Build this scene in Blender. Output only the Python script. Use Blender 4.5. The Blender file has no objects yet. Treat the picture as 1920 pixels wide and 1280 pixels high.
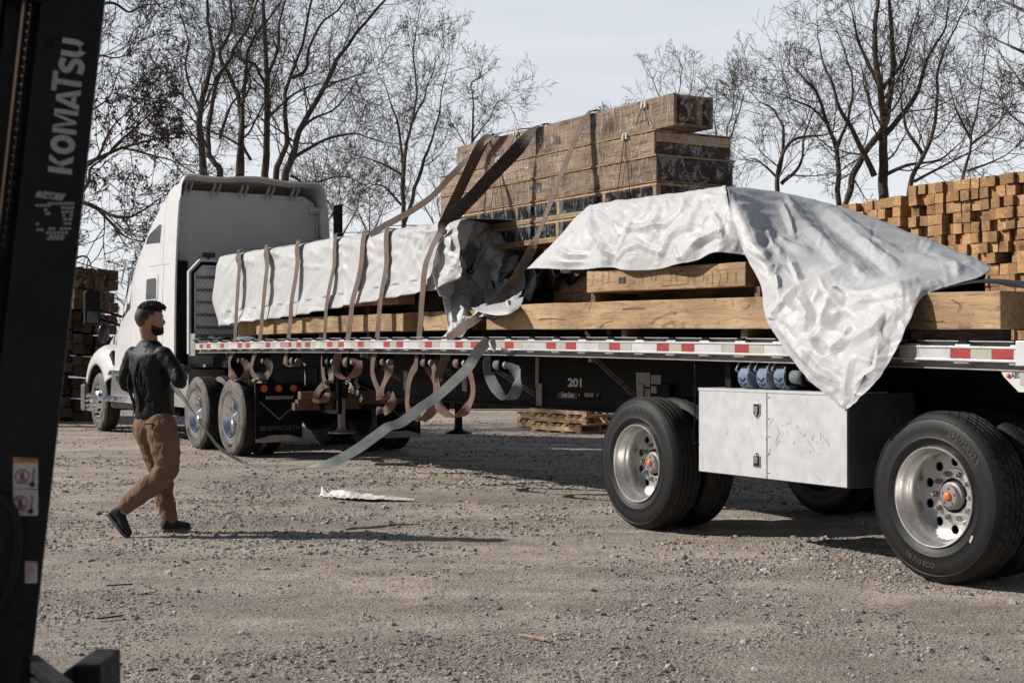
import bpy, math, random
import numpy as np
from mathutils import Vector, Matrix, noise
random.seed(7)
SC = bpy.context.scene
COL = SC.collection
R = math.radians
# ------------------------------------------------------------------ survey of the yard
F = 2667.0; VH = 657.0; H = 1.38; CX = 960.0           # lens and eye height worked out from the wheels
AX = Vector((-.518, .8554, 0)).normalized(); AY = Vector((-AX.y, AX.x, 0)) ; ORG = Vector((3.561, 9.0975, 0))
PHI = math.atan2(AX.y, AX.x)
TM = Matrix.Translation(ORG) @ Matrix.Rotation(PHI, 4, 'Z')     # truck frame: x forward, y to its left, z up
I4 = Matrix.Identity(4)
def S(u, v, y=1.295):
    """point of the truck's lengthwise plane y seen at (u,v), in truck coordinates"""
    t = (u-CX)/F
    c = y + ORG.x*AY.x + ORG.y*AY.y
    Y = c/(t*AY.x+AY.y); X = t*Y
    return Vector(((X-ORG.x)*AX.x+(Y-ORG.y)*AX.y, y, H+(VH-v)*Y/F))
def G(u, v, z=0.0):
    Y = F*(H-z)/(v-VH); return Vector(((u-CX)/F*Y, Y, z))
def W(u, v, D):
    return Vector(((u-CX)/F*D, D, H+(VH-v)/F*D))
def deck(x): return 1.432+.0165*x-.00085*x*x

# ------------------------------------------------------------------ materials
def mat(name):
    m = bpy.data.materials.new(name); m.use_nodes = True
    nt = m.node_tree
    return m, nt, nt.nodes['Principled BSDF'], nt.nodes['Material Output']
def N(nt, typ, **kw):
    n = nt.nodes.new(typ)
    for k, v in kw.items():
        if k in n.inputs: n.inputs[k].default_value = v
        else: setattr(n, k, v)
    return n
def ramp(nt, fac, stops):
    r = nt.nodes.new('ShaderNodeValToRGB'); nt.links.new(fac, r.inputs[0])
    e = r.color_ramp.elements
    while len(e) > 1: e.remove(e[-1])
    e[0].position = stops[0][0]; e[0].color = (*stops[0][1], 1)
    for p, c in stops[1:]:
        q = e.new(p); q.color = (*c, 1)
    return r.outputs[0]
def mixc(nt, fac, a, b, mode='MIX'):
    m = nt.nodes.new('ShaderNodeMix'); m.data_type = 'RGBA'; m.blend_type = mode
    for s, val in ((0, fac), (6, a), (7, b)):
        if hasattr(val, 'links') or isinstance(val, bpy.types.NodeSocket): nt.links.new(val, m.inputs[s])
        else: m.inputs[s].default_value = val if s == 0 else (*val, 1)
    return m.outputs[2]
def coords(nt, scale=(1, 1, 1), kind='Object', rnd=False):
    tc = nt.nodes.new('ShaderNodeTexCoord'); mp = nt.nodes.new('ShaderNodeMapping')
    mp.inputs['Scale'].default_value = scale
    nt.links.new(tc.outputs[kind], mp.inputs[0])
    if rnd:
        oi = nt.nodes.new('ShaderNodeObjectInfo'); mul = nt.nodes.new('ShaderNodeMath'); mul.operation = 'MULTIPLY'; mul.inputs[1].default_value = 37.0
        nt.links.new(oi.outputs['Random'], mul.inputs[0]); cb = nt.nodes.new('ShaderNodeCombineXYZ')
        for i in range(3): nt.links.new(mul.outputs[0], cb.inputs[i])
        nt.links.new(cb.outputs[0], mp.inputs['Location'])
    return mp.outputs[0]
def bump(nt, bs, h, strength=.3, dist=.01, prev=None):
    b = nt.nodes.new('ShaderNodeBump'); b.inputs['Strength'].default_value = strength; b.inputs['Distance'].default_value = dist
    nt.links.new(h, b.inputs['Height'])
    if prev: nt.links.new(prev, b.inputs['Normal'])
    if bs: nt.links.new(b.outputs[0], bs.inputs['Normal'])
    return b.outputs[0]
def noi(nt, vec, scale, detail=4, rough=.55, dist=0):
    n = N(nt, 'ShaderNodeTexNoise'); n.inputs['Scale'].default_value = scale; n.inputs['Detail'].default_value = detail
    n.inputs['Roughness'].default_value = rough; n.inputs['Distortion'].default_value = dist
    nt.links.new(vec, n.inputs['Vector']); return n.outputs[0]
def math_(nt, op, a, b=None):
    m = nt.nodes.new('ShaderNodeMath'); m.operation = op
    for i, q in enumerate((a, b)):
        if q is None: continue
        if isinstance(q, (int, float)): m.inputs[i].default_value = q
        else: nt.links.new(q, m.inputs[i])
    return m.outputs[0]
def paint(name, col, rough=.5, metal=0, var=.12, scale=6, dirt=None, dirt_amt=.5, bs=.05, spec=.5, coat=0):
    m, nt, b, o = mat(name)
    v = coords(nt)
    n1 = noi(nt, v, scale, 5, .6)
    c = ramp(nt, n1, [(.3, tuple(x*(1-var) for x in col)), (.7, tuple(min(1, x*(1+var)) for x in col))])
    if dirt:
        n2 = noi(nt, v, scale*.45, 8, .7)
        f = ramp(nt, n2, [(.48, (0, 0, 0)), (.72, (dirt_amt,)*3)])
        c = mixc(nt, f, c, dirt)
    nt.links.new(c, b.inputs['Base Color'])
    b.inputs['Metallic'].default_value = metal
    b.inputs['Specular IOR Level'].default_value = spec
    b.inputs['Coat Weight'].default_value = coat
    n3 = noi(nt, v, scale*5, 4, .6)
    rr = ramp(nt, n3, [(.3, (max(0, rough-.1),)*3), (.7, (min(1, rough+.12),)*3)])
    nt.links.new(rr, b.inputs['Roughness'])
    bump(nt, b, n3, bs, .004)
    return m
def wood(name, dark, light, grain=1.0, var=.25, endgrain=True, axis=0):
    m, nt, b, o = mat(name)
    sc = [5, 5, 5]; sc[axis] = .45
    v = coords(nt, tuple(sc), rnd=True)
    g = noi(nt, v, 6, 8, .68, .6)
    sc2 = [14, 14, 14]; sc2[axis] = .8
    v2 = coords(nt, tuple(sc2), rnd=True)
    g2 = noi(nt, v2, 9, 5, .7)
    sp = coords(nt, (1, 1, 1), rnd=True)
    big = noi(nt, sp, 1.7, 3, .5)
    c = ramp(nt, g, [(.36, dark), (.46, tuple(a*.4+b_*.6 for a, b_ in zip(dark, light))), (.62, light)])
    # knots
    vo = N(nt, 'ShaderNodeTexVoronoi'); sk = [2.6, 2.6, 2.6]; sk[axis] = 1.5
    vk = coords(nt, tuple(sk), rnd=True); nt.links.new(vk, vo.inputs['Vector']); vo.inputs['Scale'].default_value = 1.0
    kf = ramp(nt, vo.outputs['Distance'], [(.06, (.95,)*3), (.13, (.55,)*3), (.20, (.25,)*3), (.30, (0, 0, 0))])
    c = mixc(nt, kf, c, tuple(x*.38 for x in dark))
    bf = ramp(nt, big, [(.45, (.0,)*3), (.60, (.55,)*3)])
    c = mixc(nt, bf, c, tuple(x*.8 for x in dark))
    # cracks
    ck = ramp(nt, g2, [(.385, (.8,)*3), (.41, (0, 0, 0))])
    st_ = ramp(nt, noi(nt, sp, 4.5, 5, .6, .4), [(.60, (0, 0, 0)), (.68, (.55,)*3)])
    c = mixc(nt, st_, c, tuple(x*.5 for x in dark))
    c = mixc(nt, ck, c, tuple(x*.3 for x in dark))
    oi = nt.nodes.new('ShaderNodeObjectInfo')
    hs = N(nt, 'ShaderNodeHueSaturation'); nt.links.new(c, hs.inputs['Color'])
    vv = nt.nodes.new('ShaderNodeMapRange'); vv.inputs[3].default_value = 1-var; vv.inputs[4].default_value = 1+var*.8
    nt.links.new(oi.outputs['Random'], vv.inputs[0]); nt.links.new(vv.outputs[0], hs.inputs['Value'])
    nt.links.new(hs.outputs[0], b.inputs['Base Color'])
    b.inputs['Roughness'].default_value = .85; b.inputs['Specular IOR Level'].default_value = .25
    hh = math_(nt, 'ADD', g, g2)
    hh2 = math_(nt, 'ADD', hh, noi(nt, sp, 60, 4, .7))
    bump(nt, b, hh2, .55*grain, .006)
    return m

M = {}
M['wood_new'] = wood('sawn_timber', (.26, .162, .09), (.475, .325, .185))
M['wood_end'] = wood('timber_end_grain', (.26, .14, .065), (.56, .34, .165), grain=1.6, var=.35, axis=2)
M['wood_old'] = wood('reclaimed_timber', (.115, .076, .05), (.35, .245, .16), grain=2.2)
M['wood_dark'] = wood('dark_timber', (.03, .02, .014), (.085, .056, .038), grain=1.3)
M['wood_pale'] = wood('pallet_timber', (.38, .26, .15), (.62, .46, .29), var=.15)
M['white'] = paint('white_truck_paint', (.62, .61, .595), .35, var=.03, scale=2, dirt=(.45, .42, .38), dirt_amt=.14, bs=.01, coat=.2)
M['white_dull'] = paint('dusty_white_panel', (.46, .47, .45), .5, var=.05, scale=2, dirt=(.36, .35, .31), dirt_amt=.6)
M['alu'] = paint('mill_aluminium', (.62, .62, .615), .42, metal=.35, var=.035, scale=2.2, dirt=(.50, .49, .48), dirt_amt=.22, bs=.04)
M['alu_rail'] = paint('bright_aluminium_rail', (.56, .56, .555), .45, metal=.25, var=.1, scale=6, dirt=(.22, .21, .20), dirt_amt=.6, bs=.08)
M['alu_dirty'] = paint('dirty_aluminium', (.30, .28, .26), .6, metal=.4, var=.2, scale=7, dirt=(.12, .10, .09), dirt_amt=.8, bs=.1)
M['rim'] = paint('brushed_wheel_aluminium', (.66, .65, .63), .33, metal=.8, var=.04, scale=3, dirt=(.42, .38, .34), dirt_amt=.22, bs=.02)
M['chrome'] = paint('chrome', (.78, .78, .78), .14, metal=1, var=.02, scale=5, dirt=(.5, .46, .42), dirt_amt=.25, bs=.01)
M['black'] = paint('black_paint', (.006, .0065, .007), .6, var=.2, scale=5, dirt=(.022, .02, .018), dirt_amt=.4, spec=.15)
M['blackg'] = paint('black_gloss_plastic', (.012, .012, .014), .3, var=.2, scale=5)
M['mastblack'] = paint('forklift_black_paint', (.0095, .011, .012), .55, var=.25, scale=9, dirt=(.022, .022, .022), dirt_amt=.5, spec=.18)
M['flap'] = paint('black_rubber_flap', (.006, .006, .006), .7, var=.2, scale=5, dirt=(.02, .018, .016), dirt_amt=.4, spec=.12)
M['greyplastic'] = paint('grey_fairing_plastic', (.10, .098, .094), .6, var=.08, scale=3, dirt=(.25, .23, .20), dirt_amt=.4)
M['diamond'] = None
M['red'] = paint('red_reflective_tape', (.33, .03, .025), .5, var=.15, scale=14, dirt=(.15, .04, .035), dirt_amt=.5)
M['greytape'] = paint('silver_reflective_tape', (.40, .39, .33), .45, var=.08, scale=14, dirt=(.28, .27, .24), dirt_amt=.4)
M['orange'] = paint('orange_cap', (.75, .16, .05), .35, var=.05)
M['lamp_red'] = paint('red_lens', (.62, .07, .03), .25, var=.05)
M['lens_clear'] = paint('pale_led_reflector', (.75, .35, .25), .2, var=.1)
M['nylon_blue'] = paint('blue_ratchet_strap', (.13, .19, .27), .75, var=.25, scale=18, dirt=(.35, .36, .36), dirt_amt=.6)
M['paper'] = paint('pale_sticker', (.40, .385, .37), .6, var=.06)
M['whitepaint'] = paint('white_marking', (.62, .61, .58), .6, var=.06)
M['fade'] = paint('faded_marking', (.30, .29, .27), .6, var=.15)
M['dullmark'] = paint('dark_marking', (.06, .05, .04), .6, var=.15)
M['stickerorange'] = paint('orange_sticker', (.42, .17, .07), .6)
M['stickerwhite'] = paint('white_sticker', (.44, .42, .40), .6)
M['ink'] = paint('black_ink', (.02, .02, .02), .7)
M['inkred'] = paint('red_ink', (.35, .04, .03), .6)
M['skin'] = None

def rubber(name, c0=(.018, .017, .016), dust=(.11, .095, .08), amt=.5, rough=.72):
    m, nt, b, o = mat(name); v = coords(nt)
    n1 = noi(nt, v, 5, 8, .7); n2 = noi(nt, v, 40, 4, .7)
    f = ramp(nt, n1, [(.38, (0,)*3), (.75, (amt,)*3)])
    c = mixc(nt, f, c0, dust)
    nt.links.new(c, b.inputs['Base Color']); b.inputs['Roughness'].default_value = rough; b.inputs['Specular IOR Level'].default_value = .35
    bump(nt, b, n2, .25, .003)
    return m
M['tyre'] = rubber('tyre_rubber', (.0045, .0043, .0042), amt=.3, dust=(.03, .026, .022), rough=.52)
M['tyre_dusty'] = rubber('dusty_tyre_rubber', (.06, .055, .05), (.24, .21, .175), .9)
M['tread'] = rubber('tyre_tread', (.008, .0077, .0074), (.09, .077, .064), .6)
M['tyremark'] = paint('raised_tyre_lettering', (.05, .045, .04), .5, var=.1)
M['tyremark_dark'] = paint('raised_black_tyre_lettering', (.012, .011, .01), .5, var=.1)

# tarpaulin: woven white poly sheet, a little light passing through
def tarp(name, col, dirtc, trans=.18):
    m, nt, b, o = mat(name); v = coords(nt)
    n1 = noi(nt, v, 2.2, 8, .65); n2 = noi(nt, v, 9, 3, .5, .8)
    f = ramp(nt, n1, [(.45, (0,)*3), (.8, (.5,)*3)])
    c = mixc(nt, f, col, dirtc)
    nt.links.new(c, b.inputs['Base Color']); b.inputs['Roughness'].default_value = .46; b.inputs['Specular IOR Level'].default_value = .3
    # crisp creases: ridges of voronoi edges at two sizes
    hs = []
    for sc, w in ((4.2, .05), (10, .05)):
        vo = N(nt, 'ShaderNodeTexVoronoi'); vo.feature = 'DISTANCE_TO_EDGE'; vo.inputs['Scale'].default_value = sc
        vd = nt.nodes.new('ShaderNodeVectorMath'); vd.operation = 'MULTIPLY_ADD'
        nz = N(nt, 'ShaderNodeTexNoise'); nz.inputs['Scale'].default_value = 3; nt.links.new(v, nz.inputs['Vector'])
        nt.links.new(nz.outputs['Color'], vd.inputs[0]); vd.inputs[1].default_value = (.5, .5, .5); nt.links.new(v, vd.inputs[2])
        nt.links.new(vd.outputs[0], vo.inputs['Vector'])
        hs.append(ramp(nt, vo.outputs['Distance'], [(0, (1,)*3), (w, (.25,)*3), (w*4, (0,)*3)]))
    nb = bump(nt, None, hs[0], .10, .02)
    nb = bump(nt, None, hs[1], .08, .01, nb)
    nb = bump(nt, b, n2, .18, .02, nb)
    tr = N(nt, 'ShaderNodeBsdfTranslucent'); tr.inputs['Color'].default_value = (*[x*.95 for x in col], 1)
    nt.links.new(nb, tr.inputs['Normal'])
    mx = nt.nodes.new('ShaderNodeMixShader'); mx.inputs[0].default_value = trans
    nt.links.new(b.outputs[0], mx.inputs[1]); nt.links.new(tr.outputs[0], mx.inputs[2]); nt.links.new(mx.outputs[0], o.inputs['Surface'])
    return m
M['tarp'] = tarp('white_tarpaulin', (.53, .53, .525), (.42, .41, .395), .10)
M['tarp_black'] = paint('black_tarp_underside', (.01, .01, .011), .6, var=.3, scale=9, dirt=(.04, .036, .033), dirt_amt=.6, spec=.2)
def webbing(name, a, b_, edge=.7):
    m, nt, b, o = mat(name); v = coords(nt)
    n1 = noi(nt, v, 6, 6, .65); wv = N(nt, 'ShaderNodeTexWave'); wv.inputs['Scale'].default_value = 60; nt.links.new(v, wv.inputs['Vector'])
    c = ramp(nt, n1, [(.3, a), (.7, b_)])
    nt.links.new(c, b.inputs['Base Color']); b.inputs['Roughness'].default_value = .7; b.inputs['Specular IOR Level'].default_value = .3
    bump(nt, b, noi(nt, v, 90, 3, .6), .4, .003)
    return m
M['strap'] = webbing('brown_webbing', (.075, .049, .036), (.148, .102, .076))
M['strap_dark'] = webbing('dark_webbing', (.028, .021, .019), (.06, .045, .04))
M['strap_red'] = webbing('reddish_webbing', (.105, .058, .044), (.19, .118, .092))
M['strap_grey'] = webbing('grey_green_webbing', (.24, .26, .245), (.42, .43, .395))
M['strap_bluegrey'] = webbing('blue_grey_webbing', (.08, .10, .115), (.19, .215, .22))

# stretch film
def film():
    m, nt, b, o = mat('clear_stretch_film'); v = coords(nt, (9, 2, 2))
    n1 = noi(nt, v, 3.0, 8, .72, 1.5)
    b.inputs['Base Color'].default_value = (.75, .76, .78, 1); b.inputs['Roughness'].default_value = .12
    bump(nt, b, n1, 1.0, .03)
    tr = N(nt, 'ShaderNodeBsdfTransparent'); mx = nt.nodes.new('ShaderNodeMixShader')
    f = ramp(nt, n1, [(.48, (.02,)*3), (.54, (.06,)*3), (.575, (.25,)*3), (.60, (.5,)*3), (.63, (.10,)*3), (.66, (.32,)*3), (.7, (.06,)*3)])  # opaque white streaks paint glare into the film
    nt.links.new(f, mx.inputs[0]); nt.links.new(tr.outputs[0], mx.inputs[1]); nt.links.new(b.outputs[0], mx.inputs[2])
    nt.links.new(mx.outputs[0], o.inputs['Surface'])
    return m
M['film'] = film()
def glass(name, c):
    m, nt, b, o = mat(name)
    b.inputs['Base Color'].default_value = (*c, 1); b.inputs['Roughness'].default_value = .12; b.inputs['Specular IOR Level'].default_value = .28
    n = noi(nt, coords(nt), 3, 3); bump(nt, b, n, .08, .02)
    return m
M['glass'] = glass('dark_window_glass', (.008, .009, .010))
M['cloth'] = None
# diamond plate
m, nt, b, o = mat('diamond_plate'); v = coords(nt, (1, 1, 1))
v1 = N(nt, 'ShaderNodeTexWave'); v1.inputs['Scale'].default_value = 9; v1.bands_direction = 'DIAGONAL'; nt.links.new(v, v1.inputs['Vector'])
v2 = N(nt, 'ShaderNodeTexWave'); v2.inputs['Scale'].default_value = 9; v2.bands_direction = 'DIAGONAL'
vm = coords(nt, (1, -1, 1)); nt.links.new(vm, v2.inputs['Vector'])
hh = math_(nt, 'MAXIMUM', v1.outputs[1], v2.outputs[1])
b.inputs['Base Color'].default_value = (.42, .42, .40, 1); b.inputs['Metallic'].default_value = .1; b.inputs['Roughness'].default_value = .45
c = ramp(nt, hh, [(.4, (.60, .60, .58)), (.9, (.86, .86, .84))]); nt.links.new(c, b.inputs['Base Color'])
bump(nt, b, hh, .25, .006); M['diamond'] = m

def fabric(name, col, var=.15, sc=8, rough=.85, sheen=0, bs=.4, spec=.3):
    m, nt, b, o = mat(name); v = coords(nt)
    n1 = noi(nt, v, sc, 6, .6); c = ramp(nt, n1, [(.3, tuple(x*(1-var) for x in col)), (.7, tuple(x*(1+var) for x in col))])
    nt.links.new(c, b.inputs['Base Color']); b.inputs['Roughness'].default_value = rough; b.inputs['Specular IOR Level'].default_value = spec
    v2 = coords(nt, (1, 1, .35)); n2 = noi(nt, v2, 16, 4, .6, 1.2)
    nb = bump(nt, None, n2, bs, .02); bump(nt, b, noi(nt, v, 300, 2), .2, .001, nb)
    return m
M['shirt'] = fabric('black_sport_shirt', (.0075, .0075, .008), rough=.55, bs=.5, spec=.25)
M['trousers'] = fabric('tan_canvas_trousers', (.17, .108, .066), rough=.9, bs=.8, spec=.2)
M['sock'] = fabric('grey_sock', (.25, .27, .29))
M['shoe'] = fabric('dark_shoe_knit', (.022, .026, .028), sc=20)
M['sole'] = paint('brown_rubber_sole', (.10, .075, .06), .8)
M['glove'] = fabric('grey_black_work_glove', (.06, .06, .062), var=.6, sc=30)
m, nt, b, o = mat('skin'); v = coords(nt)
c = ramp(nt, noi(nt, v, 12, 5, .6), [(.3, (.30, .155, .10)), (.7, (.40, .215, .145))]); nt.links.new(c, b.inputs['Base Color'])
b.inputs['Roughness'].default_value = .5; b.inputs['Subsurface Weight'].default_value = .05; M['skin'] = m
M['hair'] = fabric('dark_brown_hair', (.018, .012, .009), var=.5, sc=60, rough=.5, bs=1)
m, nt, b, o = mat('faded_short_hair'); v = coords(nt); sx0 = nt.nodes.new('ShaderNodeSeparateXYZ'); nt.links.new(v, sx0.inputs[0])
zf = math_(nt, 'ADD', sx0.outputs[2], math_(nt, 'MULTIPLY', noi(nt, v, 60, 4), .03))
c = ramp(nt, math_(nt, 'MULTIPLY', math_(nt, 'SUBTRACT', zf, 1.55), 8.0), [(.12, (.20, .108, .074)), (.45, (.085, .05, .036)), (.85, (.03, .02, .015))]); nt.links.new(c, b.inputs['Base Color']); b.inputs['Roughness'].default_value = .7
M['stubble'] = m
M['bark'] = paint('tree_bark', (.075, .06, .05), .9, var=.35, scale=10, dirt=(.13, .115, .10), dirt_amt=.6, bs=.6, spec=.2)
M['bark2'] = paint('pale_tree_bark', (.085, .072, .062), .9, var=.35, scale=10, dirt=(.15, .135, .12), dirt_amt=.6, bs=.6, spec=.2)
M['russet'] = paint('russet_leaves', (.085, .042, .028), .8, var=.4, scale=3, spec=.2)
M['bud'] = paint('spring_buds', (.17, .17, .09), .8, var=.3, scale=3, spec=.2)
M['stone'] = None

# ------------------------------------------------------------------ mesh builder
class MB:
    def __init__(s): s.v = []; s.f = []; s.m = []; s.sm = []
    def add(s, vs, fs, mi=0, smooth=False):
        o = len(s.v); s.v.extend([tuple(q) for q in vs])
        for f in fs: s.f.append(tuple(i+o for i in f)); s.m.append(mi); s.sm.append(smooth)
    def box(s, lo, hi, mi=0, mtx=None, taper=None):
        x0, y0, z0 = lo; x1, y1, z1 = hi
        vs = [Vector(p) for p in ((x0, y0, z0), (x1, y0, z0), (x1, y1, z0), (x0, y1, z0), (x0, y0, z1), (x1, y0, z1), (x1, y1, z1), (x0, y1, z1))]
        if mtx: vs = [mtx @ p for p in vs]
        s.add(vs, [(0, 3, 2, 1), (4, 5, 6, 7), (0, 1, 5, 4), (1, 2, 6, 5), (2, 3, 7, 6), (3, 0, 4, 7)], mi)
    def cbox(s, c, size, mi=0, rot=None):
        m_ = Matrix.Translation(Vector(c)) @ (rot.to_4x4() if rot else I4)
        h = [q/2 for q in size]; s.box((-h[0], -h[1], -h[2]), tuple(h), mi, m_)
    def bar(s, p0, p1, w, t, up=(0, 0, 1), mi=0):
        p0 = Vector(p0); p1 = Vector(p1); d = (p1-p0); L = d.length; d.normalize(); up = Vector(up)
        sd = d.cross(up)
        if sd.length < 1e-4: sd = d.cross(Vector((1, 0, 0)))
        sd.normalize(); u = sd.cross(d)
        m_ = Matrix((( *d, 0), (*sd, 0), (*u, 0), (0, 0, 0, 1))).transposed(); m_.translation = p0
        s.box((0, -w/2, -t/2), (L, w/2, t/2), mi, m_)
    def tube(s, pts, rad, n=8, mi=0, caps=True, smooth=True):
        pts = [Vector(p) for p in pts]
        if not hasattr(rad, '__len__'): rad = [rad]*len(pts)
        vs = []; prev = None
        for i, p in enumerate(pts):
            d = (pts[min(i+1, len(pts)-1)]-pts[max(i-1, 0)])
            if d.length < 1e-9: d = Vector((0, 0, 1))
            d.normalize()
            if prev is None:
                a = Vector((0, 0, 1)) if abs(d.z) < .9 else Vector((1, 0, 0)); prev = d.cross(a).normalized()
            prev = (prev-d*prev.dot(d))
            if prev.length < 1e-6: prev = d.orthogonal()
            prev.normalize(); q = d.cross(prev)
            for k in range(n):
                a = 2*math.pi*k/n; vs.append(p+(prev*math.cos(a)+q*math.sin(a))*rad[i])
        fs = [(i*n+k, i*n+(k+1) % n, (i+1)*n+(k+1) % n, (i+1)*n+k) for i in range(len(pts)-1) for k in range(n)]
        s.add(vs, fs, mi, smooth)
        if caps:
            o = len(s.v)-len(vs)
            s.f.append(tuple(o+k for k in range(n))[::-1]); s.m.append(mi); s.sm.append(False)
            s.f.append(tuple(o+(len(pts)-1)*n+k for k in range(n))); s.m.append(mi); s.sm.append(False)
    def cyl(s, p0, p1, r0, r1=None, n=20, mi=0): s.tube([p0, p1], [r0, r0 if r1 is None else r1], n, mi)
    def lathe(s, prof, n=48, c=(0, 0, 0), mi=0, smooth=True, closed=False, axis='Y'):
        """profile of (radius, offset along axis)"""
        vs = []
        for r, h in prof:
            for k in range(n):
                a = 2*math.pi*k/n
                p = (r*math.cos(a), h, r*math.sin(a)) if axis == 'Y' else (r*math.cos(a), r*math.sin(a), h)
                vs.append((p[0]+c[0], p[1]+c[1], p[2]+c[2]))
        L = len(prof); fs = []
        for i in range(L if closed else L-1):
            j = (i+1) % L
            for k in range(n): fs.append((i*n+k, i*n+(k+1) % n, j*n+(k+1) % n, j*n+k))
        s.add(vs, fs, mi, smooth)
    def prism(s, poly, axis, a, b, mi=0, fn=None):
        """poly = 2-D points in the plane across axis ('x': (y,z), 'y': (x,z), 'z': (x,y))"""
        def mk(p, h):
            if axis == 'x': return (h, p[0], p[1])
            if axis == 'y': return (p[0], h, p[1])
            return (p[0], p[1], h)
        n = len(poly); vs = [mk(p, a) for p in poly]+[mk(p, b) for p in poly]
        if fn: vs = [fn(Vector(q)) for q in vs]
        s.add(vs, [tuple(range(n)), tuple(range(2*n-1, n-1, -1))]+[(i, (i+1) % n+0, n+(i+1) % n, n+i)[::-1] for i in range(n)], mi)
    def grid(s, fn, nu, nv, mi=0, smooth=True, wrap=False):
        vs = [fn(i/(nu), j/(nv)) for j in range(nv+1) for i in range(nu+1)]
        w = nu+1
        s.add(vs, [(j*w+i, j*w+i+1, (j+1)*w+i+1, (j+1)*w+i) for j in range(nv) for i in range(nu)], mi, smooth)
    def ell(s, c, r, n=16, mi=0, rot=None, z0=-1, z1=1):
        vs = []; c = Vector(c)
        m2 = max(5, n//2)
        for j in range(m2+1):
            ph = -math.pi/2+math.pi*j/m2
            for k in range(n):
                a = 2*math.pi*k/n; p = Vector((r[0]*math.cos(ph)*math.cos(a), r[1]*math.cos(ph)*math.sin(a), r[2]*math.sin(ph)))
                vs.append(c+((rot @ p) if rot else p))
        s.add(vs, [(j*n+k, j*n+(k+1) % n, (j+1)*n+(k+1) % n, (j+1)*n+k) for j in range(m2) for k in range(n)], mi, True)
    def xf(s, fn): s.v = [tuple(fn(Vector(p))) for p in s.v]; return s
    def build(s, name, mats, parent=None, frame=None, at=(0, 0, 0), bevel=0, seg=2, sharp=None, solid=0, rot=None):
        me = bpy.data.meshes.new(name)
        a = Vector(at); vs = s.v
        if a.length: vs = [(p[0]-a.x, p[1]-a.y, p[2]-a.z) for p in vs]
        me.from_pydata(vs, [], s.f)
        if not isinstance(mats, (list, tuple)): mats = [mats]
        for q in mats: me.materials.append(q)
        me.polygons.foreach_set('material_index', s.m); me.polygons.foreach_set('use_smooth', s.sm)
        me.update()
        if sharp: me.set_sharp_from_angle(angle=R(sharp))
        ob = bpy.data.objects.new(name, me); COL.objects.link(ob)
        if parent is not None:
            ob.parent = parent; ob.location = a
        else:
            ob.matrix_world = (frame or I4) @ Matrix.Translation(a)
        if bevel:
            b = ob.modifiers.new('bevel', 'BEVEL'); b.width = bevel; b.segments = seg; b.limit_method = 'ANGLE'; b.angle_limit = R(40); b.harden_normals = False
        if solid:
            b = ob.modifiers.new('solid', 'SOLIDIFY'); b.thickness = solid; b.offset = 0
        return ob
def tag(o, label=None, cat=None, group=None, kind=None):
    if label: o['label'] = label
    if cat: o['category'] = cat
    if group: o['group'] = group
    if kind: o['kind'] = kind
    return o
def empty(name, at=(0, 0, 0), frame=None, rotz=0, label=None, cat=None, group=None, mtx=None):
    o = bpy.data.objects.new(name, None); COL.objects.link(o); o.empty_display_size = .2
    o.matrix_world = mtx if mtx is not None else (frame or I4) @ Matrix.Translation(Vector(at)) @ Matrix.Rotation(rotz, 4, 'Z')
    return tag(o, label, cat, group)
def kids(o): return [c for c in bpy.data.objects if c.parent == o]
def copy_tree(o, parent=None):
    c = o.copy(); COL.objects.link(c)
    if parent is not None: c.parent = parent
    for ch in kids(o): copy_tree(ch, c)
    return c

def text2d(txt, size=1.0, bold=0.0, shear=0, space=1.0, ext=0.0, align='CENTER'):
    cu = bpy.data.curves.new('lettering_curve', 'FONT'); cu.body = txt; cu.size = size; cu.offset = bold; cu.shear = shear
    cu.space_character = space; cu.align_x = align; cu.align_y = 'CENTER'; cu.extrude = ext; cu.resolution_u = 4
    ob = bpy.data.objects.new('lettering_tmp', cu); COL.objects.link(ob)
    dg = bpy.context.evaluated_depsgraph_get(); dg.update()
    me = bpy.data.meshes.new_from_object(ob.evaluated_get(dg))
    vs = [tuple(v.co) for v in me.vertices]; fs = [tuple(p.vertices) for p in me.polygons]
    bpy.data.objects.remove(ob); bpy.data.curves.remove(cu); bpy.data.meshes.remove(me)
    return vs, fs
def add_text(mb, txt, fn, mi=0, **kw):
    vs, fs = text2d(txt, **kw); mb.add([fn(Vector(p)) for p in vs], fs, mi)
def plate2d(outer, holes, t, res=1):
    """flat plate with real holes; returns verts, faces in the xy plane, thickness t in z"""
    cu = bpy.data.curves.new('plate', 'CURVE'); cu.dimensions = '2D'; cu.fill_mode = 'BOTH'; cu.extrude = t/2
    for lp in [outer]+holes:
        sp = cu.splines.new('POLY'); sp.points.add(len(lp)-1)
        for i, p in enumerate(lp): sp.points[i].co = (p[0], p[1], 0, 1)
        sp.use_cyclic_u = True
    ob = bpy.data.objects.new('plate_tmp', cu); COL.objects.link(ob)
    dg = bpy.context.evaluated_depsgraph_get(); dg.update()
    me = bpy.data.meshes.new_from_object(ob.evaluated_get(dg))
    vs = [tuple(v.co) for v in me.vertices]; fs = [tuple(p.vertices) for p in me.polygons]
    bpy.data.objects.remove(ob); bpy.data.curves.remove(cu); bpy.data.meshes.remove(me)
    return vs, fs
def circ(r, n=24, c=(0, 0)): return [(c[0]+r*math.cos(2*math.pi*i/n), c[1]+r*math.sin(2*math.pi*i/n)) for i in range(n)]

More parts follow.
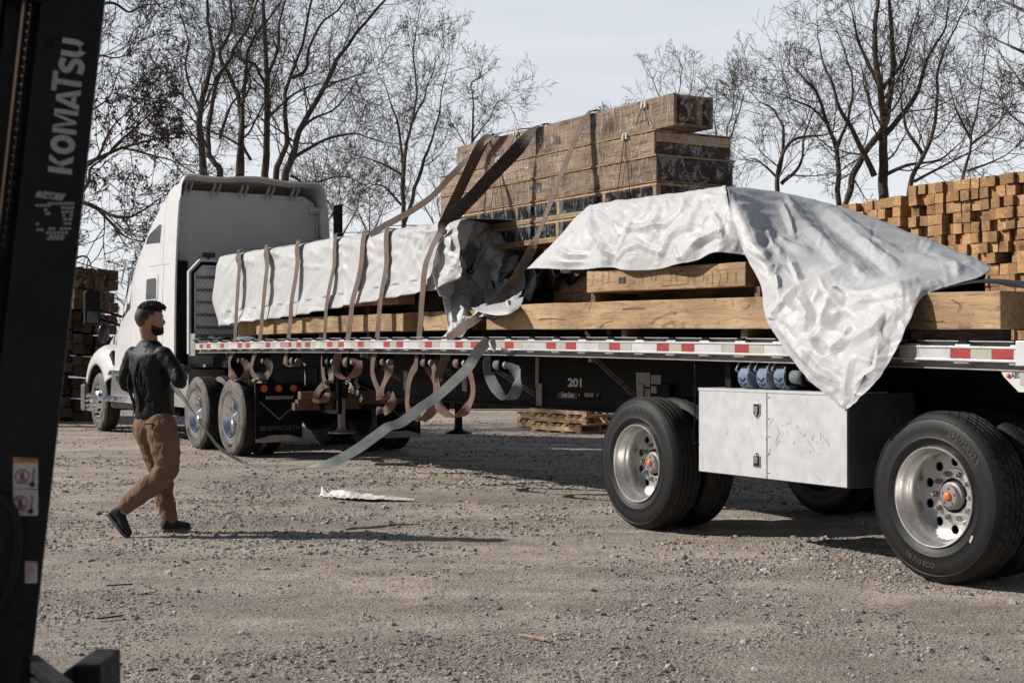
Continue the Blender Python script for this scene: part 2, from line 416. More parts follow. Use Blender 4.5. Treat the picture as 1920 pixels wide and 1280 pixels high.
def cr(p0, p1, p2, p3, t):
    return .5*((2*p1)+(p2-p0)*t+(2*p0-5*p1+4*p2-p3)*t*t+(3*p1-p0-3*p2+p3)*t*t*t)
def spline(pts, t):
    n = len(pts)-1; x = min(max(t, 0), 1)*n; i = min(int(x), n-1); f = x-i
    g = lambda k: pts[min(max(k, 0), n)]
    a, b = g(i), g(i+1)
    p0 = g(i-1) if i > 0 else a*2-b
    p3 = g(i+2) if i+2 <= n else b*2-a
    return cr(p0, a, b, p3, f)
def smooth_path(pts, n):
    pts = [Vector(p) for p in pts]
    return [spline(pts, i/n) for i in range(n+1)]
def net(ctrl, s, t):
    """ctrl[col][row]; s across columns, t down the rows"""
    return spline([spline(c, t) for c in ctrl], s)
def ribbon(mb, pts, width, dirs, n=40, mi=0, thick=.003, wob=0, seed=0):
    """flat webbing along pts; dirs = one width direction per point"""
    P = smooth_path(pts, n); D = smooth_path(dirs, n)
    vs = []
    for i, (p, d) in enumerate(zip(P, D)):
        tn = (P[min(i+1, n)]-P[max(i-1, 0)]).normalized()
        d = d-tn*d.dot(tn)
        if d.length < 1e-5: d = tn.orthogonal()
        d.normalize(); nm = tn.cross(d)
        w = width/2
        if wob: p = p+nm*wob*noise.noise(Vector((i*.25, seed, 0)))+d*wob*.6*noise.noise(Vector((i*.2, seed+9, 0)))
        for a, b in ((-w, -thick/2), (0, -thick/2), (w, -thick/2), (w, thick/2), (0, thick/2), (-w, thick/2)):
            vs.append(p+d*a+nm*b)
    fs = [(i*6+k, i*6+(k+1) % 6, (i+1)*6+(k+1) % 6, (i+1)*6+k) for i in range(n) for k in range(6)]
    fs += [(0, 1, 2, 3, 4, 5)[::-1], tuple(n*6+k for k in range(6))]
    mb.add(vs, fs, mi, False)
# ------------------------------------------------------------------ camera, sun, sky
cam = bpy.data.cameras.new('camera'); co = bpy.data.objects.new('camera', cam); COL.objects.link(co); SC.camera = co
cam.sensor_width = 36; cam.lens = 36*F/1920; cam.clip_start = .1; cam.clip_end = 2000
co.location = (0, 0, H); co.rotation_euler = (R(90)+math.atan((VH-640)/F), 0, 0)
cam.dof.use_dof = True; cam.dof.focus_distance = 12.5; cam.dof.aperture_fstop = 7.5
SUN_AZ = Vector((-.992, .125, 0)).normalized(); SUN_EL = R(33.5)
sd = SUN_AZ*math.cos(SUN_EL)+Vector((0, 0, math.sin(SUN_EL)))
sl = bpy.data.lights.new('sun', 'SUN'); sl.energy = 5.0; sl.angle = R(.55); sl.color = (1, .955, .90)
so = bpy.data.objects.new('sun', sl); COL.objects.link(so); so.rotation_euler = sd.to_track_quat('Z', 'Y').to_euler()
wd = bpy.data.worlds.new('World'); SC.world = wd; wd.use_nodes = True
nt = wd.node_tree; bg = nt.nodes['Background']; bg.inputs['Strength'].default_value = .132
sk = nt.nodes.new('ShaderNodeTexSky'); sk.sky_type = 'NISHITA'; sk.sun_disc = False; sk.sun_elevation = SUN_EL
sk.sun_rotation = math.atan2(SUN_AZ.x, SUN_AZ.y); sk.dust_density = 2.0
tc = nt.nodes.new('ShaderNodeTexCoord'); mp = nt.nodes.new('ShaderNodeMapping'); mp.inputs['Scale'].default_value = (1.1, 1.1, 6.5)
mp.inputs['Rotation'].default_value = (0, R(9), 0)
nt.links.new(tc.outputs['Generated'], mp.inputs[0])
n1 = noi(nt, mp.outputs[0], 1.5, 6, .5, .5)
cl = ramp(nt, n1, [(.36, (4.75, 4.98, 5.35)), (.60, (5.9, 6.02, 6.2))])
mx = mixc(nt, .96, sk.outputs[0], cl)
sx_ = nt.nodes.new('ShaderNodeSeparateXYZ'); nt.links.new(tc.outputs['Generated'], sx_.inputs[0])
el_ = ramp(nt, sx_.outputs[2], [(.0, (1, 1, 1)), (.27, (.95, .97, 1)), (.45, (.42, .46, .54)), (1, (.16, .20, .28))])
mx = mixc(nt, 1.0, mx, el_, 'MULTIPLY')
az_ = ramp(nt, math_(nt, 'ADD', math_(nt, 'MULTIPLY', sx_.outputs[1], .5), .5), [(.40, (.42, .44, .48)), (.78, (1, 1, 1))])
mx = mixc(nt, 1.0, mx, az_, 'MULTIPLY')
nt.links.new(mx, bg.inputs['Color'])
SC.view_settings.view_transform = 'Standard'; SC.view_settings.look = 'None'; SC.view_settings.exposure = .1; SC.view_settings.gamma = 1
SC.cycles.max_bounces = 8; SC.cycles.transparent_max_bounces = 12

# ------------------------------------------------------------------ ground
def vnoise(x, y, seed=0):
    xi = np.floor(x).astype(np.int64); yi = np.floor(y).astype(np.int64); xf = x-xi; yf = y-yi
    def h(a, b):
        n = (a*374761393+b*668265263+seed*1442695)&0x7fffffff
        n = (n^(n >> 13))*1274126177&0x7fffffff
        return ((n^(n >> 16))&0xffff)/65535.
    u = xf*xf*(3-2*xf); v_ = yf*yf*(3-2*yf)
    return (h(xi, yi)*(1-u)+h(xi+1, yi)*u)*(1-v_)+(h(xi, yi+1)*(1-u)+h(xi+1, yi+1)*u)*v_
def gz(x, y):
    near = np.clip(1-(np.hypot(x-1, y-12)-16)/20, 0, 1)
    z = (vnoise(x*.9, y*.9, 1)-.5)*.022+(vnoise(x*3.1, y*3.1, 2)-.5)*.014+(vnoise(x*9, y*9, 3)-.5)*.009+(vnoise(x*22, y*22, 4)-.5)*.006
    return z*(.3+.7*near)-.004
def axis_(lo, hi, step, far, growth=1.22):
    a = list(np.arange(lo, hi, step)); s = step; q = a[-1]
    while q < far: s *= growth; q += s; a.append(q)
    s = step; q = a[0]; pre = []
    while q > -far: s *= growth; q -= s; pre.append(q)
    return np.array(pre[::-1]+a)
xs = axis_(-5, 6.5, .035, 500); ys = axis_(5.2, 17, .04, 600)
X, Y = np.meshgrid(xs, ys); Z = gz(X, Y)
nx, ny = len(xs), len(ys)
vs = np.stack([X.ravel(), Y.ravel(), Z.ravel()], 1)
i = np.arange(nx-1)[None, :]+np.arange(ny-1)[:, None]*nx
fs = np.stack([i, i+1, i+1+nx, i+nx], -1).reshape(-1, 4)
def np_mesh(name, vs, fs, k, smooth=True):
    me = bpy.data.meshes.new(name); me.vertices.add(len(vs)); me.vertices.foreach_set('co', vs.astype(np.float32).ravel())
    me.loops.add(fs.size); me.loops.foreach_set('vertex_index', fs.ravel().astype(np.int32))
    me.polygons.add(len(fs)); me.polygons.foreach_set('loop_start', np.arange(len(fs), dtype=np.int32)*k)
    me.polygons.foreach_set('use_smooth', np.full(len(fs), smooth))
    me.update(calc_edges=True); return me
me = np_mesh('gravel_yard', vs, fs, 4)
m, nt, b, o = mat('dry_gravel_dirt'); v = coords(nt)
big = noi(nt, v, .35, 5, .6); mid = noi(nt, v, 2.3, 6, .65); fine = noi(nt, v, 30, 6, .75); grit = noi(nt, v, 140, 3, .7)
c = ramp(nt, mid, [(.38, (.385, .330, .279)), (.52, (.485, .418, .353)), (.65, (.565, .491, .418))])
c2 = ramp(nt, big, [(.38, (0, 0, 0)), (.66, (.75,)*3)]); c = mixc(nt, c2, c, (.36, .332, .298))
tcr = nt.nodes.new('ShaderNodeTexCoord'); mpr = nt.nodes.new('ShaderNodeMapping'); mpr.inputs['Rotation'].default_value = (0, 0, -PHI); mpr.inputs['Scale'].default_value = (.16, 1.5, 1); mpr.vector_type = 'POINT'
nt.links.new(tcr.outputs['Object'], mpr.inputs[0])
rut = ramp(nt, noi(nt, mpr.outputs[0], 1.1, 5, .6), [(.42, (.80, .79, .78)), (.52, (1, 1, 1)), (.60, (1.14, 1.13, 1.11))]); c = mixc(nt, .9, c, rut, 'MULTIPLY')
c3 = ramp(nt, grit, [(.40, (.50, .50, .50)), (.5, (1, 1, 1)), (.60, (1.25, 1.22, 1.18))]); c = mixc(nt, .8, c, c3, 'MULTIPLY')
c4 = ramp(nt, fine, [(.40, (.62, .61, .60)), (.5, (1, 1, 1)), (.62, (1.14, 1.12, 1.10))]); c = mixc(nt, .8, c, c4, 'MULTIPLY')
nt.links.new(c, b.inputs['Base Color']); b.inputs['Roughness'].default_value = .95; b.inputs['Specular IOR Level'].default_value = .15
vo = N(nt, 'ShaderNodeTexVoronoi'); vo.inputs['Scale'].default_value = 42; nt.links.new(v, vo.inputs['Vector'])
vo2 = N(nt, 'ShaderNodeTexVoronoi'); vo2.inputs['Scale'].default_value = 95; nt.links.new(v, vo2.inputs['Vector'])
nb = bump(nt, None, fine, 1.0, .02); nb = bump(nt, None, ramp(nt, vo.outputs['Distance'], [(.0, (1,)*3), (.5, (0,)*3)]), .75, .012, nb)
nb = bump(nt, None, ramp(nt, vo2.outputs['Distance'], [(.0, (1,)*3), (.5, (0,)*3)]), .8, .006, nb)
nb = bump(nt, b, grit, .6, .004, nb)
me.materials.append(m)
go = bpy.data.objects.new('ground', me); COL.objects.link(go); tag(go, 'dry gravel and dirt yard with tyre-worn patches', kind='structure')

# loose stones
rng = np.random.default_rng(5)
phi = (1+5**.5)/2
ico = np.array([(-1, phi, 0), (1, phi, 0), (-1, -phi, 0), (1, -phi, 0), (0, -1, phi), (0, 1, phi), (0, -1, -phi), (0, 1, -phi), (phi, 0, -1), (phi, 0, 1), (-phi, 0, -1), (-phi, 0, 1)])/np.hypot(1, phi)
icf = np.array([(0, 11, 5), (0, 5, 1), (0, 1, 7), (0, 7, 10), (0, 10, 11), (1, 5, 9), (5, 11, 4), (11, 10, 2), (10, 7, 6), (7, 1, 8), (3, 9, 4), (3, 4, 2), (3, 2, 6), (3, 6, 8), (3, 8, 9), (4, 9, 5), (2, 4, 11), (6, 2, 10), (8, 6, 7), (9, 8, 1)])
def stones(n, ylo, yhi, smin, smax, pw, patch=.45):
    y = ylo+(yhi-ylo)*rng.random(n*4); x = (rng.random(n*4)*2-1)*(.40*y+.4)
    d = vnoise(x*.8+3, y*.8, 11)*.5+vnoise(x*2.7, y*2.7, 12)*.3+vnoise(x*7, y*7, 13)*.2
    keep = rng.random(n*4) < np.clip((d-patch)*5+.12, .05, 1)
    x, y = x[keep][:n], y[keep][:n]; k = len(x)
    s = smin+(smax-smin)*rng.random(k)**pw
    sc = s[:, None]*(.55+.75*rng.random((k, 3))); sc[:, 2] *= .62
    v = ico[None]*(1+.35*(rng.random((k, 12, 1))-.5))*sc[:, None, :]
    a = rng.random(k)*6.283; t = (rng.random(k)-.5)*.9
    ca, sa, ct, st = np.cos(a), np.sin(a), np.cos(t), np.sin(t)
    yy = v[..., 1]*ct[:, None]-v[..., 2]*st[:, None]; zz = v[..., 1]*st[:, None]+v[..., 2]*ct[:, None]; xx = v[..., 0]
    X_ = xx*ca[:, None]-yy*sa[:, None]+x[:, None]; Y_ = xx*sa[:, None]+yy*ca[:, None]+y[:, None]
    Z_ = zz+gz(x, y)[:, None]+(sc[:, 2]*(rng.random(k)*.6-.05))[:, None]
    V_ = np.stack([X_, Y_, Z_], -1).reshape(-1, 3)
    F_ = (icf[None]+np.arange(k)[:, None, None]*12).reshape(-1, 3)
    return V_, F_
parts = [stones(26000, 5.3, 9.5, .0024, .0095, 1.9, .46), stones(2400, 5.3, 12, .008, .021, 2.4, .45), stones(24000, 8.5, 15, .004, .013, 1.6), stones(3200, 9, 22, .012, .028, 2.0, .4), stones(19000, 14, 32, .007, .020, 1.5, .4), stones(90, 5.5, 16, .020, .034, 1.5, .3)]
off = 0; VV = []; FF = []
for a, f in parts: VV.append(a); FF.append(f+off); off += len(a)
me = np_mesh('loose_stones', np.concatenate(VV), np.concatenate(FF), 3, False)
m, nt, b, o = mat('crushed_stone'); geo = nt.nodes.new('ShaderNodeNewGeometry')
c = ramp(nt, geo.outputs['Random Per Island'], [(0, (.11, .105, .10)), (.25, (.20, .19, .175)), (.6, (.33, .30, .262)), (.85, (.39, .36, .32)), (1, (.52, .48, .43))])
nt.links.new(c, b.inputs['Base Color']); b.inputs['Roughness'].default_value = .9; b.inputs['Specular IOR Level'].default_value = .2
bump(nt, b, noi(nt, coords(nt), 200, 3, .6), .4, .002); me.materials.append(m)
so_ = bpy.data.objects.new('gravel', me); COL.objects.link(so_); tag(so_, 'crushed grey stones scattered over the dirt yard', 'gravel', kind='stuff')

# ------------------------------------------------------------------ trees
def orth(d):
    a = Vector((random.gauss(0, 1), random.gauss(0, 1), random.gauss(0, 1))); a -= d*a.dot(d)
    return a.normalized() if a.length > 1e-4 else d.orthogonal().normalized()
def branch(mb, p, d, L, r, lvl, ends, nseg=None, sides=4, up=.12, wig=.16, kids_=(5, 4, 2), spread=.75):
    nseg = nseg or (6 if lvl == 0 else 5 if lvl == 1 else 4 if lvl == 2 else 2)
    pts = [p.copy()]; dirs = [d.copy()]; q = p.copy(); dd = d.copy()
    for i in range(nseg):
        dd = (dd+orth(dd)*wig*1.3*random.random()+Vector((0, 0, up*(.8 if lvl == 0 else .35)))).normalized()
        q = q+dd*L/nseg; pts.append(q.copy()); dirs.append(dd.copy())
    rr = [max(.0048, r*(1-.72*i/nseg)) for i in range(nseg+1)]
    mb.tube(pts, rr, 5 if lvl == 0 else sides if lvl < 2 else 3, 0, False, lvl < 2)
    ends.append((pts[-1], dirs[-1], lvl))
    if lvl < len(kids_):
        sprout(mb, pts, dirs, rr, L, lvl, ends, kids_, spread, up, wig, sides)
def sprout(mb, pts, dirs, rr, L, lvl, ends, kids_, spread, up, wig, sides, start=.22):
    n = kids_[lvl]; ns = len(pts)-1
    for k in range(n):
        t = start+(1-start)*(k+random.random())/n; x = t*ns; i = min(int(x), ns-1)
        bp = pts[i].lerp(pts[i+1], x-i); bd = dirs[min(i+1, ns)]
        nd = (bd*(1-.45*spread)+orth(bd)*spread*(.55+.5*random.random())).normalized()
        nl = L*(.42+.34*random.random())*(1.15-.5*t)
        branch(mb, bp, nd, nl, max(.0055, rr[i]*(.36+.22*random.random())), lvl+1, ends, None, sides, up, wig, kids_, spread)
def make_tree(label, D, limbs, kids_=(5, 4, 2), bark='bark', leaf=None, leaf_n=0, leaf_s=.05, spread=.75, group='bare trees behind the lumber yard', leaf_rg=None, Lscale=.78, up=.12, drift=.35, name='bare_tree'):
    """limbs: (pixels of the stem's path, r0, r1); the first limb is the trunk and reaches the ground"""
    tr = MB(); cr_ = MB(); ends = []
    base = None; allp = []
    for li, lb in enumerate(limbs):
        px_, r0, r1 = lb[:3]; r0 *= .8; r1 *= .72; ph = random.random()*6
        pts = []
        n0 = len(px_)
        for i, (u, v) in enumerate(px_):
            q = W(u, v, D); dy = drift*math.sin(ph+i*1.1)*min(1, i/2)*(1+.4*i)
            s = (D+dy)/D; pts.append(Vector((q.x*s, q.y*s, (q.z-H)*s+H)))
        if li == 0:
            base = Vector((pts[0].x, pts[0].y, 0)); pts = [base-Vector((0, 0, .2)), base.lerp(pts[0], .5)+Vector((.05, 0, 0))]+pts
        elif lb[3:] and lb[3] == 'ground':
            q0 = pts[0]; pts = [base+Vector((random.uniform(-.3, .3), random.uniform(-.2, .2), -.1)), (base+q0)/2]+pts
        m_ = len(pts)*4; P = smooth_path(pts, m_)
        P = [p+Vector((noise.noise(p*1.7), noise.noise(p*1.7+Vector((9, 0, 0))), 0))*.07 if 0 < i else p for i, p in enumerate(P)]
        rr = [r0+(r1-r0)*(i/m_)**.8 for i in range(m_+1)]
        tr.tube(P, rr, 8 if r0 > .08 else 6, 0, True)
        dirs = [(P[min(i+1, m_)]-P[max(0, i-1)]).normalized() for i in range(m_+1)]
        Ltot = sum((P[i+1]-P[i]).length for i in range(m_))
        low = 1.6 if li == 0 else 0
        st = .34 if (li == 0 or (lb[3:] and lb[3] == 'ground')) else .08
        # side branches all along the stem
        nb_ = max(5, int(Ltot*1.0)); 
        for k in range(nb_):
            t = st+(1-st)*(k+random.random())/nb_; x = t*m_; i = min(int(x), m_-1)
            bp = P[i].lerp(P[i+1], x-i)
            if bp.z < 1.8: continue
            bd = dirs[i]; nd = (bd*(.62)+orth(bd)*(.5+.5*random.random())).normalized()
            nl = Lscale*(1.3+2.3*random.random())*(1.15-.5*t)
            branch(cr_, bp, nd, nl, max(.011, rr[i]*(.20+.20*random.random())), 0, ends, None, 4, up, .27, kids_, spread)
        branch(cr_, P[-1], dirs[-1], Lscale*1.3, rr[-1], 0, ends, None, 4, up, .2, kids_, spread)
    root = empty('bare_tree' if name is None else name, base, label=label, cat='tree', group=group)
    tr.build('trunk', M[bark], root, at=(0, 0, 0)).location = -base
    cr_.build('crown', M[bark], root).location = -base
    if leaf:
        lf = MB(); cand = [e for e in ends if e[2] >= 1]
        if leaf_rg: cand = [e for e in cand if leaf_rg(e[0])]
        random.shuffle(cand)
        for p, d, l in cand[:leaf_n]:
            for q in range(random.randint(1, 4)):
                c = p-d*random.random()*.25+orth(d)*.06*random.random(); a = orth(d); b_ = (orth(d)*.5+Vector((0, 0, -.6))).normalized()
                s = leaf_s*random.uniform(.6, 1.3)
                lf.add([c, c+b_*s*.5+a*s*.35, c+b_*s*1.1+a*s*.05*random.random(), c+b_*s*.55-a*s*.3], [(0, 1, 2, 3)])
        lf.build('leaves' if leaf == 'russet' else 'buds', M[leaf], root).location = -base
    return root
GL = 'bare trees standing behind the cab'; GR = 'bare trees standing behind the timber stacks'
make_tree('bare multi-stemmed tree above the cab roof, leftmost of the group', 38,
  [([(384, 345), (378, 280), (375, 217), (387, 160), (398, 100), (388, 33), (384, -60)], .19, .04),
   ([(411, 340), (402, 305), (388, 277), (396, 200), (407, 150), (440, 90), (470, 40), (490, -30)], .15, .03, 'ground'),
   ([(388, 277), (365, 215), (330, 165), (300, 130)], .05, .015), ([(375, 217), (350, 140), (352, 80), (335, 20)], .06, .02), ([(412, 260), (430, 200), (455, 170), (470, 120)], .06, .02)], leaf='russet', leaf_n=120, leaf_s=.07, group=GL)
make_tree('bare tree with paired upright stems above the middle of the cab', 39,
  [([(446, 345), (449, 270), (450, 200), (432, 143), (412, 100), (433, 50), (425, -50)], .16, .04),
   ([(452, 330), (452, 240), (458, 150), (470, 80), (520, 10), (540, -40)], .11, .02), ([(450, 200), (470, 150), (450, 90), (470, 20)], .05, .02)], leaf='russet', leaf_n=60, leaf_s=.07, group=GL)
make_tree('tall straight-stemmed bare tree above the right half of the cab roof', 40,
  [([(497, 350), (499, 260), (501, 167), (497, 83), (493, 0), (490, -70)], .19, .05),
   ([(470, 300), (455, 265), (470, 240), (510, 160), (535, 90)], .06, .02), ([(501, 167), (475, 120), (450, 110), (440, 60)], .07, .02), ([(500, 150), (520, 90), (525, 30), (545, -30)], .07, .03), ([(500, 225), (545, 180), (590, 160), (640, 150)], .06, .015)], group=GL)
make_tree('leaning bare tree fanning out to the right of the cab roof', 37,
  [([(532, 350), (546, 300), (560, 247), (603, 167), (640, 100), (687, 40), (730, -10)], .18, .04),
   ([(517, 345), (526, 300), (537, 262), (533, 200), (541, 147), (562, 100), (583, 0), (590, -50)], .14, .03, 'ground'),
   ([(560, 247), (590, 222), (625, 205), (660, 165)], .07, .02), ([(545, 300), (600, 265), (660, 250), (700, 260)], .07, .02), ([(603, 167), (640, 150), (690, 135)], .05, .015), ([(541, 147), (570, 130), (590, 60), (640, 10), (660, -30)], .07, .02), ([(545, 330), (580, 345), (640, 330), (690, 350)], .05, .015)], group=GL)
make_tree('slender bare tree between the cab and the wrapped load, fine twigs to a pointed top', 42,
  [([(757, 440), (757, 370), (758, 298), (770, 235), (779, 190), (777, 101), (783, 51)], .13, .02),
   ([(757, 420), (790, 320), (798, 290), (819, 230), (826, 180), (842, 118)], .09, .015, 'x'), ([(757, 350), (748, 237), (731, 190), (707, 129)], .07, .015), ([(770, 235), (800, 170), (815, 110)], .05, .01), ([(757, 330), (700, 300), (660, 290)], .05, .012), ([(758, 390), (720, 350), (690, 350), (660, 380)], .05, .012)], kids_=(5, 4, 2), bark='bark2', leaf='bud', leaf_n=900, leaf_s=.05, group=GL)
make_tree('small bare tree just left of the wrapped load', 43,
  [([(885, 360), (886, 264), (888, 203), (883, 160), (905, 140)], .09, .02), ([(886, 264), (915, 225), (935, 190), (960, 200)], .04, .01), ([(886, 300), (860, 250), (845, 230)], .04, .01)], kids_=(5, 4, 2), bark='bark2', Lscale=.5, group=GL)
make_tree('low bare tree whose top twigs show over the middle of the wrapped load', 50,
  [([(1180, 330), (1178, 260), (1176, 215)], .07, .02), ([(1160, 300), (1150, 240), (1140, 225)], .04, .012)], kids_=(4, 3, 1), bark='bark2', Lscale=.4, group=GR)
make_tree('bare tree rising straight behind the highest wrapped package', 50,
  [([(1262, 330), (1262, 230), (1272, 170), (1283, 120)], .09, .015), ([(1262, 230), (1235, 180), (1215, 130)], .05, .01), ([(1262, 240), (1310, 190), (1330, 150)], .05, .01), ([(1262, 270), (1290, 220), (1300, 130)], .05, .012)], kids_=(4, 4, 1), bark='bark2', Lscale=.45, group=GR)
make_tree('crooked bare tree beside the right end of the wrapped load', 46,
  [([(1385, 400), (1365, 330), (1362, 260), (1372, 210), (1380, 150)], .09, .02), ([(1365, 270), (1390, 200), (1402, 160)], .05, .01), ([(1362, 300), (1340, 240), (1345, 190)], .05, .01)], kids_=(5, 4, 2), bark='bark2', Lscale=.45, group=GR)
make_tree('short forked bare tree above the ridge of the large white tarp', 40,
  [([(1459, 370), (1461, 307), (1490, 262), (1549, 253)], .15, .03), ([(1461, 325), (1470, 250), (1455, 210), (1425, 190)], .08, .02), ([(1465, 345), (1500, 310), (1510, 250), (1530, 200)], .08, .02), ([(1459, 335), (1420, 300), (1395, 300)], .05, .01)], kids_=(5, 4, 2), leaf='bud', leaf_n=700, leaf_s=.045, group=GR)
make_tree('bare tree with a stem leaning left behind the far timber stack', 39,
  [([(1572, 380), (1570, 281), (1552, 232), (1537, 180), (1510, 150), (1485, 124)], .14, .03), ([(1569, 281), (1590, 220), (1600, 160), (1585, 100), (1570, 60)], .07, .02), ([(1552, 232), (1520, 200), (1480, 185), (1450, 180)], .05, .012)], kids_=(5, 4, 2), leaf='bud', leaf_n=420, leaf_s=.045, group=GR)
make_tree('tallest thick-trunked bare tree behind the timber stacks', 38,
  [([(1657, 370), (1657, 290), (1655, 225), (1650, 161), (1642, 75), (1646, 0), (1645, -60)], .24, .05),
   ([(1656, 235), (1671, 187), (1674, 75), (1669, 0), (1660, -60)], .14, .04),
   ([(1640, 330), (1600, 250), (1570, 190), (1545, 120), (1535, 60)], .11, .02), ([(1656, 255), (1715, 185), (1740, 110), (1770, 60), (1780, 0)], .11, .02), ([(1650, 161), (1620, 100), (1600, 40), (1590, 0)], .08, .02), ([(1657, 240), (1620, 290), (1600, 330), (1588, 370)], .11, .12), ([(1655, 170), (1700, 100), (1720, 20)], .08, .02), ([(1657, 330), (1700, 310), (1760, 300), (1800, 270)], .09, .02)], kids_=(5, 4, 2), leaf='bud', leaf_n=420, leaf_s=.045, group=GR)
make_tree('bare tree curving up to the right beside the thick-trunked tree', 37,
  [([(1703, 370), (1732, 292), (1756, 225), (1760, 131), (1785, 70), (1807, 22)], .13, .02), ([(1732, 292), (1700, 240), (1690, 180), (1700, 120)], .07, .02), ([(1715, 340), (1790, 300), (1830, 280)], .06, .015)], kids_=(5, 4, 2), leaf='bud', leaf_n=420, leaf_s=.045, group=GR)
make_tree('slim bare tree with reddish upper twigs near the right edge', 35,
  [([(1804, 360), (1822, 262), (1838, 187), (1853, 75)], .09, .012), ([(1822, 262), (1790, 200), (1780, 150)], .05, .01), ([(1822, 270), (1870, 230), (1905, 190)], .05, .01), ([(1815, 320), (1870, 300), (1915, 270)], .05, .01)], kids_=(5, 4, 2), leaf='bud', leaf_n=600, leaf_s=.05, group=GR)
make_tree('dense bare tree reaching in from the top right corner', 30,
  [([(2060, 420), (2040, 250), (2000, 130), (1960, 60), (1920, 20), (1885, 4)], .2, .03), ([(2040, 250), (1975, 190), (1925, 160), (1890, 120)], .08, .02), ([(2000, 130), (1950, 110), (1905, 90), (1875, 75)], .07, .02), ([(2045, 300), (1985, 270), (1940, 250), (1905, 220)], .06, .02)], kids_=(4, 3, 2), Lscale=.6, group=GR)
make_tree('dark oak behind the forklift mast, still holding clusters of russet leaves', 26,
  [([(60, 560), (70, 470), (62, 330), (75, 200), (90, 60), (100, -60)], .26, .10),
   ([(72, 470), (130, 388), (160, 380), (205, 402), (245, 406), (283, 384)], .085, .022), ([(185, 392), (200, 410), (225, 438), (250, 450)], .045, .015),
   ([(66, 400), (115, 335), (165, 303), (230, 277), (290, 262), (345, 258)], .08, .015), ([(140, 380), (165, 345), (168, 315), (200, 290), (235, 262)], .05, .015),
   ([(150, 318), (185, 290), (215, 235), (260, 190)], .045, .012), ([(205, 288), (250, 240), (300, 200)], .04, .012), ([(230, 277), (280, 290), (330, 305), (380, 335)], .035, .010),
   ([(85, 150), (150, 40), (190, 10), (215, 6), (240, 22), (265, 10), (298, 6)], .06, .015), ([(85, 200), (160, 110), (215, 108), (255, 98)], .04, .010), ([(70, 330), (140, 230), (200, 190), (215, 150)], .04, .012), ([(195, 402), (194, 450), (196, 500)], .018, .007), ([(60, 560), (120, 500), (160, 480), (175, 510)], .05, .012)],
  kids_=(5, 4, 3), leaf='russet', leaf_n=1500, leaf_s=.062, Lscale=.6, up=.04, drift=.2, group=None, name='oak_tree',
  leaf_rg=lambda p: (lambda u, v: 150 < u < 345 and (160 < v < 345 and random.random() < .9 or random.random() < .12))(CX+F*p.x/p.y, VH-(p.z-H)*F/p.y))
# low brush and thin saplings far behind the cab
random.seed(21)
for k, (u, v, D) in enumerate([(640, 330, 46), (690, 360, 47), (820, 330, 48), (600, 300, 44)]):
    make_tree(['thin sapling right of the cab among the taller trees', 'bushy bare sapling low between the cab and the wrapped load', 'thin bare sapling nearest the left end of the wrapped load', 'bare sapling close behind the right edge of the cab'][k], D,
      [([(u, 470), (u+random.randint(-8, 8), 400), (u+random.randint(-15, 15), v)], .07, .015), ([(u, 440), (u-25, 380), (u-45, 350)], .04, .01), ([(u, 450), (u+28, 390), (u+40, 340)], .04, .01)], kids_=(5, 4, 2), bark='bark2', Lscale=.6, group=GL)

# ------------------------------------------------------------------ timber stacks
random.seed(11)
def beam_mesh(sx, sy, L, mats):
    mb = MB()
    def wob(x, y, z): return (x+random.uniform(-.004, .004), y+random.uniform(-.004, .004), z)
    n = 4
    vs = []
    for k in range(n+1):
        z = L*k/n
        vs += [wob(-sx/2, -sy/2, z), wob(sx/2, -sy/2, z), wob(sx/2, sy/2, z), wob(-sx/2, sy/2, z)]
    fs = [(k*4+j, k*4+(j+1) % 4, (k+1)*4+(j+1) % 4, (k+1)*4+j) for k in range(n) for j in range(4)]
    mb.add(vs, fs, 0); mb.add([vs[i] for i in range(4)], [(3, 2, 1, 0)], 1); mb.add([vs[n*4+i] for i in range(4)], [(0, 1, 2, 3)], 1)
    return mb
M['wood_shade'] = wood('shade_darkened_timber', (.045, .028, .017), (.15, .095, .054), grain=1.5, axis=2, var=.45)  # shade of the stacks' unlit ends put into a darker wood colour
tmpl = []
for k in range(6):
    mb = beam_mesh(.160, .158, 2.5, None); o_ = mb.build('squared_timber', [M['wood_new'], M['wood_end']], bevel=0)
    o_.data.materials[0] = M['wood_z'] if 'wood_z' in M else M['wood_new']; tmpl.append(o_)
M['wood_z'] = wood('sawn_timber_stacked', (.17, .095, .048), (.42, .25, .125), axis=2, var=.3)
for t in tmpl: t.data.materials[0] = M['wood_z']
first = [True]*6
ORD = ['first', 'second', 'third', 'fourth', 'fifth', 'sixth', 'seventh', 'eighth', 'ninth', 'tenth', 'eleventh', 'twelfth', 'thirteenth', 'fourteenth', 'fifteenth']
def put_beam(loc, zdir, label, group, roll=0):
    k = random.randrange(6)
    if first[k]: o_ = tmpl[k]; first[k] = False
    else: o_ = tmpl[k].copy(); COL.objects.link(o_)
    z = Vector(zdir).normalized(); x = Vector((0, 0, 1)).cross(z).normalized(); y = z.cross(x)
    m_ = Matrix((( *x, 0), (*y, 0), (*z, 0), (0, 0, 0, 1))).transposed(); m_.translation = Vector(loc)
    o_.matrix_world = m_ @ Matrix.Rotation(roll, 4, 'Z')
    tag(o_, label, 'timber beam', group); return o_
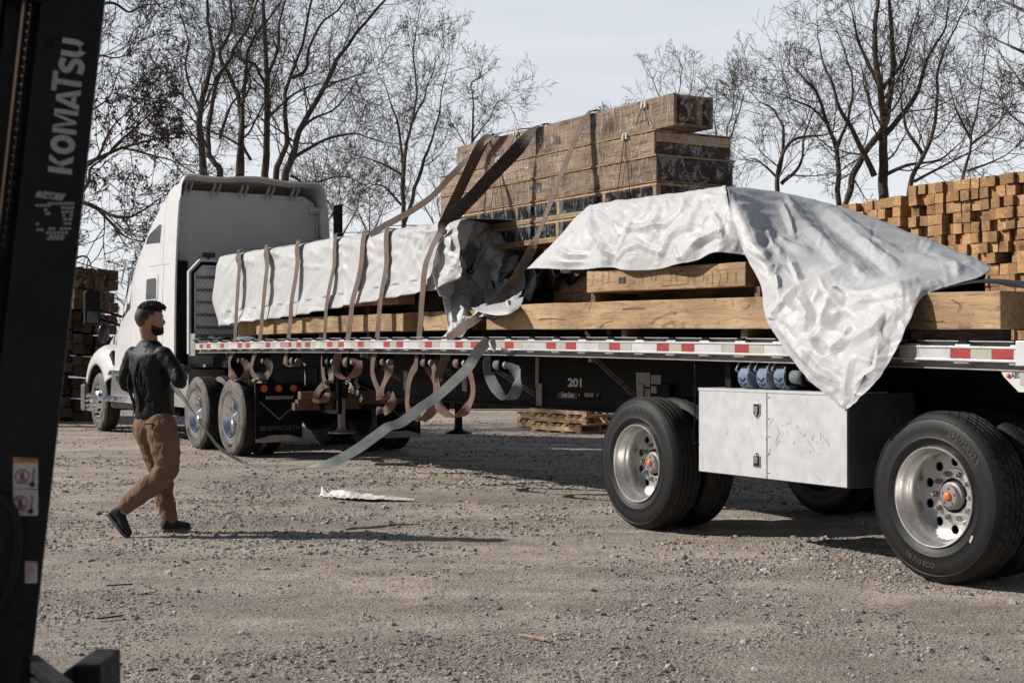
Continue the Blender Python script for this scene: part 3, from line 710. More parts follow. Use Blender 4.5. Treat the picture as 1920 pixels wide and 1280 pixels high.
# right-hand stack: beam ends look towards the truck (truck y), facing the sun
yS = -9.5; x0 = 7.75; pitch = .171; rows_z = []
lowmb = MB()
for c in range(28):
    x = x0+c*pitch; near = x < 10.25
    top = 4.03 if near else 3.90
    if c == 15: continue
    prot_c = random.uniform(-.05, .05); z = top-.1; r = 0
    bowed = random.uniform(-.02, .02)
    sag = 0 if near else -.05*((x-10.2)/2)
    while z > .05:
        prot = prot_c*.7+random.choice([0, 0, 0, 0, .03, -.04, .05, -.12])+random.uniform(-.02, .02)
        miss = random.random() < .035 and r > 1
        zz = z+sag+random.uniform(-.006, .006)
        if not miss:
            p = TM @ Vector((x+random.uniform(-.012, .012)+bowed*r*.2, yS+prot, zz))
            if r < (9 if near else 5): 
                put_beam(p, -AY+AX*random.uniform(-.03, .03), 'timber end in the %s row down of the %s stack beyond the tarp' % (ORD[r], 'right-hand' if near else 'left-hand'), 'square timbers in the %s stack beyond the tarp' % ('right-hand' if near else 'left-hand'), random.uniform(-.05, .05)+random.choice([0, math.pi/2]))
            else:
                lowmb.box((x-.08, yS-2.5, zz-.079), (x+.08, yS+prot, zz+.079))
        z -= .1665; r += 1
lowmb.build('stacked_timber', M['wood_z'], frame=TM, at=(x0, yS, 0)); tag(COL.objects[-1] if False else bpy.data.objects['stacked_timber'], 'lower courses of stacked timbers beyond the trailer', 'timber stack', kind='stuff')
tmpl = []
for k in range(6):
    mb = beam_mesh(.192, .188, 2.5, None); tmpl.append(mb.build('squared_timber', [M['wood_shade'], M['wood_shade']]))
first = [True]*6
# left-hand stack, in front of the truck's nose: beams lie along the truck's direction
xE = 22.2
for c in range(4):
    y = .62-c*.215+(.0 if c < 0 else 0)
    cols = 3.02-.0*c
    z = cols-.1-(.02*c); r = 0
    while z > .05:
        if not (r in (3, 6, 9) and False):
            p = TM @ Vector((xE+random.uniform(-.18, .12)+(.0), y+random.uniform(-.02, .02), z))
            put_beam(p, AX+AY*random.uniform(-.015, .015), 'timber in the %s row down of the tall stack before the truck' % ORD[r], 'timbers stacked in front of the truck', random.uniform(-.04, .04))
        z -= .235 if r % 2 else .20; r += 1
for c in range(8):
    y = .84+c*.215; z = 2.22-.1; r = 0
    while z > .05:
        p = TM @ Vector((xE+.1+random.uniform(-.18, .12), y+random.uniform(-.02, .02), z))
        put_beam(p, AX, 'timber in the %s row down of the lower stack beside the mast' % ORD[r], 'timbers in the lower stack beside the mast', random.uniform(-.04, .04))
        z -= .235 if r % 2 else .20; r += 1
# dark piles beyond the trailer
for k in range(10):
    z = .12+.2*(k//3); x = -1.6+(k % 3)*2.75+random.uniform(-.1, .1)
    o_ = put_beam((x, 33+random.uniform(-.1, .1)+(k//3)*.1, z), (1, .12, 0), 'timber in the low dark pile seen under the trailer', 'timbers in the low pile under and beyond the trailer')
bx = G(126, 781); mb = beam_mesh(.2, .17, .38, None); o_ = mb.build('timber_offcut', [M['wood_pale'], M['wood_end']], frame=Matrix.Translation((bx.x, bx.y-.1, .1)) @ Matrix.Rotation(R(90), 4, 'Y')); tag(o_, 'short pale timber offcut on the ground beside the mast', 'timber offcut')
# small fallen leaves heap by the front bumper
lf = MB()
for k in range(160):
    p = G(118+65*random.random(), 782+5*random.random()); s = .035
    a = Vector((random.uniform(-1, 1), random.uniform(-1, 1), random.uniform(-.3, .3)))*s; b_ = Vector((random.uniform(-1, 1), random.uniform(-1, 1), random.uniform(0, 1)))*s
    p = p+Vector((0, 0, .02+.03*random.random())); lf.add([p, p+a, p+a+b_, p+b_], [(0, 1, 2, 3)])
M['redleaf'] = paint('fallen_red_leaves', (.22, .07, .05), .8, var=.5)
tag(lf.build('fallen_leaves', M['redleaf'], at=(G(150, 785).x, G(150, 785).y, 0)), 'reddish fallen leaves on the gravel by the front bumper', 'leaves', kind='stuff')
# pallets
def pallet(at, rotz, L, Wd, label):
    root = empty('pallet', at, rotz=rotz, label=label, cat='pallet', group='wooden pallets beyond the trailer')
    for j in range(3):
        for_ = MB(); for_.box((0, j*(Wd-.05)/2, .022), (L, j*(Wd-.05)/2+.04, .115)); for_.build('stringer', M['wood_pale'], root, bevel=.004)
    n = 8
    for k in range(n):
        x = k*(L-.1)/(n-1)
        mb = MB(); mb.box((x, -.02, .118), (x+.1, Wd+.02, .14)); mb.build('deck_board', M['wood_pale'], root, bevel=.003)
    for k in range(4):
        x = k*(L-.1)/3
        mb = MB(); mb.box((x, 0, 0), (x+.1, Wd, .02)); mb.build('bottom_board', M['wood_pale'], root, bevel=.003)
    return root
def gxy(u, D): return Vector(((u-CX)/F*D, D, 0))
d0 = gxy(996, 24.6); d1 = gxy(1128, 23.3); ang = math.atan2(d1.y-d0.y, d1.x-d0.x)
pallet((d0.x, d0.y, .0), ang, 1.22, .95, 'pale wooden pallet at the bottom of the pile seen under the trailer')
pallet((d0.x+.0, d0.y, .146), ang, 1.36, .95, 'pale wooden pallet in the middle of the pile under the trailer')
pallet((d0.x-.02, d0.y, .292), ang, 1.40, .95, 'pale wooden pallet on top of the pile, close under the trailer beam')
d2 = gxy(970, 25.6)
pallet((d2.x, d2.y, .0), ang, 1.2, .9, 'lower of two pale pallets set behind the pallet pile')
pallet((d2.x, d2.y, .146), ang, 1.3, .9, 'upper of two pale pallets set behind the pallet pile')
# crumpled clear plastic sheet and wood splinters on the gravel
mb = MB(); pc = G(685, 935)
def pf(a, c):
    l = (a-.5)*1.0; w = (c-.5)*.34*(1-abs(a-.35)*1.1)
    z = .012+.075*max(0, noise.noise(Vector((a*5, c*3, 1))))*(1-a)*1.6+.03*abs(noise.noise(Vector((a*14, c*9, 5))))*(1.2-a)
    return (pc.x+l*.93+.02, pc.y-l*.42+w*1.2, z+.004)
mb.grid(pf, 60, 24)
m, nt, b, o = mat('cloudy_plastic'); b.inputs['Base Color'].default_value = (.72, .68, .64, 1); b.inputs['Roughness'].default_value = .3
bump(nt, b, noi(nt, coords(nt), 14, 6, .7, 1), .8, .02); M['plasticsheet'] = m
tag(mb.build('plastic_sheet', m, at=(pc.x, pc.y, 0), solid=.002), 'crumpled pale plastic sheet lying flat on the gravel', 'plastic sheet')
for k, (u, v, L, a, lab, mt) in enumerate([(1000, 1198, .16, -.5, 'pale wood splinter on the gravel in the foreground', 'wood_pale'), (225, 1100, .15, .05, 'grey-brown bark splinter on the gravel near the mast', 'wood_dark'), (207, 1161, .12, .3, 'dark wood splinter between the mast foot and the gravel', 'wood_dark'), (210, 1250, .10, -.1, 'short dark splinter beside the fork carriage', 'wood_dark'), (275, 1115, .10, .4, 'thin pale twig on the gravel behind the walking man', 'wood_pale')]):
    p = G(u, v); mb = MB(); mb.bar((p.x-L/2*math.cos(a), p.y-L/2*math.sin(a)*2, .012), (p.x+L/2*math.cos(a), p.y+L/2*math.sin(a)*2, .018), .014, .008)
    tag(mb.build('wood_splinter', M[mt], at=(p.x, p.y, .01), bevel=.002), lab, 'splinter', 'wood splinters on the gravel')
# ------------------------------------------------------------------ wheels
def tyre_mb(kind='rib', r=.51, w=.28, fine=True):
    """outer face at y=0, body towards -y"""
    mb = MB(); k = r/.51
    o_ = [(.298, -.022), (.312, -.010), (.345, -.004), (.352, -.001), (.358, -.004), (.40, 0), (.44, -.003), (.462, -.010), (.466, -.007), (.472, -.012), (.492, -.026), (.503, -.040)]
    prof = [(a*k, b) for a, b in o_]
    mb.lathe(prof, 96, mi=0)
    mb.lathe([(a*k, -w-b) for a, b in o_][::-1], 96, mi=0)
    nt_, nw = (480, 44) if fine else (160, 20)
    y0, y1 = -.040, -w+.040
    def rad(t, q):                                     # q in 0..1 across the tread
        rr = .5115*k-.007*(2*q-1)**4
        e = min(q, 1-q)
        if kind == 'rib':
            for g in (.16, .385, .615, .84):
                if abs(q-g) < .022: return rr-.012
            if e < .05: return rr-.004
        elif kind == 'block':
            row = int(q*5); f = q*5-row
            if min(f, 1-f) < .07 and 0 < q < 1 and .15 < q < .85: return rr-.011
            ph = (t*46+(.5 if row % 2 else 0)+.12*math.sin(f*6.28)) % 1
            if ph < .10: return rr-.011
        elif kind == 'hex':
            row = int(q*5); f = q*5-row
            zz = .10*math.sin(t*52*6.28)
            if abs(((q*5+zz) % 1)-.0) < .13 and .12 < q < .95: return rr-.014
            ph = (t*52+(.5 if row % 2 else 0)+.15*math.sin(f*3.14)) % 1
            if ph < .2: return rr-.014
        return rr
    def fn(a, b):
        t = a; R_ = rad(t, b) if 0 < b < 1 else .503*k
        an = 2*math.pi*t
        return (R_*math.cos(an), y0+(y1-y0)*b, R_*math.sin(an))
    mb.grid(fn, nt_, nw, mi=1, smooth=False)
    mb.lathe([(.298*k, -.022), (.29*k, -w/2), (.298*k, -w+.022)], 48, mi=0)
    return mb
def arc_text(mb, txt, radius, ang, y, size, bold=0, flip=False, mi=0, ext=.0015, space=1.0):
    """letters bent round the wheel, read from outside (+y looking to -y); ang in degrees from forward(+x)"""
    def fn(p):
        s = -1 if flip else 1
        a = ang+math.degrees(-(-p.x)*s/radius)
        rr = radius+p.y*s; an = R(a)
        return Vector((rr*math.cos(an), y+p.z, rr*math.sin(an)))
    add_text(mb, txt, lambda p: fn(Vector((p.x, p.y, p.z))), mi, size=size, bold=bold, ext=ext, space=space)
def rim_mb(kind):
    mb = MB()
    if kind == 'deep':
        mb.lathe([(.300, -.024), (.3015, -.010), (.297, -.003), (.291, -.004), (.288, -.014), (.281, -.026), (.274, -.045), (.270, -.075), (.262, -.088), (.254, -.10), (.250, -.135), (.249, -.20)], 96)
        D = -.205
        vs, fs = plate2d(circ(.251, 72), [circ(.029, 20, (.205*math.cos(R(18+36*k)), .205*math.sin(R(18+36*k)))) for k in range(10)]+[circ(.105, 40)], .012)
        mb.add([(p[0], D+p[2], p[1]) for p in vs], fs, 0)
        mb.lathe([(.168, D+.006), (.163, D+.016), (.15, D+.018), (.105, D+.018)], 64)
    elif kind == 'drive':
        mb.lathe([(.300, -.024), (.3015, -.010), (.297, -.003), (.290, -.004), (.285, -.018), (.270, -.036), (.262, -.06), (.252, -.075), (.246, -.12), (.243, -.185)], 96)
        D = -.19
        vs, fs = plate2d(circ(.246, 72), [circ(.025, 20, (.2*math.cos(R(18+36*k)), .2*math.sin(R(18+36*k)))) for k in range(10)], .012)
        mb.add([(p[0], D+p[2], p[1]) for p in vs], fs, 0)
    else:
        mb.lathe([(.300, -.024), (.3015, -.010), (.297, -.003), (.288, -.004), (.280, -.020), (.262, -.032), (.25, -.02), (.235, .0), (.20, .035), (.17, .055), (.16, .055)], 96)
        vs, fs = plate2d(circ(.17, 48), [circ(.06, 32)], .012)
        mb.add([(p[0], .052+p[2], p[1]) for p in vs], fs, 0)
        for k in range(10):
            a = R(36*k); c = (.222*math.cos(a), .018, .222*math.sin(a))
            mb.cyl((c[0]-.01*math.cos(a), .012, c[2]-.01*math.sin(a)), (c[0]+.012*math.cos(a), .032, c[2]+.012*math.sin(a)), .022, n=14, mi=1)
    return mb
def hub_mb(kind):
    mb = MB()
    if kind == 'deep':
        mb.lathe([(.10, -.215), (.10, -.195), (.085, -.19), (.083, -.165), (.068, -.16), (.064, -.145), (.062, -.140), (.03, -.137), (0, -.136)], 40)
        for k in range(10):
            a = R(36*k); mb.cyl((.135*math.cos(a), -.20, .135*math.sin(a)), (.135*math.cos(a), -.165, .135*math.sin(a)), .018, n=6); mb.cyl((.135*math.cos(a), -.165, .135*math.sin(a)), (.135*math.cos(a), -.15, .135*math.sin(a)), .010, n=10)
        for k in range(5):
            a = R(72*k+20); mb.cyl((.047*math.cos(a), -.139, .047*math.sin(a)), (.047*math.cos(a), -.131, .047*math.sin(a)), .007, n=6)
    elif kind == 'drive':
        mb.lathe([(.155, -.185), (.15, -.16), (.12, -.15), (.115, -.14), (.06, -.075), (.0, -.025)], 48)
    else:
        mb.lathe([(.165, .05), (.16, .065), (.1, .07), (.095, .10), (.07, .12), (0, .128)], 40)
        for k in range(10):
            a = R(36*k+10); mb.tube([(.135*math.cos(a), .05, .135*math.sin(a)), (.135*math.cos(a), .07, .135*math.sin(a)), (.135*math.cos(a), .16, .135*math.sin(a)), (.135*math.cos(a), .18, .135*math.sin(a))], [.024, .021, .021, .012], 12)
    return mb
_shared = {}
def wheel(parent, x, y, r=.51, kind='block', rim='deep', mark=None, outer=True, side=1, spin=0, markmat='tyremark', label=None, tyremat='tyre', fine=True):
    root = empty('wheel'); root.parent = parent; root.location = (x, y, r); root.rotation_euler = (0, spin, 0)
    if side < 0: root.rotation_euler = (0, spin, math.pi)
    if label: root['label'] = label
    key = (kind, r, tyremat, fine)
    if key not in _shared:
        o_ = tyre_mb(kind, r, fine=fine).build('tyre', [M[tyremat], M['tread']], root, sharp=35); _shared[key] = o_
    else:
        o_ = _shared[key].copy(); COL.objects.link(o_); o_.parent = root
    if outer:
        kr = ('rim', rim)
        if kr not in _shared:
            q = rim_mb(rim).build('rim', [M['rim' if rim == 'deep' else 'chrome'], M['black']], root, sharp=45); _shared[kr] = q
            q2 = hub_mb(rim).build('hub', M['alu_dirty' if rim == 'deep' else 'chrome'], root, sharp=35); _shared[('hub', rim)] = q2
        else:
            for nm_ in (kr, ('hub', rim)):
                q = _shared[nm_].copy(); COL.objects.link(q); q.parent = root
        if rim == 'deep':
            mb = MB(); mb.lathe([(.024, -.136), (.024, -.126), (.018, -.121), (0, -.119)], 24); mb.build('hub_cap', M['orange'], root)
            mb = MB(); mb.cyl((0, -.30, 0), (0, -.19, 0), .12, n=30); mb.build('brake_drum', M['black'], root)
    if mark:
        for t_ in mark: mb = MB(); arc_text(mb, *t_[:4], **t_[4]); mb.build('sidewall_lettering', M[markmat], root)
    return root
# ------------------------------------------------------------------ flatbed trailer
TR = TM
trailer = empty('flatbed_trailer', mtx=TM.copy(), label='long aluminium-edged flatbed trailer with red and silver tape along its rub rail', cat='trailer')
def dbox(mb, x0, x1, y0, y1, d0, d1, mi=0, step=.6):
    n = max(1, int(abs(x1-x0)/step)); P = [x0+(x1-x0)*k/n for k in range(n+1)]
    vs = []
    for x in P:
        z = deck(x); vs += [(x, y0, z+d0), (x, y1, z+d0), (x, y1, z+d1), (x, y0, z+d1)]
    fs = [(k*4+j, k*4+(j+1) % 4, (k+1)*4+(j+1) % 4, (k+1)*4+j) for k in range(n) for j in range(4)]
    mb.add(vs, [f[::-1] for f in fs]+[(0, 1, 2, 3), (n*4+3, n*4+2, n*4+1, n*4)], mi)
XR, XF = -1.0, 13.22
mb = MB()
for k in range(8): dbox(mb, XR+.02, XF-.02, -1.19+k*.2975, -1.19+k*.2975+.292, -.045, -.012)
M['deckwood'] = wood('worn_deck_boards', (.10, .075, .055), (.22, .17, .13), axis=0)
mb.build('deck_floor', M['deckwood'], trailer, bevel=.003)
for s in (1, -1):
    mb = MB(); Y = lambda a, b: (s*a, s*b) if s > 0 else (s*b, s*a)
    dbox(mb, XR, XF, *Y(1.195, 1.232), -.150, -.002)
    dbox(mb, XR, XF, *Y(1.185, 1.255), -.158, -.150)
    dbox(mb, XR, XF, *Y(1.14, 1.250), -.001, .004)
    mb.build('side_rail', M['alu_dirty'], trailer, bevel=.002)
    mb = MB(); dbox(mb, XR, XF, *Y(1.10, 1.262), .0045, .0085); mb.build('edge_cap', M['alu_rail'], trailer)
    mb = MB()
    dbox(mb, XR+.02, XF, *Y(1.281, 1.293), -.100, -.028)
    dbox(mb, XR+.02, XF, *Y(1.272, 1.300), -.034, -.022)
    dbox(mb, XR+.02, XF, *Y(1.272, 1.300), -.109, -.096)
    mb.build('rub_rail', M['alu_rail'], trailer, bevel=.002)
    pk = MB(); pd = MB()
    k = 0; x = XR+.35
    while x < XF-.2:
        z = deck(x)
        pk.box((x-.055, *([s*1.233] if s > 0 else [s*1.280]), z-.125), (x+.055, *([s*1.280] if s > 0 else [s*1.233]), z-.012))
        pk.box((x-.055, *([s*1.238] if s > 0 else [s*1.290]), z-.121), (x+.055, *([s*1.290] if s > 0 else [s*1.238]), z-.112))
        pd.box((x-.032, *([s*1.236] if s > 0 else [s*1.277]), z-.010), (x+.032, *([s*1.277] if s > 0 else [s*1.236]), z+.0095))
        x += .392; k += 1
    pk.build('stake_pocket', M['alu_rail'], trailer, bevel=.002)['kind'] = 'stuff'
    pd.build('pocket_opening', M['black'], trailer)['kind'] = 'stuff'
# reflective tape, groups of three
starts = [-.63, .06, .70, 1.44, 2.19, 2.96, 3.73, 4.56, 5.32, 6.08, 6.85, 7.62, 8.28, 9.05, 9.66-.2, 10.28, 11.11, 11.91, 12.60]
for i, x in enumerate(starts):
    for j in range(3):
        red = (i+j) % 2 == 0
        if x+.15*(j+1) > XF-.02: continue
        mb = MB(); dbox(mb, x+.15*j, x+.15*j+.149, 1.2905, 1.2945, -.093, -.037)
        o_ = mb.build('tape_strip', M['red' if red else 'greytape'], trailer)
# faint round emblem on each silver strip of the rear half
mb = MB()
for i, x in enumerate(starts[:8]):
    for j in range(3):
        if (i+j) % 2 == 1:
            c = x+.15*j+.075; z = deck(c)-.065
            for k in range(24):
                a0, a1 = 2*math.pi*k/24, 2*math.pi*(k+1)/24
                mb.add([(c+r_*math.cos(a), 1.2952, z+r_*math.sin(a)) for a, r_ in ((a0, .0215), (a1, .0215), (a1, .0245), (a0, .0245))], [(0, 1, 2, 3)])
            for p0, p1 in (((-.012, -.018), (-.004, .016)), ((-.004, .016), (.004, -.002)), ((.004, -.002), (.012, -.018)), ((-.008, -.004), (.006, -.004))):
                mb.bar((c+p0[0], 1.2952, z+p0[1]), (c+p1[0], 1.2952, z+p1[1]), .003, .0006, up=(0, 1, 0))
M['emblem'] = paint('embossed_tape_emblem', (.55, .54, .48), .4)
mb.build('tape_emblem', M['emblem'], trailer)
# little red maker's sticker with script
mb = MB(); dbox(mb, 9.83, 10.1, 1.294, 1.297, -.088, -.032); st = mb.build('maker_sticker', M['red'], trailer)
mb = MB(); add_text(mb, 'Great Dane', lambda p: Vector((9.965-p.x, 1.2985, deck(9.96)-.06+p.y)), size=.062, bold=.001, shear=.3, space=.85); q = mb.build('sticker_script', M['stickerwhite'], st)
# main beams
for s in (1, -1):
    mb = MB(); y = s*.52
    prof = [(-1.0, 1.05), (0, .97), (1.6, .93), (2.6, .855), (8.6, .855), (9.8, 1.05), (10.6, 1.16), (13.0, 1.20)]
    vs = []
    for x, zb in prof:
        z1 = deck(x)-.15
        vs += [(x, y-.007, zb), (x, y+.007, zb), (x, y+.007, z1), (x, y-.007, z1)]
    n = len(prof)-1
    mb.add(vs, [(k*4+j, k*4+(j+1) % 4, (k+1)*4+(j+1) % 4, (k+1)*4+j) for k in range(n) for j in range(4)])
    for t in (0, 1):
        vs = []
        for x, zb in prof:
            zt = zb if t == 0 else deck(x)-.135
            vs += [(x, y-.075, zt-.02), (x, y+.075, zt-.02), (x, y+.075, zt), (x, y-.075, zt)]
        mb.add(vs, [(k*4+j, k*4+(j+1) % 4, (k+1)*4+(j+1) % 4, (k+1)*4+j) for k in range(n) for j in range(4)])
    mb.build('main_beam', M['black'], trailer)
mb = MB()
x = XR+.2
while x < XF:
    z = deck(x); mb.box((x-.03, -1.19, z-.13), (x+.03, 1.19, z-.05)); x += .405
mb.build('crossmembers', M['black'], trailer)
# braces between rail and beam
for (u0, v0, u1, v1) in ((1113, 672, 1190, 742), (925, 690, 1001, 738), (683, 664, 752, 712), (800, 664, 862, 712)):
    a = S(u0, v0, 1.15); b_ = S(u1, v1, .60)
    mb = MB(); mb.bar(a, b_, .05, .008, up=(0, 1, .3)); mb.bar(a+Vector((0, 0, .012)), b_+Vector((0, 0, .012)), .012, .03, up=(0, 1, .3))
    mb.box((b_.x-.05, .528, b_.z-.12), (b_.x+.05, .545, b_.z+.10)); mb.box((a.x-.02, 1.12, a.z-.03), (a.x+.02, 1.19, a.z+.04))
    mb.build('brace', M['alu_dirty'], trailer, bevel=.002)
p = S(1004, 690, .56); mb = MB(); mb.box((p.x-.025, .53, p.z-.18), (p.x+.025, .545, p.z+.10)); mb.build('beam_stiffener', M['alu_dirty'], trailer)
# lettering on the beam web
def webtxt(txt, u, v, hpx, mname, bold=.0, shear=0, squeeze=1.0, nm='lettering', y=.531):
    c = S(u, v, y); mb = MB(); sc = hpx/F*(c.y*0+1)
    Yd = ((TM @ c).y); size = hpx*Yd/F/.72
    add_text(mb, txt, lambda p: Vector((c.x-p.x*squeeze, y+.002, c.z+p.y)), size=size, bold=bold, shear=shear); return mb.build(nm, M[mname], trailer)
webtxt('201', 1079.5, 718, 15.5, 'whitepaint', bold=.004, squeeze=1.6, nm='fleet_number')
c0 = S(1046, 741, .531); c1 = S(1126, 741, .531)
mb = MB(); mb.box((c1.x, .528, c0.z-.032), (c0.x+.0, .5315, c0.z+.036)); pl = mb.build('maker_plate', M['flap'], trailer)
p1 = S(1084, 741, .533)
mb = MB(); mb.box((p1.x+.02, .5316, c0.z-.026), (c0.x, .5325, c0.z+.03)); mb.build('maker_plate_red', paint('dark_red_plate', (.10, .018, .016), .5), pl)
webtxt('Great Dane', 1064, 740, 9.5, 'whitepaint', bold=.002, shear=.35, squeeze=.68, nm='maker_lettering', y=.534)
webtxt('FREEDOM', 1104, 740.5, 7.5, 'fade', bold=.002, shear=.25, squeeze=.66, nm='model_lettering', y=.534)
webtxt('LT', 1121, 740.8, 5.5, 'fade', bold=.001, shear=.2, squeeze=.8, nm='suffix_lettering', y=.534)
c = S(1086, 740, .534); mb = MB(); mb.add([(c.x+(.020 if k % 2 == 0 else .008)*math.sin(math.pi*k/5), .5355, c.z+(.020 if k % 2 == 0 else .008)*math.cos(math.pi*k/5)) for k in range(10)], [tuple(range(10))]); mb.build('star_mark', M['fade'], trailer)
for (a, b_, c_, d_) in ((1193, 698, 1219, 725), (1221, 703, 1239, 720), (1198, 728, 1219, 751), (1221, 724, 1233, 737), (1235, 723, 1240, 731)):
    p0 = S(a, b_, .53); p1 = S(c_, d_, .53); mb = MB(); mb.box((p1.x, .5275, p1.z), (p0.x, .531, p0.z)); st = mb.build('paper_notice', M['paper'], trailer)
    mb = MB(); n = max(2, int((p0.z-p1.z)/.012)); 
    for k in range(1, n): 
        zz = p1.z+(p0.z-p1.z)*k/n; mb.box((p1.x+.01, .5312, zz), (p0.x-.01-.02*random.random(), .5316, zz+.002))
    mb.build('notice_print', M['ink'], st)
# rear corner: grey end plate, white bracket with ABS lamp
mb = MB(); z = deck(-.75)
p = S(1905, 650, 1.3)
mb.box((XR-.02, 1.20, z-.125), (p.x+.0, 1.306, z+.014)); mb.build('corner_plate', M['alu'], trailer, bevel=.004)
p0 = S(1876, 692, 1.24); p1 = S(1880, 700, 1.24); p2 = S(1911, 735, 1.24)
mb = MB(); mb.prism([(p0.x, deck(p0.x)-.15), (p1.x-.01, deck(p0.x)-.19), (p2.x, p2.z), (XR, p2.z), (XR, deck(XR)-.15)], 'y', 1.20, 1.246); br = mb.build('corner_bracket', M['white'], trailer, bevel=.003)
c = S(1891, 704, 1.246); mb = MB(); mb.lathe([(.014, 0), (.014, .006), (.009, .012), (0, .013)], 20, c=(c.x, 1.246, c.z)); mb.build('abs_lamp', M['orange'], br)
c = S(1903, 704, 1.25); mb = MB(); add_text(mb, 'ABS', lambda p: Vector((c.x-p.x*.75, 1.2475, c.z+p.y)), size=.045, bold=.001); mb.build('abs_lettering', M['ink'], br)
p0 = S(1912, 697, 1.25); mb = MB(); mb.box((XR+.005, 1.246, p0.z-.075), (p0.x, 1.2485, p0.z)); mb.build('corner_sticker', M['paper'], br)
# wheels (dual, spread axles)
txA = [('295/75R22.5', .405, 128, .0006, dict(size=.056, bold=.0015)), ('HI 710 ECO', .405, 283, .0006, dict(size=.045, bold=.001, flip=True))]
txB = [('295/75 R 22.5', .405, 99, .0006, dict(size=.045, bold=.001))]
for xi, (xx, knd, tx) in enumerate(((0.0, 'block', txA), (2.97, 'rib', txB))):
    wheel(trailer, xx, 1.25, kind=knd, mark=tx, spin=R(0), label='block-tread dual wheel at the rear' if xi == 0 else 'ribbed-tread dual wheel of the front axle')
    wheel(trailer, xx, .93, kind=knd, outer=False)
    wheel(trailer, xx, -1.25, kind=knd, side=-1); wheel(trailer, xx, -.93, kind=knd, outer=False, side=-1)
    mb = MB(); mb.cyl((xx, -1.0, .51), (xx, 1.0, .51), .065, n=16)
    for s in (1, -1):
        mb.bar((xx+.55, s*.52, .82), (xx-.1, s*.52, .60), .09, .10); mb.cyl((xx-.25, s*.52, .62), (xx-.25, s*.52, .92), .12, n=16); mb.cyl((xx+.22, s*.4, .45), (xx+.32, s*.4, .62), .09, n=16)
        mb.box((xx+.45, s*.52-.06, .7), (xx+.62, s*.52+.06, 1.1))
        mb.lathe([(.24, -.12), (.24, .06)], 32, c=(xx, s*.62, .51))
    mb.build('axle', M['black'], trailer)
# white crayon mark on the rear tyre
mb = MB(); mb.bar((.285, 1.2512, .51-.235), (.305, 1.2512, .51-.195), .014, .001, up=(0, 1, 0)); mb.xf(lambda p: Vector((-p.x, p.y, p.z))); mb.build('chalk_mark', M['stickerwhite'], trailer)
# toolbox
tl = S(1309.6, 730.6, 1.25); bx_ = S(1589, 911.5, 1.25); x1, x0_ = tl.x, bx_.x; zt, zb = 1.105, .502
tb = MB(); tb.box((x0_, .64, zb), (x1, 1.246, zt)); M['alu_side'] = paint('grimy_shaded_toolbox_side', (.10, .10, .098), .5, metal=.2, var=.2, scale=5, dirt=(.05, .046, .04), dirt_amt=.7); tbo = tb.build('toolbox', M['alu_side'], trailer, bevel=.006)  # body darker than its doors: grime plus the end's shade put into the colour
mb = MB(); mb.box((x0_-.002, .9, zt+.0005), (x1+.002, 1.2535, zt+.006)); mb.box((x0_-.002, 1.2525, zt-.012), (x1+.002, 1.2555, zt+.006)); mb.build('toolbox_lip', M['alu'], tbo)
sm = S(1438, 800, 1.25).x
mb = MB(); mb.box((sm+.004, 1.2465, zb+.006), (x1-.006, 1.2515, zt-.012)); mb.build('toolbox_door', M['alu'], tbo, bevel=.002)
mb = MB(); mb.box((x0_+.006, 1.2465, zb+.006), (sm-.004, 1.2505, zt-.012)); mb.build('toolbox_panel', M['alu'], tbo, bevel=.002)
random.seed(77); mb = MB()
for k in range(46):
    xx = random.uniform(x0_+.05, x1-.05); zz2 = random.choice([random.uniform(zb+.03, zt-.05), random.uniform(zb+.25, zt-.25)])
    if k < 26: xx = random.gauss((x0_+sm)/2+.05, .11); zz2 = random.gauss((zb+zt)/2, .06)
    if not (x0_+.02 < xx < x1-.02 and zb+.03 < zz2 < zt-.03): continue
    a = random.uniform(.6, 2.3); L = random.uniform(.006, .03) if k < 26 else random.uniform(.02, .10)
    mb.bar((xx-L*math.cos(a)/2, 1.2518, zz2-L*math.sin(a)/2), (xx+L*math.cos(a)/2, 1.2518, zz2+L*math.sin(a)/2), random.uniform(.0015, .004), .0006, up=(0, 1, 0))
mb.build('scuffs', paint('scuffed_grey_metal', (.36, .355, .35), .5, metal=.2), tbo)
mb = MB()
for v in (745, 785, 818, 850, 886): c = S(1438, v, 1.25); mb.cyl((sm-.022, 1.25, c.z), (sm-.022, 1.2535, c.z), .005, n=8)
mb.build('rivets', M['black'], tbo)
for v in (768, 863):
    c = S(1419.5, v, 1.252); s = 1 if v < 800 else -1
    mb = MB(); mb.prism([(c.x+.036, c.z+.045*s), (c.x+.036, c.z-.03*s), (c.x, c.z-.062*s), (c.x-.036, c.z-.03*s), (c.x-.036, c.z+.045*s)], 'y', 1.2518, 1.258); lt = mb.build('latch', M['chrome'], tbo, bevel=.003)
    mb = MB(); mb.prism([(c.x+.027, c.z+.036*s), (c.x+.027, c.z-.024*s), (c.x, c.z-.05*s), (c.x-.027, c.z-.024*s), (c.x-.027, c.z+.036*s)], 'y', 1.2583, 1.2595); mb.build('latch_recess', M['black'], lt)
    mb = MB(); mb.box((c.x-.017, 1.2597, c.z-.02), (c.x+.017, 1.266, c.z+.024)); mb.cyl((c.x, 1.26, c.z-.032*s), (c.x, 1.268, c.z-.032*s), .009, n=14); mb.build('paddle', M['chrome'], lt, bevel=.002)
mb = MB()
for x in (x0_+.15, x1-.15):
    mb = MB(); mb.box((x-.03, .7, zt), (x+.03, 1.1, deck(x)-.13)); mb.build('toolbox_hanger', M['black'], trailer)
# inner tank / clutter behind the box
mb = MB(); mb.cyl((1.0, -.2, .86), (2.2, -.2, .86), .14, n=24); mb.build('air_tank', M['black'], trailer)
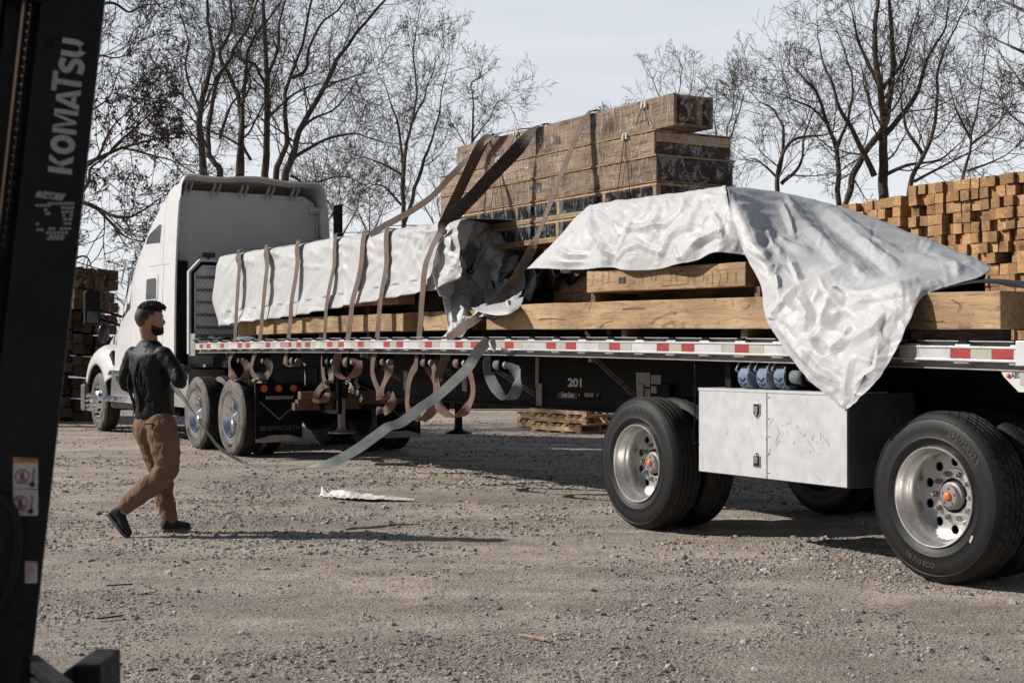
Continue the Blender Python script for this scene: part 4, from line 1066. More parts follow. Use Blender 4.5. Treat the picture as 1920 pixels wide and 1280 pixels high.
# landing legs
for (x, y) in ((9.98, .55), (9.15, -.62)):
    mb = MB(); mb.box((x-.055, y-.055, .80), (x+.055, y+.055, deck(x)-.14)); mb.build('leg_sleeve', M['black'], trailer); mb = MB(); mb.box((x-.035, y-.035, .42), (x+.035, y+.035, .82)); mb.lathe([(0, .375), (.16, .375), (.165, .382), (.06, .42), (.05, .44)], 24, c=(x, y, 0), axis='Z')
    mb.build('landing_leg', M['alu_dirty' if y > 0 else 'black'], trailer, bevel=.003)
mb = MB(); mb.bar((9.35, .6, .72), (9.35, -.6, .72), .05, .05); mb.bar((9.4, .7, 1.15), (10.3, .52, .62), .05, .05); mb.build('leg_brace', M['black'], trailer)
c = S(572, 700, .95); mb = MB(); mb.cyl((c.x, .95, c.z-.14), (c.x, .95, c.z+.1), .008, n=8); mb.ell((c.x, .95, c.z+.12), (.022, .022, .03)); mb.build('crank_handle', M['chrome'], trailer)
# hook cord hanging beside the front wheel
pts = [S(1303, 682, 1.27), S(1303.5, 740, 1.27), S(1302, 800, 1.27), S(1300, 822, 1.27), S(1302, 832, 1.27), S(1305, 828, 1.27)]
mb = MB(); mb.tube(smooth_path(pts, 24), .005, 6); hc = mb.build('hanging_cord', M['black'], None, frame=TM, at=S(1303, 682, 1.27)); tag(hc, 'thin black rubber cord with a wire hook hanging from the rail beside the toolbox', 'cord')
# winches under the rail
def winch(u, v, nm='winch', y=1.17, strapmat=None, roll=.0):
    c = S(u, v, y); root = MB(); x, z = c.x, c.z; zt_ = deck(x)-.155
    root.box((x+.070, y-.05, z-.06), (x+.076, y+.06, zt_)); root.box((x-.076, y-.05, z-.06), (x-.070, y+.06, zt_)); root.box((x-.076, y-.052, z-.02), (x+.076, y-.048, zt_))
    o_ = root.build(nm, M['black'], trailer, bevel=.002)
    sp = MB(); sp.cyl((x-.09, y, z), (x+.085, y, z), .022, n=16); sp.cyl((x-.13, y, z), (x-.085, y, z), .036, n=18); sp.cyl((x-.135, y, z), (x-.13, y, z), .022, n=14); sp.build('spool', M['alu_dirty'], o_, bevel=.003)
    if strapmat:
        r_ = MB(); r_.cyl((x-.055, y, z), (x+.055, y, z), .05+roll, n=28); r_.build('wound_strap', M[strapmat], o_)
    return o_
for (u, v, sm_, rl) in ((452, 676, 'strap', -.012), (497, 677, 'strap', -.01), (552, 677, 'strap', .0), (618, 678, 'strap_dark', -.01), (655, 679, 'strap_red', .01), (722, 679, 'strap', -.01), (800, 680, 'strap_red', -.005), (862, 681, 'strap_red', 0), (938, 684, 'strap_bluegrey', .0)):
    winch(u, v, strapmat=sm_, roll=rl)
def blue_roll(u, v):
    c = S(u, v, 1.16); x, z = c.x, c.z
    fr = MB()
    for dx in (-.062, .062): fr.tube([(x+dx, 1.13, deck(x)-.15), (x+dx, 1.2, deck(x)-.16), (x+dx, 1.23, z+.04), (x+dx, 1.16, z)], .006, 8)
    o_ = fr.build('strap_winch', M['alu_rail'], trailer)
    r_ = MB()
    r_.lathe([(.0, -.05), (.082, -.05), (.086, -.03), (.086, .03), (.082, .05), (0, .05)], 40, smooth=True)
    r_.v = [(x+p[1], 1.14+p[0], z-.01+p[2]) for p in r_.v]
    r_.build('rolled_strap', M['nylon_blue'], o_, sharp=40)
    h = MB()
    for k in range(3):
        a = R(200+25*k); 
        for s in (-1, 1): h.bar((x, 1.14+.088*math.cos(a), z-.01+.088*math.sin(a)), (x+s*.035, 1.14+.088*math.cos(a-.28), z-.01+.088*math.sin(a-.28)), .012, .002, up=(0, math.cos(a), math.sin(a)))
    h2 = h; h2.v = [(p[0], 2.28-p[1], p[2]) for p in h2.v]; h2.build('woven_arrows', M['ink'], o_)
for u in (1405, 1440, 1473): blue_roll(u, 704)
winch(1500, 706, strapmat='strap_bluegrey')
winch(1530, 708)
# timbers carried crosswise under the deck
for k, (u, v, dy, ht) in enumerate(((561, 741, 0, .085), (556, 756, .02, .085), (566, 752, -.05, .085), (550, 762, .05, .085))):
    c = S(u, v, 1.02+dy); mb = MB(); mb.box((c.x-.05, -1.05, c.z-.045), (c.x+.045, c.y, c.z+.045))
    o_ = mb.build('support_timber', M['wood_y'] if 'wood_y' in M else M['wood_dark'], frame=TM, at=(c.x, 0, c.z), bevel=.004)
    if k == 0: M['wood_y'] = wood('weathered_crosswise_timber', (.07, .045, .03), (.20, .13, .09), axis=1); o_.data.materials[0] = M['wood_y']
    tag(o_, ['upper small timber stored crosswise under the deck behind the mudflap', 'middle small timber stored crosswise under the deck', 'rearmost small timber stored crosswise under the deck', 'lowest small timber stored crosswise under the deck'][k], 'timber', 'small timbers stored under the deck')
c = S(600, 775, .9)
for y in (.75, -.7):
    mb = MB(); mb.box((c.x-.25, y-.025, c.z+.0), (c.x+.3, y+.025, c.z+.04)); mb.box((c.x-.25, y-.025, c.z), (c.x-.2, y+.025, deck(c.x)-.15)); mb.box((c.x+.25, y-.025, c.z), (c.x+.3, y+.025, deck(c.x)-.15)); mb.build('timber_rack', M['black'], trailer)
# small chain heap hanging
mb = MB(); random.seed(3)
for (u, v) in ((652, 716), (655, 722), (660, 728), (657, 731), (664, 730), (668, 726), (672, 733), (671, 740), (676, 745), (669, 718)):
    for q in range(2):
        c = S(u+random.uniform(-4, 4), v+random.uniform(-4, 4), .9); a0 = random.random()*6
        ax_ = orth(Vector((0, 1, 0))); bx2 = Vector((0, 1, 0)).cross(ax_)
        mb.tube([c+(ax_*math.cos(a)+bx2*math.sin(a)*.7)*.028 for a in [i*math.pi/5 for i in range(11)]], .0045, 5)
mb.build('safety_chain', M['alu_dirty'], trailer)

# ------------------------------------------------------------------ tractor
tk = empty('semi_truck', mtx=TM @ Matrix.Translation((12.7, 0, 0)), label='white sleeper-cab highway tractor hitched to the flatbed, seen from behind its left side', cat='truck')
tk['category'] = 'truck'
class Off:
    pass
def tb_build(mb, name, mats, parent=None, **kw):
    mb.v = [(p[0]-12.7, p[1], p[2]) for p in mb.v]
    return mb.build(name, mats, parent or tk, **kw)
def zroof(x):
    P = [(14.4, 3.90), (14.9, 3.86), (15.3, 3.70), (15.8, 3.46), (16.25, 3.17), (16.6, 2.92), (16.9, 2.70), (17.25, 2.30), (17.65, 1.85)]
    for (a, b_), (c, d) in zip(P, P[1:]):
        if x <= c: t = max(0, (x-a)/(c-a)); return b_+(d-b_)*t
    return P[-1][1]
def hw(x, z):
    top = zroof(x); zz = (z-1.0)/max(.3, top-1.0)
    base = 1.215-max(0, x-16.4)**1.5*.03
    return base-.10*max(0, min(1, zz))**3
def cab_fn(a, b):
    x = 14.42+(17.65-14.42)*a
    zt_ = zroof(x); rc = .13+.09*max(0, x-14.6); zb_ = 1.0
    s = b*2 if b <= .5 else (1-b)*2; sg = 1 if b <= .5 else -1
    side_len = zt_-zb_-rc; tot = side_len+rc*1.57+1.0
    d = s*tot
    if d < side_len: z = zb_+d; y = hw(x, z)
    elif d < side_len+rc*1.57:
        t = (d-side_len)/rc; y = hw(x, zt_-rc)-rc+rc*math.cos(t); z = zt_-rc+rc*math.sin(t)
    else:
        q = (d-side_len-rc*1.57); y0 = hw(x, zt_-rc)-rc; y = y0*(1-q); z = zt_+.05*(1-((y0-y0*q)/y0-0)**2 if False else math.sin(q*1.57))*.6
    return (x, sg*y, z)
mb = MB(); mb.grid(cab_fn, 60, 120); body = tb_build(mb, 'cab_body', M['white'], solid=.003, sharp=50)
# back wall set into the fairing
mb = MB(); ys_ = 1.17
mb.prism([(-1.16, 1.0), (1.16, 1.0), (1.15, 3.5), (1.06, 3.68), (.9, 3.76), (-.9, 3.76), (-1.06, 3.68), (-1.15, 3.5)], 'x', 14.60, 14.64); bw = tb_build(mb, 'back_wall', M['white_dull'], bevel=.004)
mb = MB()
for y in (.9, -.62):
    for k in range(10): mb.bar((14.597, y-.03*k, 3.52), (14.597, y-.03*(k+1), 3.52+.006*(-1)**k), .004, .004)
    mb.bar((14.597, y, 3.505), (14.597, y-.33, 3.50), .004, .004)
tb_build(mb, 'wall_scuffs', M['white'], bw)
for s in (1, -1):
    mb = MB(); mb.box((14.5975, s*1.09-.003, 1.1), (14.599, s*1.09+.003, 3.6)); tb_build(mb, 'wall_seam', M['greyplastic'], bw)
# rear lip of the fairing: rounded flange following the roofline with a dip at the middle thirds
def lip(a):
    s = a*2 if a <= .5 else (1-a)*2; sg = 1 if a <= .5 else -1
    p = Vector(cab_fn(0, a)); 
    yy = abs(p.y)
    z = p.z
    if z > 3.85: z += .016*math.cos((yy)*math.pi/1.05*2)*1-.0+.02
    return Vector((14.40, p.y*1.004, z))
path = [lip(i/140) for i in range(141)]
mb = MB()
vs = []
for p in path:
    c = Vector((0, p.y, min(p.z, 3.6)*.6+1.2)); d = Vector((0, p.y*.25, p.z-2.4)).normalized() if p.z > 3.6 else Vector((0, 1 if p.y > 0 else -1, 0))
    vs += [(14.30, *(Vector((0, p.y, p.z))-d*.0)[1:]), (14.30, *(Vector((0, p.y, p.z))+d*.028)[1:]), (14.45, *(Vector((0, p.y, p.z))+d*.022)[1:]), (14.45, *(Vector((0, p.y, p.z))-d*.045)[1:])]
n = len(path)-1
mb.add(vs, [(k*4+j, k*4+(j+1) % 4, (k+1)*4+(j+1) % 4, (k+1)*4+j) for k in range(n) for j in range(4)], 0, False)
tb_build(mb, 'fairing_lip', M['white'], bevel=.006, sharp=60)
for y in (.98, .55, .12, -.3, -.7):
    mb = MB(); z = 3.80
    mb.bar((14.40, y+.04, z+.05), (14.60, y+.04, z-.10), .012, .06); mb.bar((14.40, y-.04, z+.05), (14.60, y-.04, z-.10), .012, .06); mb.bar((14.58, y+.05, z-.08), (14.58, y-.05, z-.08), .02, .08)
    tb_build(mb, 'roof_bracket', M['white_dull'], bevel=.003)
for z in (3.55, 3.05, 2.5):
    mb = MB(); mb.box((14.50, -1.15, z-.05), (14.598, -.98, z+.05)); mb.box((14.47, -1.14, z-.02), (14.51, -1.02, z+.02)); tb_build(mb, 'side_bracket', M['white_dull'], bevel=.006)
# dark rubber extenders
mb = MB(); mb.box((14.02, -1.30, 1.2), (14.32, -1.27, 3.62)); tb_build(mb, 'side_extender', M['black'], bevel=.01)
mb = MB(); mb.box((14.30, 1.175, 1.05), (14.42, 1.198, 2.72)); mb.box((14.42, 1.0, 1.05), (14.598, 1.172, 2.70)); tb_build(mb, 'rubber_extender', M['black'], bevel=.006)
# side features follow the body's surface
def onside(poly, off=.004, n=0):
    return [(x, hw(x, z)+off, z) for x, z in poly]
def side_panel(poly, off, mname, nm, thick=.01, bevel=.002, par=None):
    k = len(poly); a = onside(poly, off); b_ = onside(poly, off-thick); mb = MB()
    mb.add(a+b_, [tuple(range(k)), tuple(range(2*k-1, k-1, -1))]+[(i, k+i, k+(i+1) % k, (i+1) % k) for i in range(k)])
    return tb_build(mb, nm, M[mname], par, bevel=bevel)
def sx(u, v, y=1.2):
    p = S(u, v, y); return (p.x, p.z)
def rrect(x0, x1, z0, z1, r, n=5):
    P = []
    for cx_, cz_, a0 in ((x1-r, z1-r, 0), (x0+r, z1-r, 90), (x0+r, z0+r, 180), (x1-r, z0+r, 270)):
        for k in range(n+1): a = R(a0+90*k/n); P.append((cx_+r*math.cos(a), cz_+r*math.sin(a)))
    return P
w1 = [sx(*q) for q in ((268, 458), (297, 455), (298, 421), (293, 421), (275, 438), (270, 446))]
side_panel(w1, .006, 'glass', 'upper_window'); 
a = sx(273, 562); b_ = sx(297, 513)
side_panel(rrect(b_[0], a[0], a[1]-.02, b_[1], .07), .012, 'white', 'window_surround', .01)
side_panel(rrect(b_[0]+.07, a[0]-.07, a[1]+.02, b_[1]-.06, .05), .016, 'glass', 'sleeper_window', .01)
side_panel(rrect(b_[0]+.07, a[0]-.07, a[1]-.0, a[1]+.06, .015), .018, 'blackg', 'sleeper_window_vent', .01)
# door glass
dw = [sx(*q, 1.19) for q in ((244.5, 508), (244.5, 578), (236, 588), (226, 600), (227, 545), (233, 510))]
side_panel(dw, .008, 'glass', 'door_window', .01)
dv = [sx(*q, 1.16) for q in ((244.5, 508), (244.5, 533), (232, 537), (234, 512))]
side_panel(dv, .011, 'greyplastic', 'rain_visor', .008)
# seams
def seam(pts, nm='panel_seam', w=.006):
    mb = MB(); P = onside(pts, .003)
    for p, q in zip(P, P[1:]): mb.bar(p, q, w, .003, up=(0, 1, 0))
    return tb_build(mb, nm, M['greyplastic'])
seam([sx(247, 503), sx(280, 499.5), sx(317, 495)]); seam([sx(247, 503), sx(247, 560), sx(246.5, 640)]); seam([sx(307, 495), sx(306, 560), sx(306, 650)]); seam([sx(305, 360), sx(304, 430), sx(305, 495)])
# outside sun visor, A-pillar
mb = MB(); mb.bar(S(235, 493, 1.2), S(227, 530, 1.22), .05, .012, up=(0, 1, 0)); tb_build(mb, 'sun_visor', M['greyplastic'], bevel=.004)
# windscreen as a raised band
def wsf(a, b):
    x = 17.0+.6*a; zt_ = zroof(x); y = (1-2*b)*(hw(x, zt_-.3)-.18); return (x, y, zt_+.035+.0*abs(y))
mb = MB(); mb.grid(wsf, 8, 20); tb_build(mb, 'windscreen', M['glass'], solid=.01)
# hood
def hoodf(a, b):
    x = 17.3+2.6*a; zt_ = 1.86-.10*a-.35*a**3; hwid = .98-.14*a-.18*a**4; rc = .22
    t = b*2-1; e = abs(t); sg = -1 if t > 0 else 1
    if e > .55: y = hwid; z = .75+(zt_-rc-.75)*(1-e)/.45
    elif e > .35: q = (.55-e)/.2*1.57; y = hwid-rc+rc*math.cos(q); z = zt_-rc+rc*math.sin(q)
    else: y = (hwid-rc)*e/.35; z = zt_+.02*math.cos(e/.35*1.57)
    return (x, sg*y, z)
mb = MB(); mb.grid(hoodf, 30, 60); mb.add([hoodf(1, j/60) for j in range(61)], [tuple(range(61))]); tb_build(mb, 'hood', M['white'], solid=.02, sharp=50)
mb = MB(); mb.box((19.91, -.45, .8), (19.96, .45, 1.4)); tb_build(mb, 'grille', M['chrome'], bevel=.02)
# front fenders
WX, WZ = 18.72, .50
def arch(n, r0, a0, a1): return [(WX+r0*math.cos(R(a0+(a1-a0)*k/n)), WZ+r0*math.sin(R(a0+(a1-a0)*k/n))) for k in range(n+1)]
outer_ = [(19.52, .92), (19.47, 1.10), (19.36, 1.25), (19.18, 1.37), (18.93, 1.45), (18.6, 1.47), (18.28, 1.43), (18.05, 1.34), (17.88, 1.20), (17.80, 1.06), (17.80, .98)]
inner = arch(18, .66, 145, 12)
for s in (1, -1):
    mb = MB(); poly = outer_+[(17.82, .97)]+inner+[(19.40, .78), (19.50, .80)]
    # build as matched strips so the surface stays clean
    o2 = smooth_path([Vector((p[0], 0, p[1])) for p in outer_], 40); i2 = [Vector((p[0], 0, p[1])) for p in arch(40, .64, 28, 150)]
    def fy(t, k):  # bulge
        return None
    vs = []
    for k in range(41):
        for t in range(9):
            f = t/8; p = i2[k].lerp(o2[k], f)
            y = 1.21-.20*f**3-.02*(1-f)**2
            vs.append((p.x, s*y, p.z))
        q = o2[k]; vs.append((q.x-.02*(q.x-WX), s*.72, q.z+.03))
    mb.add(vs, [(k*10+t, k*10+t+1, (k+1)*10+t+1, (k+1)*10+t) for k in range(40) for t in range(9)], 0, True)
    tb_build(mb, 'front_fender', M['white'], solid=.02)
    mb = MB(); vs = []
    for k in range(41):
        for y in (1.17, .62): vs.append((i2[k].x, s*y, i2[k].z+.005))
    mb.add(vs, [(k*2, k*2+1, k*2+3, k*2+2) for k in range(40)], 0, True); tb_build(mb, 'wheel_well', M['black'], solid=.01)
c = sx(174, 671, 1.2); mb = MB(); mb.box((c[0]-.08, 1.175, c[1]-.03), (c[0]+.08, 1.19, c[1]+.03)); tb_build(mb, 'marker_lamp', M['chrome'], bevel=.005)
c = S(211, 672, 1.1); mb = MB(); mb.prism([(c.x-.18, c.z-.12), (c.x+.10, c.z-.08), (c.x+.16, c.z+.05), (c.x-.05, c.z+.14)], 'y', 1.05, 1.13); tb_build(mb, 'air_intake', M['blackg'], bevel=.01)
# bumper
mb = MB(); mb.prism([(19.72, .30), (19.98, .30), (20.0, .5), (19.98, .78), (19.70, .78)], 'y', -1.14, 1.14); tb_build(mb, 'bumper', M['greyplastic'], bevel=.03)
mb = MB(); mb.box((19.45, -1.12, .795), (19.9, 1.12, .83)); mb.box((19.55, .7, .32), (19.70, 1.11, .78)); mb.box((19.55, -1.11, .32), (19.70, -.7, .78)); tb_build(mb, 'bumper_trim', M['black'], bevel=.005)
# side fairing, tank, steps
mb = MB(); mb.prism([(14.9, .45), (17.95, .42), (18.02, .6), (17.96, .95), (17.88, 1.06), (14.9, 1.10)], 'y', 1.02, 1.15); tb_build(mb, 'side_fairing', M['greyplastic'], bevel=.03)
mb = MB(); mb.prism([(14.9, .45), (17.95, .42), (18.02, .6), (17.9, 1.06), (14.9, 1.10)], 'y', -1.15, -1.02); tb_build(mb, 'side_fairing', M['greyplastic'], bevel=.03)
mb = MB(); mb.cyl((15.0, .86, .74), (16.9, .86, .74), .335, n=48); tb_build(mb, 'fuel_tank', M['chrome'], sharp=40)
for (x0s, x1s, z) in ((16.6, 17.72, 1.03), (16.0, 17.98, .60)):
    mb = MB(); mb.prism([(1.02, z-.01), (1.26, z-.06), (1.28, z-.05), (1.24, z+.03), (1.02, z+.04)], 'x', x0s, x1s); tb_build(mb, 'step', M['chrome'], bevel=.006)
mb = MB(); mb.box((14.6, -1.15, .98), (17.6, 1.15, 1.02)); mb.box((14.8, -1.0, .4), (17.6, 1.0, .98)); tb_build(mb, 'cab_floor', M['black'])
mb = MB()
for s in (1, -1): mb.box((10.9, s*.43-.04, .88), (19.6, s*.43+.04, 1.14))
for x in (11.1, 12.7, 14.0, 17.0): mb.box((x-.05, -.4, .9), (x+.05, .4, 1.1))
mb.box((12.1, -.45, 1.14), (13.2, .45, 1.22)); mb.box((12.0, -.35, .6), (13.4, .35, .9))
tb_build(mb, 'chassis_frame', M['black'])
mb = MB(); mb.lathe([(0, 1.25), (.45, 1.25), (.46, 1.29), (0, 1.30)], 32, c=(12.7, 0, 0), axis='Z'); tb_build(mb, 'fifth_wheel', M['black'])
mb = MB(); mb.box((13.95, -.9, 1.14), (14.6, .9, 1.18)); mb.box((14.1, .55, .55), (14.75, 1.1, 1.1)); tb_build(mb, 'deck_plate', M['alu_dirty'])
# headache rack
XH = 14.0
def hexa(g): return [(1.14-g, 1.33+g), (1.14-g, 2.52-g*.4), (.97-g*.4, 2.70-g), (-.97+g*.4, 2.70-g), (-1.14+g, 2.52-g*.4), (-1.14+g, 1.33+g)]
def ring(mb, g0, g1, x0, x1):
    a, b_ = hexa(g0), hexa(g1)
    for i in range(6):
        j = (i+1) % 6
        P = [a[i], a[j], b_[j], b_[i]]
        mb.prism(P, 'x', x0, x1)
rk = None
mb = MB(); mb.prism(hexa(.10), 'x', XH+.02, XH+.03); rk = tb_build(mb, 'headache_rack', M['diamond'])
mb = MB(); ring(mb, 0, .035, XH-.03, XH+.05); ring(mb, .085, .115, XH-.02, XH+.045); tb_build(mb, 'rack_frame', M['alu'], rk, bevel=.003)
mb = MB(); ring(mb, .035, .085, XH-.018, XH+.04); tb_build(mb, 'rack_border', M['black'], rk)
for k, z in enumerate((1.52, 1.70, 1.88, 2.06, 2.24, 2.42)):
    mb = MB(); mb.box((XH-.006, -1.03, z), (XH+.018, 1.03, z+.035)); tb_build(mb, 'rack_rib', M['alu_dirty'], rk, bevel=.003)
mb = MB(); mb.box((XH-.10, -.9, 2.46), (XH+.015, .86, 2.54)); tb_build(mb, 'rack_tray', M['alu'], rk, bevel=.004)
mb = MB(); mb.box((XH-.25, -1.05, 1.30), (XH+.02, 1.12, 1.62)); tb_build(mb, 'rack_box', M['alu_dirty'], rk, bevel=.01)
c = S(367, 476, .9); mb = MB(); 
for dy in (-.05, .05): mb.box((XH-.04, .84+dy-.045, 2.73), (XH+.03, .84+dy+.045, 2.80))
mb.box((XH-.02, .82, 2.69), (XH+.02, .86, 2.74)); tb_build(mb, 'work_light', M['blackg'], rk, bevel=.008)
mb = MB()
for q in range(5): mb.tube([(XH-.05-.01*q, .2-.05*q, 2.45), (XH-.09, .22-.05*q, 2.2), (XH-.07, .25-.06*q, 2.02+.05*q)], .012, 6)
tb_build(mb, 'hanging_cords', M['black'], rk)
# air lines and clutter behind the cab
mb = MB()
for q in range(4): mb.tube(smooth_path([(14.6, .3-.15*q, 1.75), (14.0, .28-.12*q, 1.2+.05*q), (13.5, .2-.1*q, 1.38), (13.2, .15-.1*q, 1.36)], 20), .016, 6)
mb.box((13.3, .3, 1.14), (13.9, .8, 1.42)); tb_build(mb, 'air_lines', M['black'])
# mirror
pm = S(172, 577, 1.47); mb = MB(); mb.prism(rrect(-.13, .13, -.29, .29, .05), 'x', pm.x-12.7-.07, pm.x-12.7+.06)
mb.v = [(p[0]+12.7, p[1]+pm.y, p[2]+pm.z) for p in mb.v]; mi_ = tb_build(mb, 'mirror', M['black'], bevel=.02)
mb = MB(); mb.prism(rrect(-.09, .10, -.25, -.06, .03), 'x', pm.x-.076, pm.x-.0715); mb.v = [(p[0], p[1]+pm.y, p[2]+pm.z) for p in mb.v]; tb_build(mb, 'mirror_glass', glass('mirror_face', (.04, .045, .05)), mi_)
for dz in (-.02, -.17):
    mb = MB(); mb.bar((pm.x, 1.38, pm.z+dz), (17.55, 1.06, pm.z+dz-.14), .05, .04); tb_build(mb, 'mirror_arm', M['black'], mi_, bevel=.01)
pm2 = S(194, 625, 1.05); mb = MB(); mb.ell((pm2.x, 1.05, pm2.z), (.06, .1, .17)); tb_build(mb, 'hood_mirror', M['blackg'])
# antenna with spring
mb = MB(); a_ = S(195, 590, 1.35); mb.tube([(a_.x, a_.y, a_.z-.05), (a_.x, a_.y, a_.z+1.2)], [.008, .004], 6); tb_build(mb, 'antenna', M['black'])
# drive axles, steer axle
ROOTX = 12.7
samson = [('SAMSON', .385, 112, .0006, dict(size=.055, bold=.002)), ('SAMSON', .385, 310, .0006, dict(size=.045, bold=.002, flip=True))]
toyo = [('TOYO', .385, 268, .0006, dict(size=.055, bold=.002, flip=True))]
wheel(tk, 11.97-ROOTX, 1.25, kind='hex', rim='drive', mark=toyo, markmat='tyremark_dark', tyremat='tyre_dusty', label='rear drive wheel with a pointed chrome hub cap')
wheel(tk, 13.37-ROOTX, 1.25, kind='hex', rim='drive', mark=samson, markmat='tyremark_dark', tyremat='tyre_dusty', label='forward drive wheel, partly behind the grey strap')
for x in (11.97, 13.37):
    wheel(tk, x-ROOTX, .93, kind='hex', outer=False, tyremat='tyre_dusty'); wheel(tk, x-ROOTX, -1.25, kind='hex', rim='drive', side=-1, tyremat='tyre_dusty'); wheel(tk, x-ROOTX, -.93, kind='hex', outer=False, side=-1, tyremat='tyre_dusty')
    mb = MB(); mb.cyl((x, -1, .51), (x, 1, .51), .08, n=16); mb.ell((x, 0, .51), (.24, .22, .24)); tb_build(mb, 'drive_axle', M['black'])
wheel(tk, WX-ROOTX, 1.17, r=.50, kind='rib', rim='steer', fine=False, label='front steer wheel with long chrome lug-nut covers', tyremat='tyre_dusty'); wheel(tk, WX-ROOTX, -1.17, r=.50, kind='rib', rim='steer', side=-1, fine=False, tyremat='tyre_dusty')
# tail-lamp bar and mud flaps behind the rear drive wheel
XB = S(479, 738, 1.19).x
for s in (1, -1):
    y0, y1 = (.53, 1.19) if s > 0 else (-1.19, -.53)
    mb = MB(); mb.box((XB, y0, .83), (XB+.05, y1, .965)); lb = tb_build(mb, 'tail_lamp_bar', M['black'], bevel=.006)
    for k in range(3):
        yc = (y1-.115-.20*k) if s > 0 else (y0+.115+.20*k)
        mb = MB(); mb.cyl((XB-.008, yc, .897), (XB+.002, yc, .897), .047, n=28); lm = tb_build(mb, 'tail_lamp', M['lamp_red'], lb)
        mb = MB()
        for rr_, nn in ((.0, 1), (.018, 6), (.036, 10)):
            for q in range(nn):
                a = 2*math.pi*q/nn; mb.cyl((XB-.011, yc+rr_*math.cos(a), .897+rr_*math.sin(a)), (XB-.007, yc+rr_*math.cos(a), .897+rr_*math.sin(a)), .0065, n=8)
        mb.v = [(p[0], p[1], p[2]) for p in mb.v]; tb_build(mb, 'lamp_leds', M['lens_clear'], lm)
    mb = MB(); mb.grid(lambda a, b: (XB+.02+.015*math.sin(b*3.0), y0+.01+(y1-y0-.02)*a, .83-.62*b), 8, 12); fl = tb_build(mb, 'mud_flap', M['flap'], solid=.012)
    mb = MB(); yc = (y0+y1)/2; mb.box((XB+.006, yc-.19, .755), (XB+.0105, yc+.19, .80)); tb_build(mb, 'flap_plate', M['alu_dirty'], fl)
    mb = MB(); mb.bar((XB+.012, yc+.27, .73), (XB+.018, yc, .50), .008, .002, up=(1, 0, 0)); mb.bar((XB+.018, yc, .50), (XB+.012, yc-.27, .73), .008, .002, up=(1, 0, 0)); tb_build(mb, 'flap_chevron', M['fade'], fl)
    mb = MB(); add_text(mb, 'KENWORTH', lambda p: Vector((XB+.0245, yc-.04-p.x, .385+p.y)), size=.085, bold=.002, space=1.05); tb_build(mb, 'flap_lettering', M['dullmark'], fl)
    mb = MB(); mb.box((XB+.022, yc+.20, .355), (XB+.0245, yc+.225, .415)); mb.box((XB+.022, yc+.235, .355), (XB+.0245, yc+.26, .415)); tb_build(mb, 'flap_emblem', M['dullmark'], fl)
    mb = MB(); mb.prism([(y0+.01, .21), (y1-.01, .21), (y1-.01, .25), (yc+.12, .30), (yc-.12, .30), (y0+.01, .25)], 'x', XB+.004, XB+.012); tb_build(mb, 'flap_weight', M['alu_dirty'], fl, bevel=.002)
# ------------------------------------------------------------------ the load
random.seed(31)
CREASE = []
for f_ in (.8, 1.5, 1.9, 2.1, 2.4, 2.7, 3.0, 3.4, 3.9, 4.4, 5.0, 5.8, 6.6, 8.0, 9.5, 12.0):
    a_ = random.uniform(.15, 2.6); CREASE.append((Vector((math.cos(a_), random.uniform(-.5, .5), math.sin(a_))).normalized(), f_, random.random(), Vector((random.uniform(-50, 50), random.uniform(-50, 50), 0))))
def ridge(p, seed=0):
    q = p+Vector((seed*7.3, seed*3.1, seed*1.7))
    e = Vector((q.x*.8+q.z*1.1, q.y*1.2, q.z*.5-q.x*.35))
    g = .35+1.1*max(0, noise.noise(q*.8+Vector((3, 3, 3)))+.25)
    def cell(w, f):
        dd = noise.voronoi(w*f)[0]; return .5-dd[0]
    w_ = Vector((q.x*1.0-q.z*.35, q.y*1.3, q.z*.75+q.x*.3))+noise.noise_vector(q*1.3)*.25
    h = 0
    wq = q+noise.noise_vector(q*.9)*.16
    for d_, f_, ph_, mo_ in CREASE:
        mk = noise.noise(q*1.1+mo_)*3.2-.05
        if mk > 0:
            t_ = (wq.dot(d_)*f_+ph_)%1.0
            h += min(1, mk)*(abs(t_-.5)*2-.5)*(.30 if f_ < 1.7 else .95/f_**.62)
    return h*1.15+(1-2.4*abs(noise.noise(e*1.3)))*.22+.09*g*((1-2.4*abs(noise.noise(e*3.6)))*.34+(1-2.4*abs(noise.noise(Vector((q.x*3-q.z*5, q.y*6, q.z*5+q.x*3)))))*.16+(1-2.2*abs(noise.noise(q*15)))*.05)
    return (1-2.2*abs(noise.noise(q*2.1)))*.55+(1-2.2*abs(noise.noise(q*4.7)))*.28+(1-2.2*abs(noise.noise(q*10.5)))*.13+(1-2.2*abs(noise.noise(q*21)))*.05
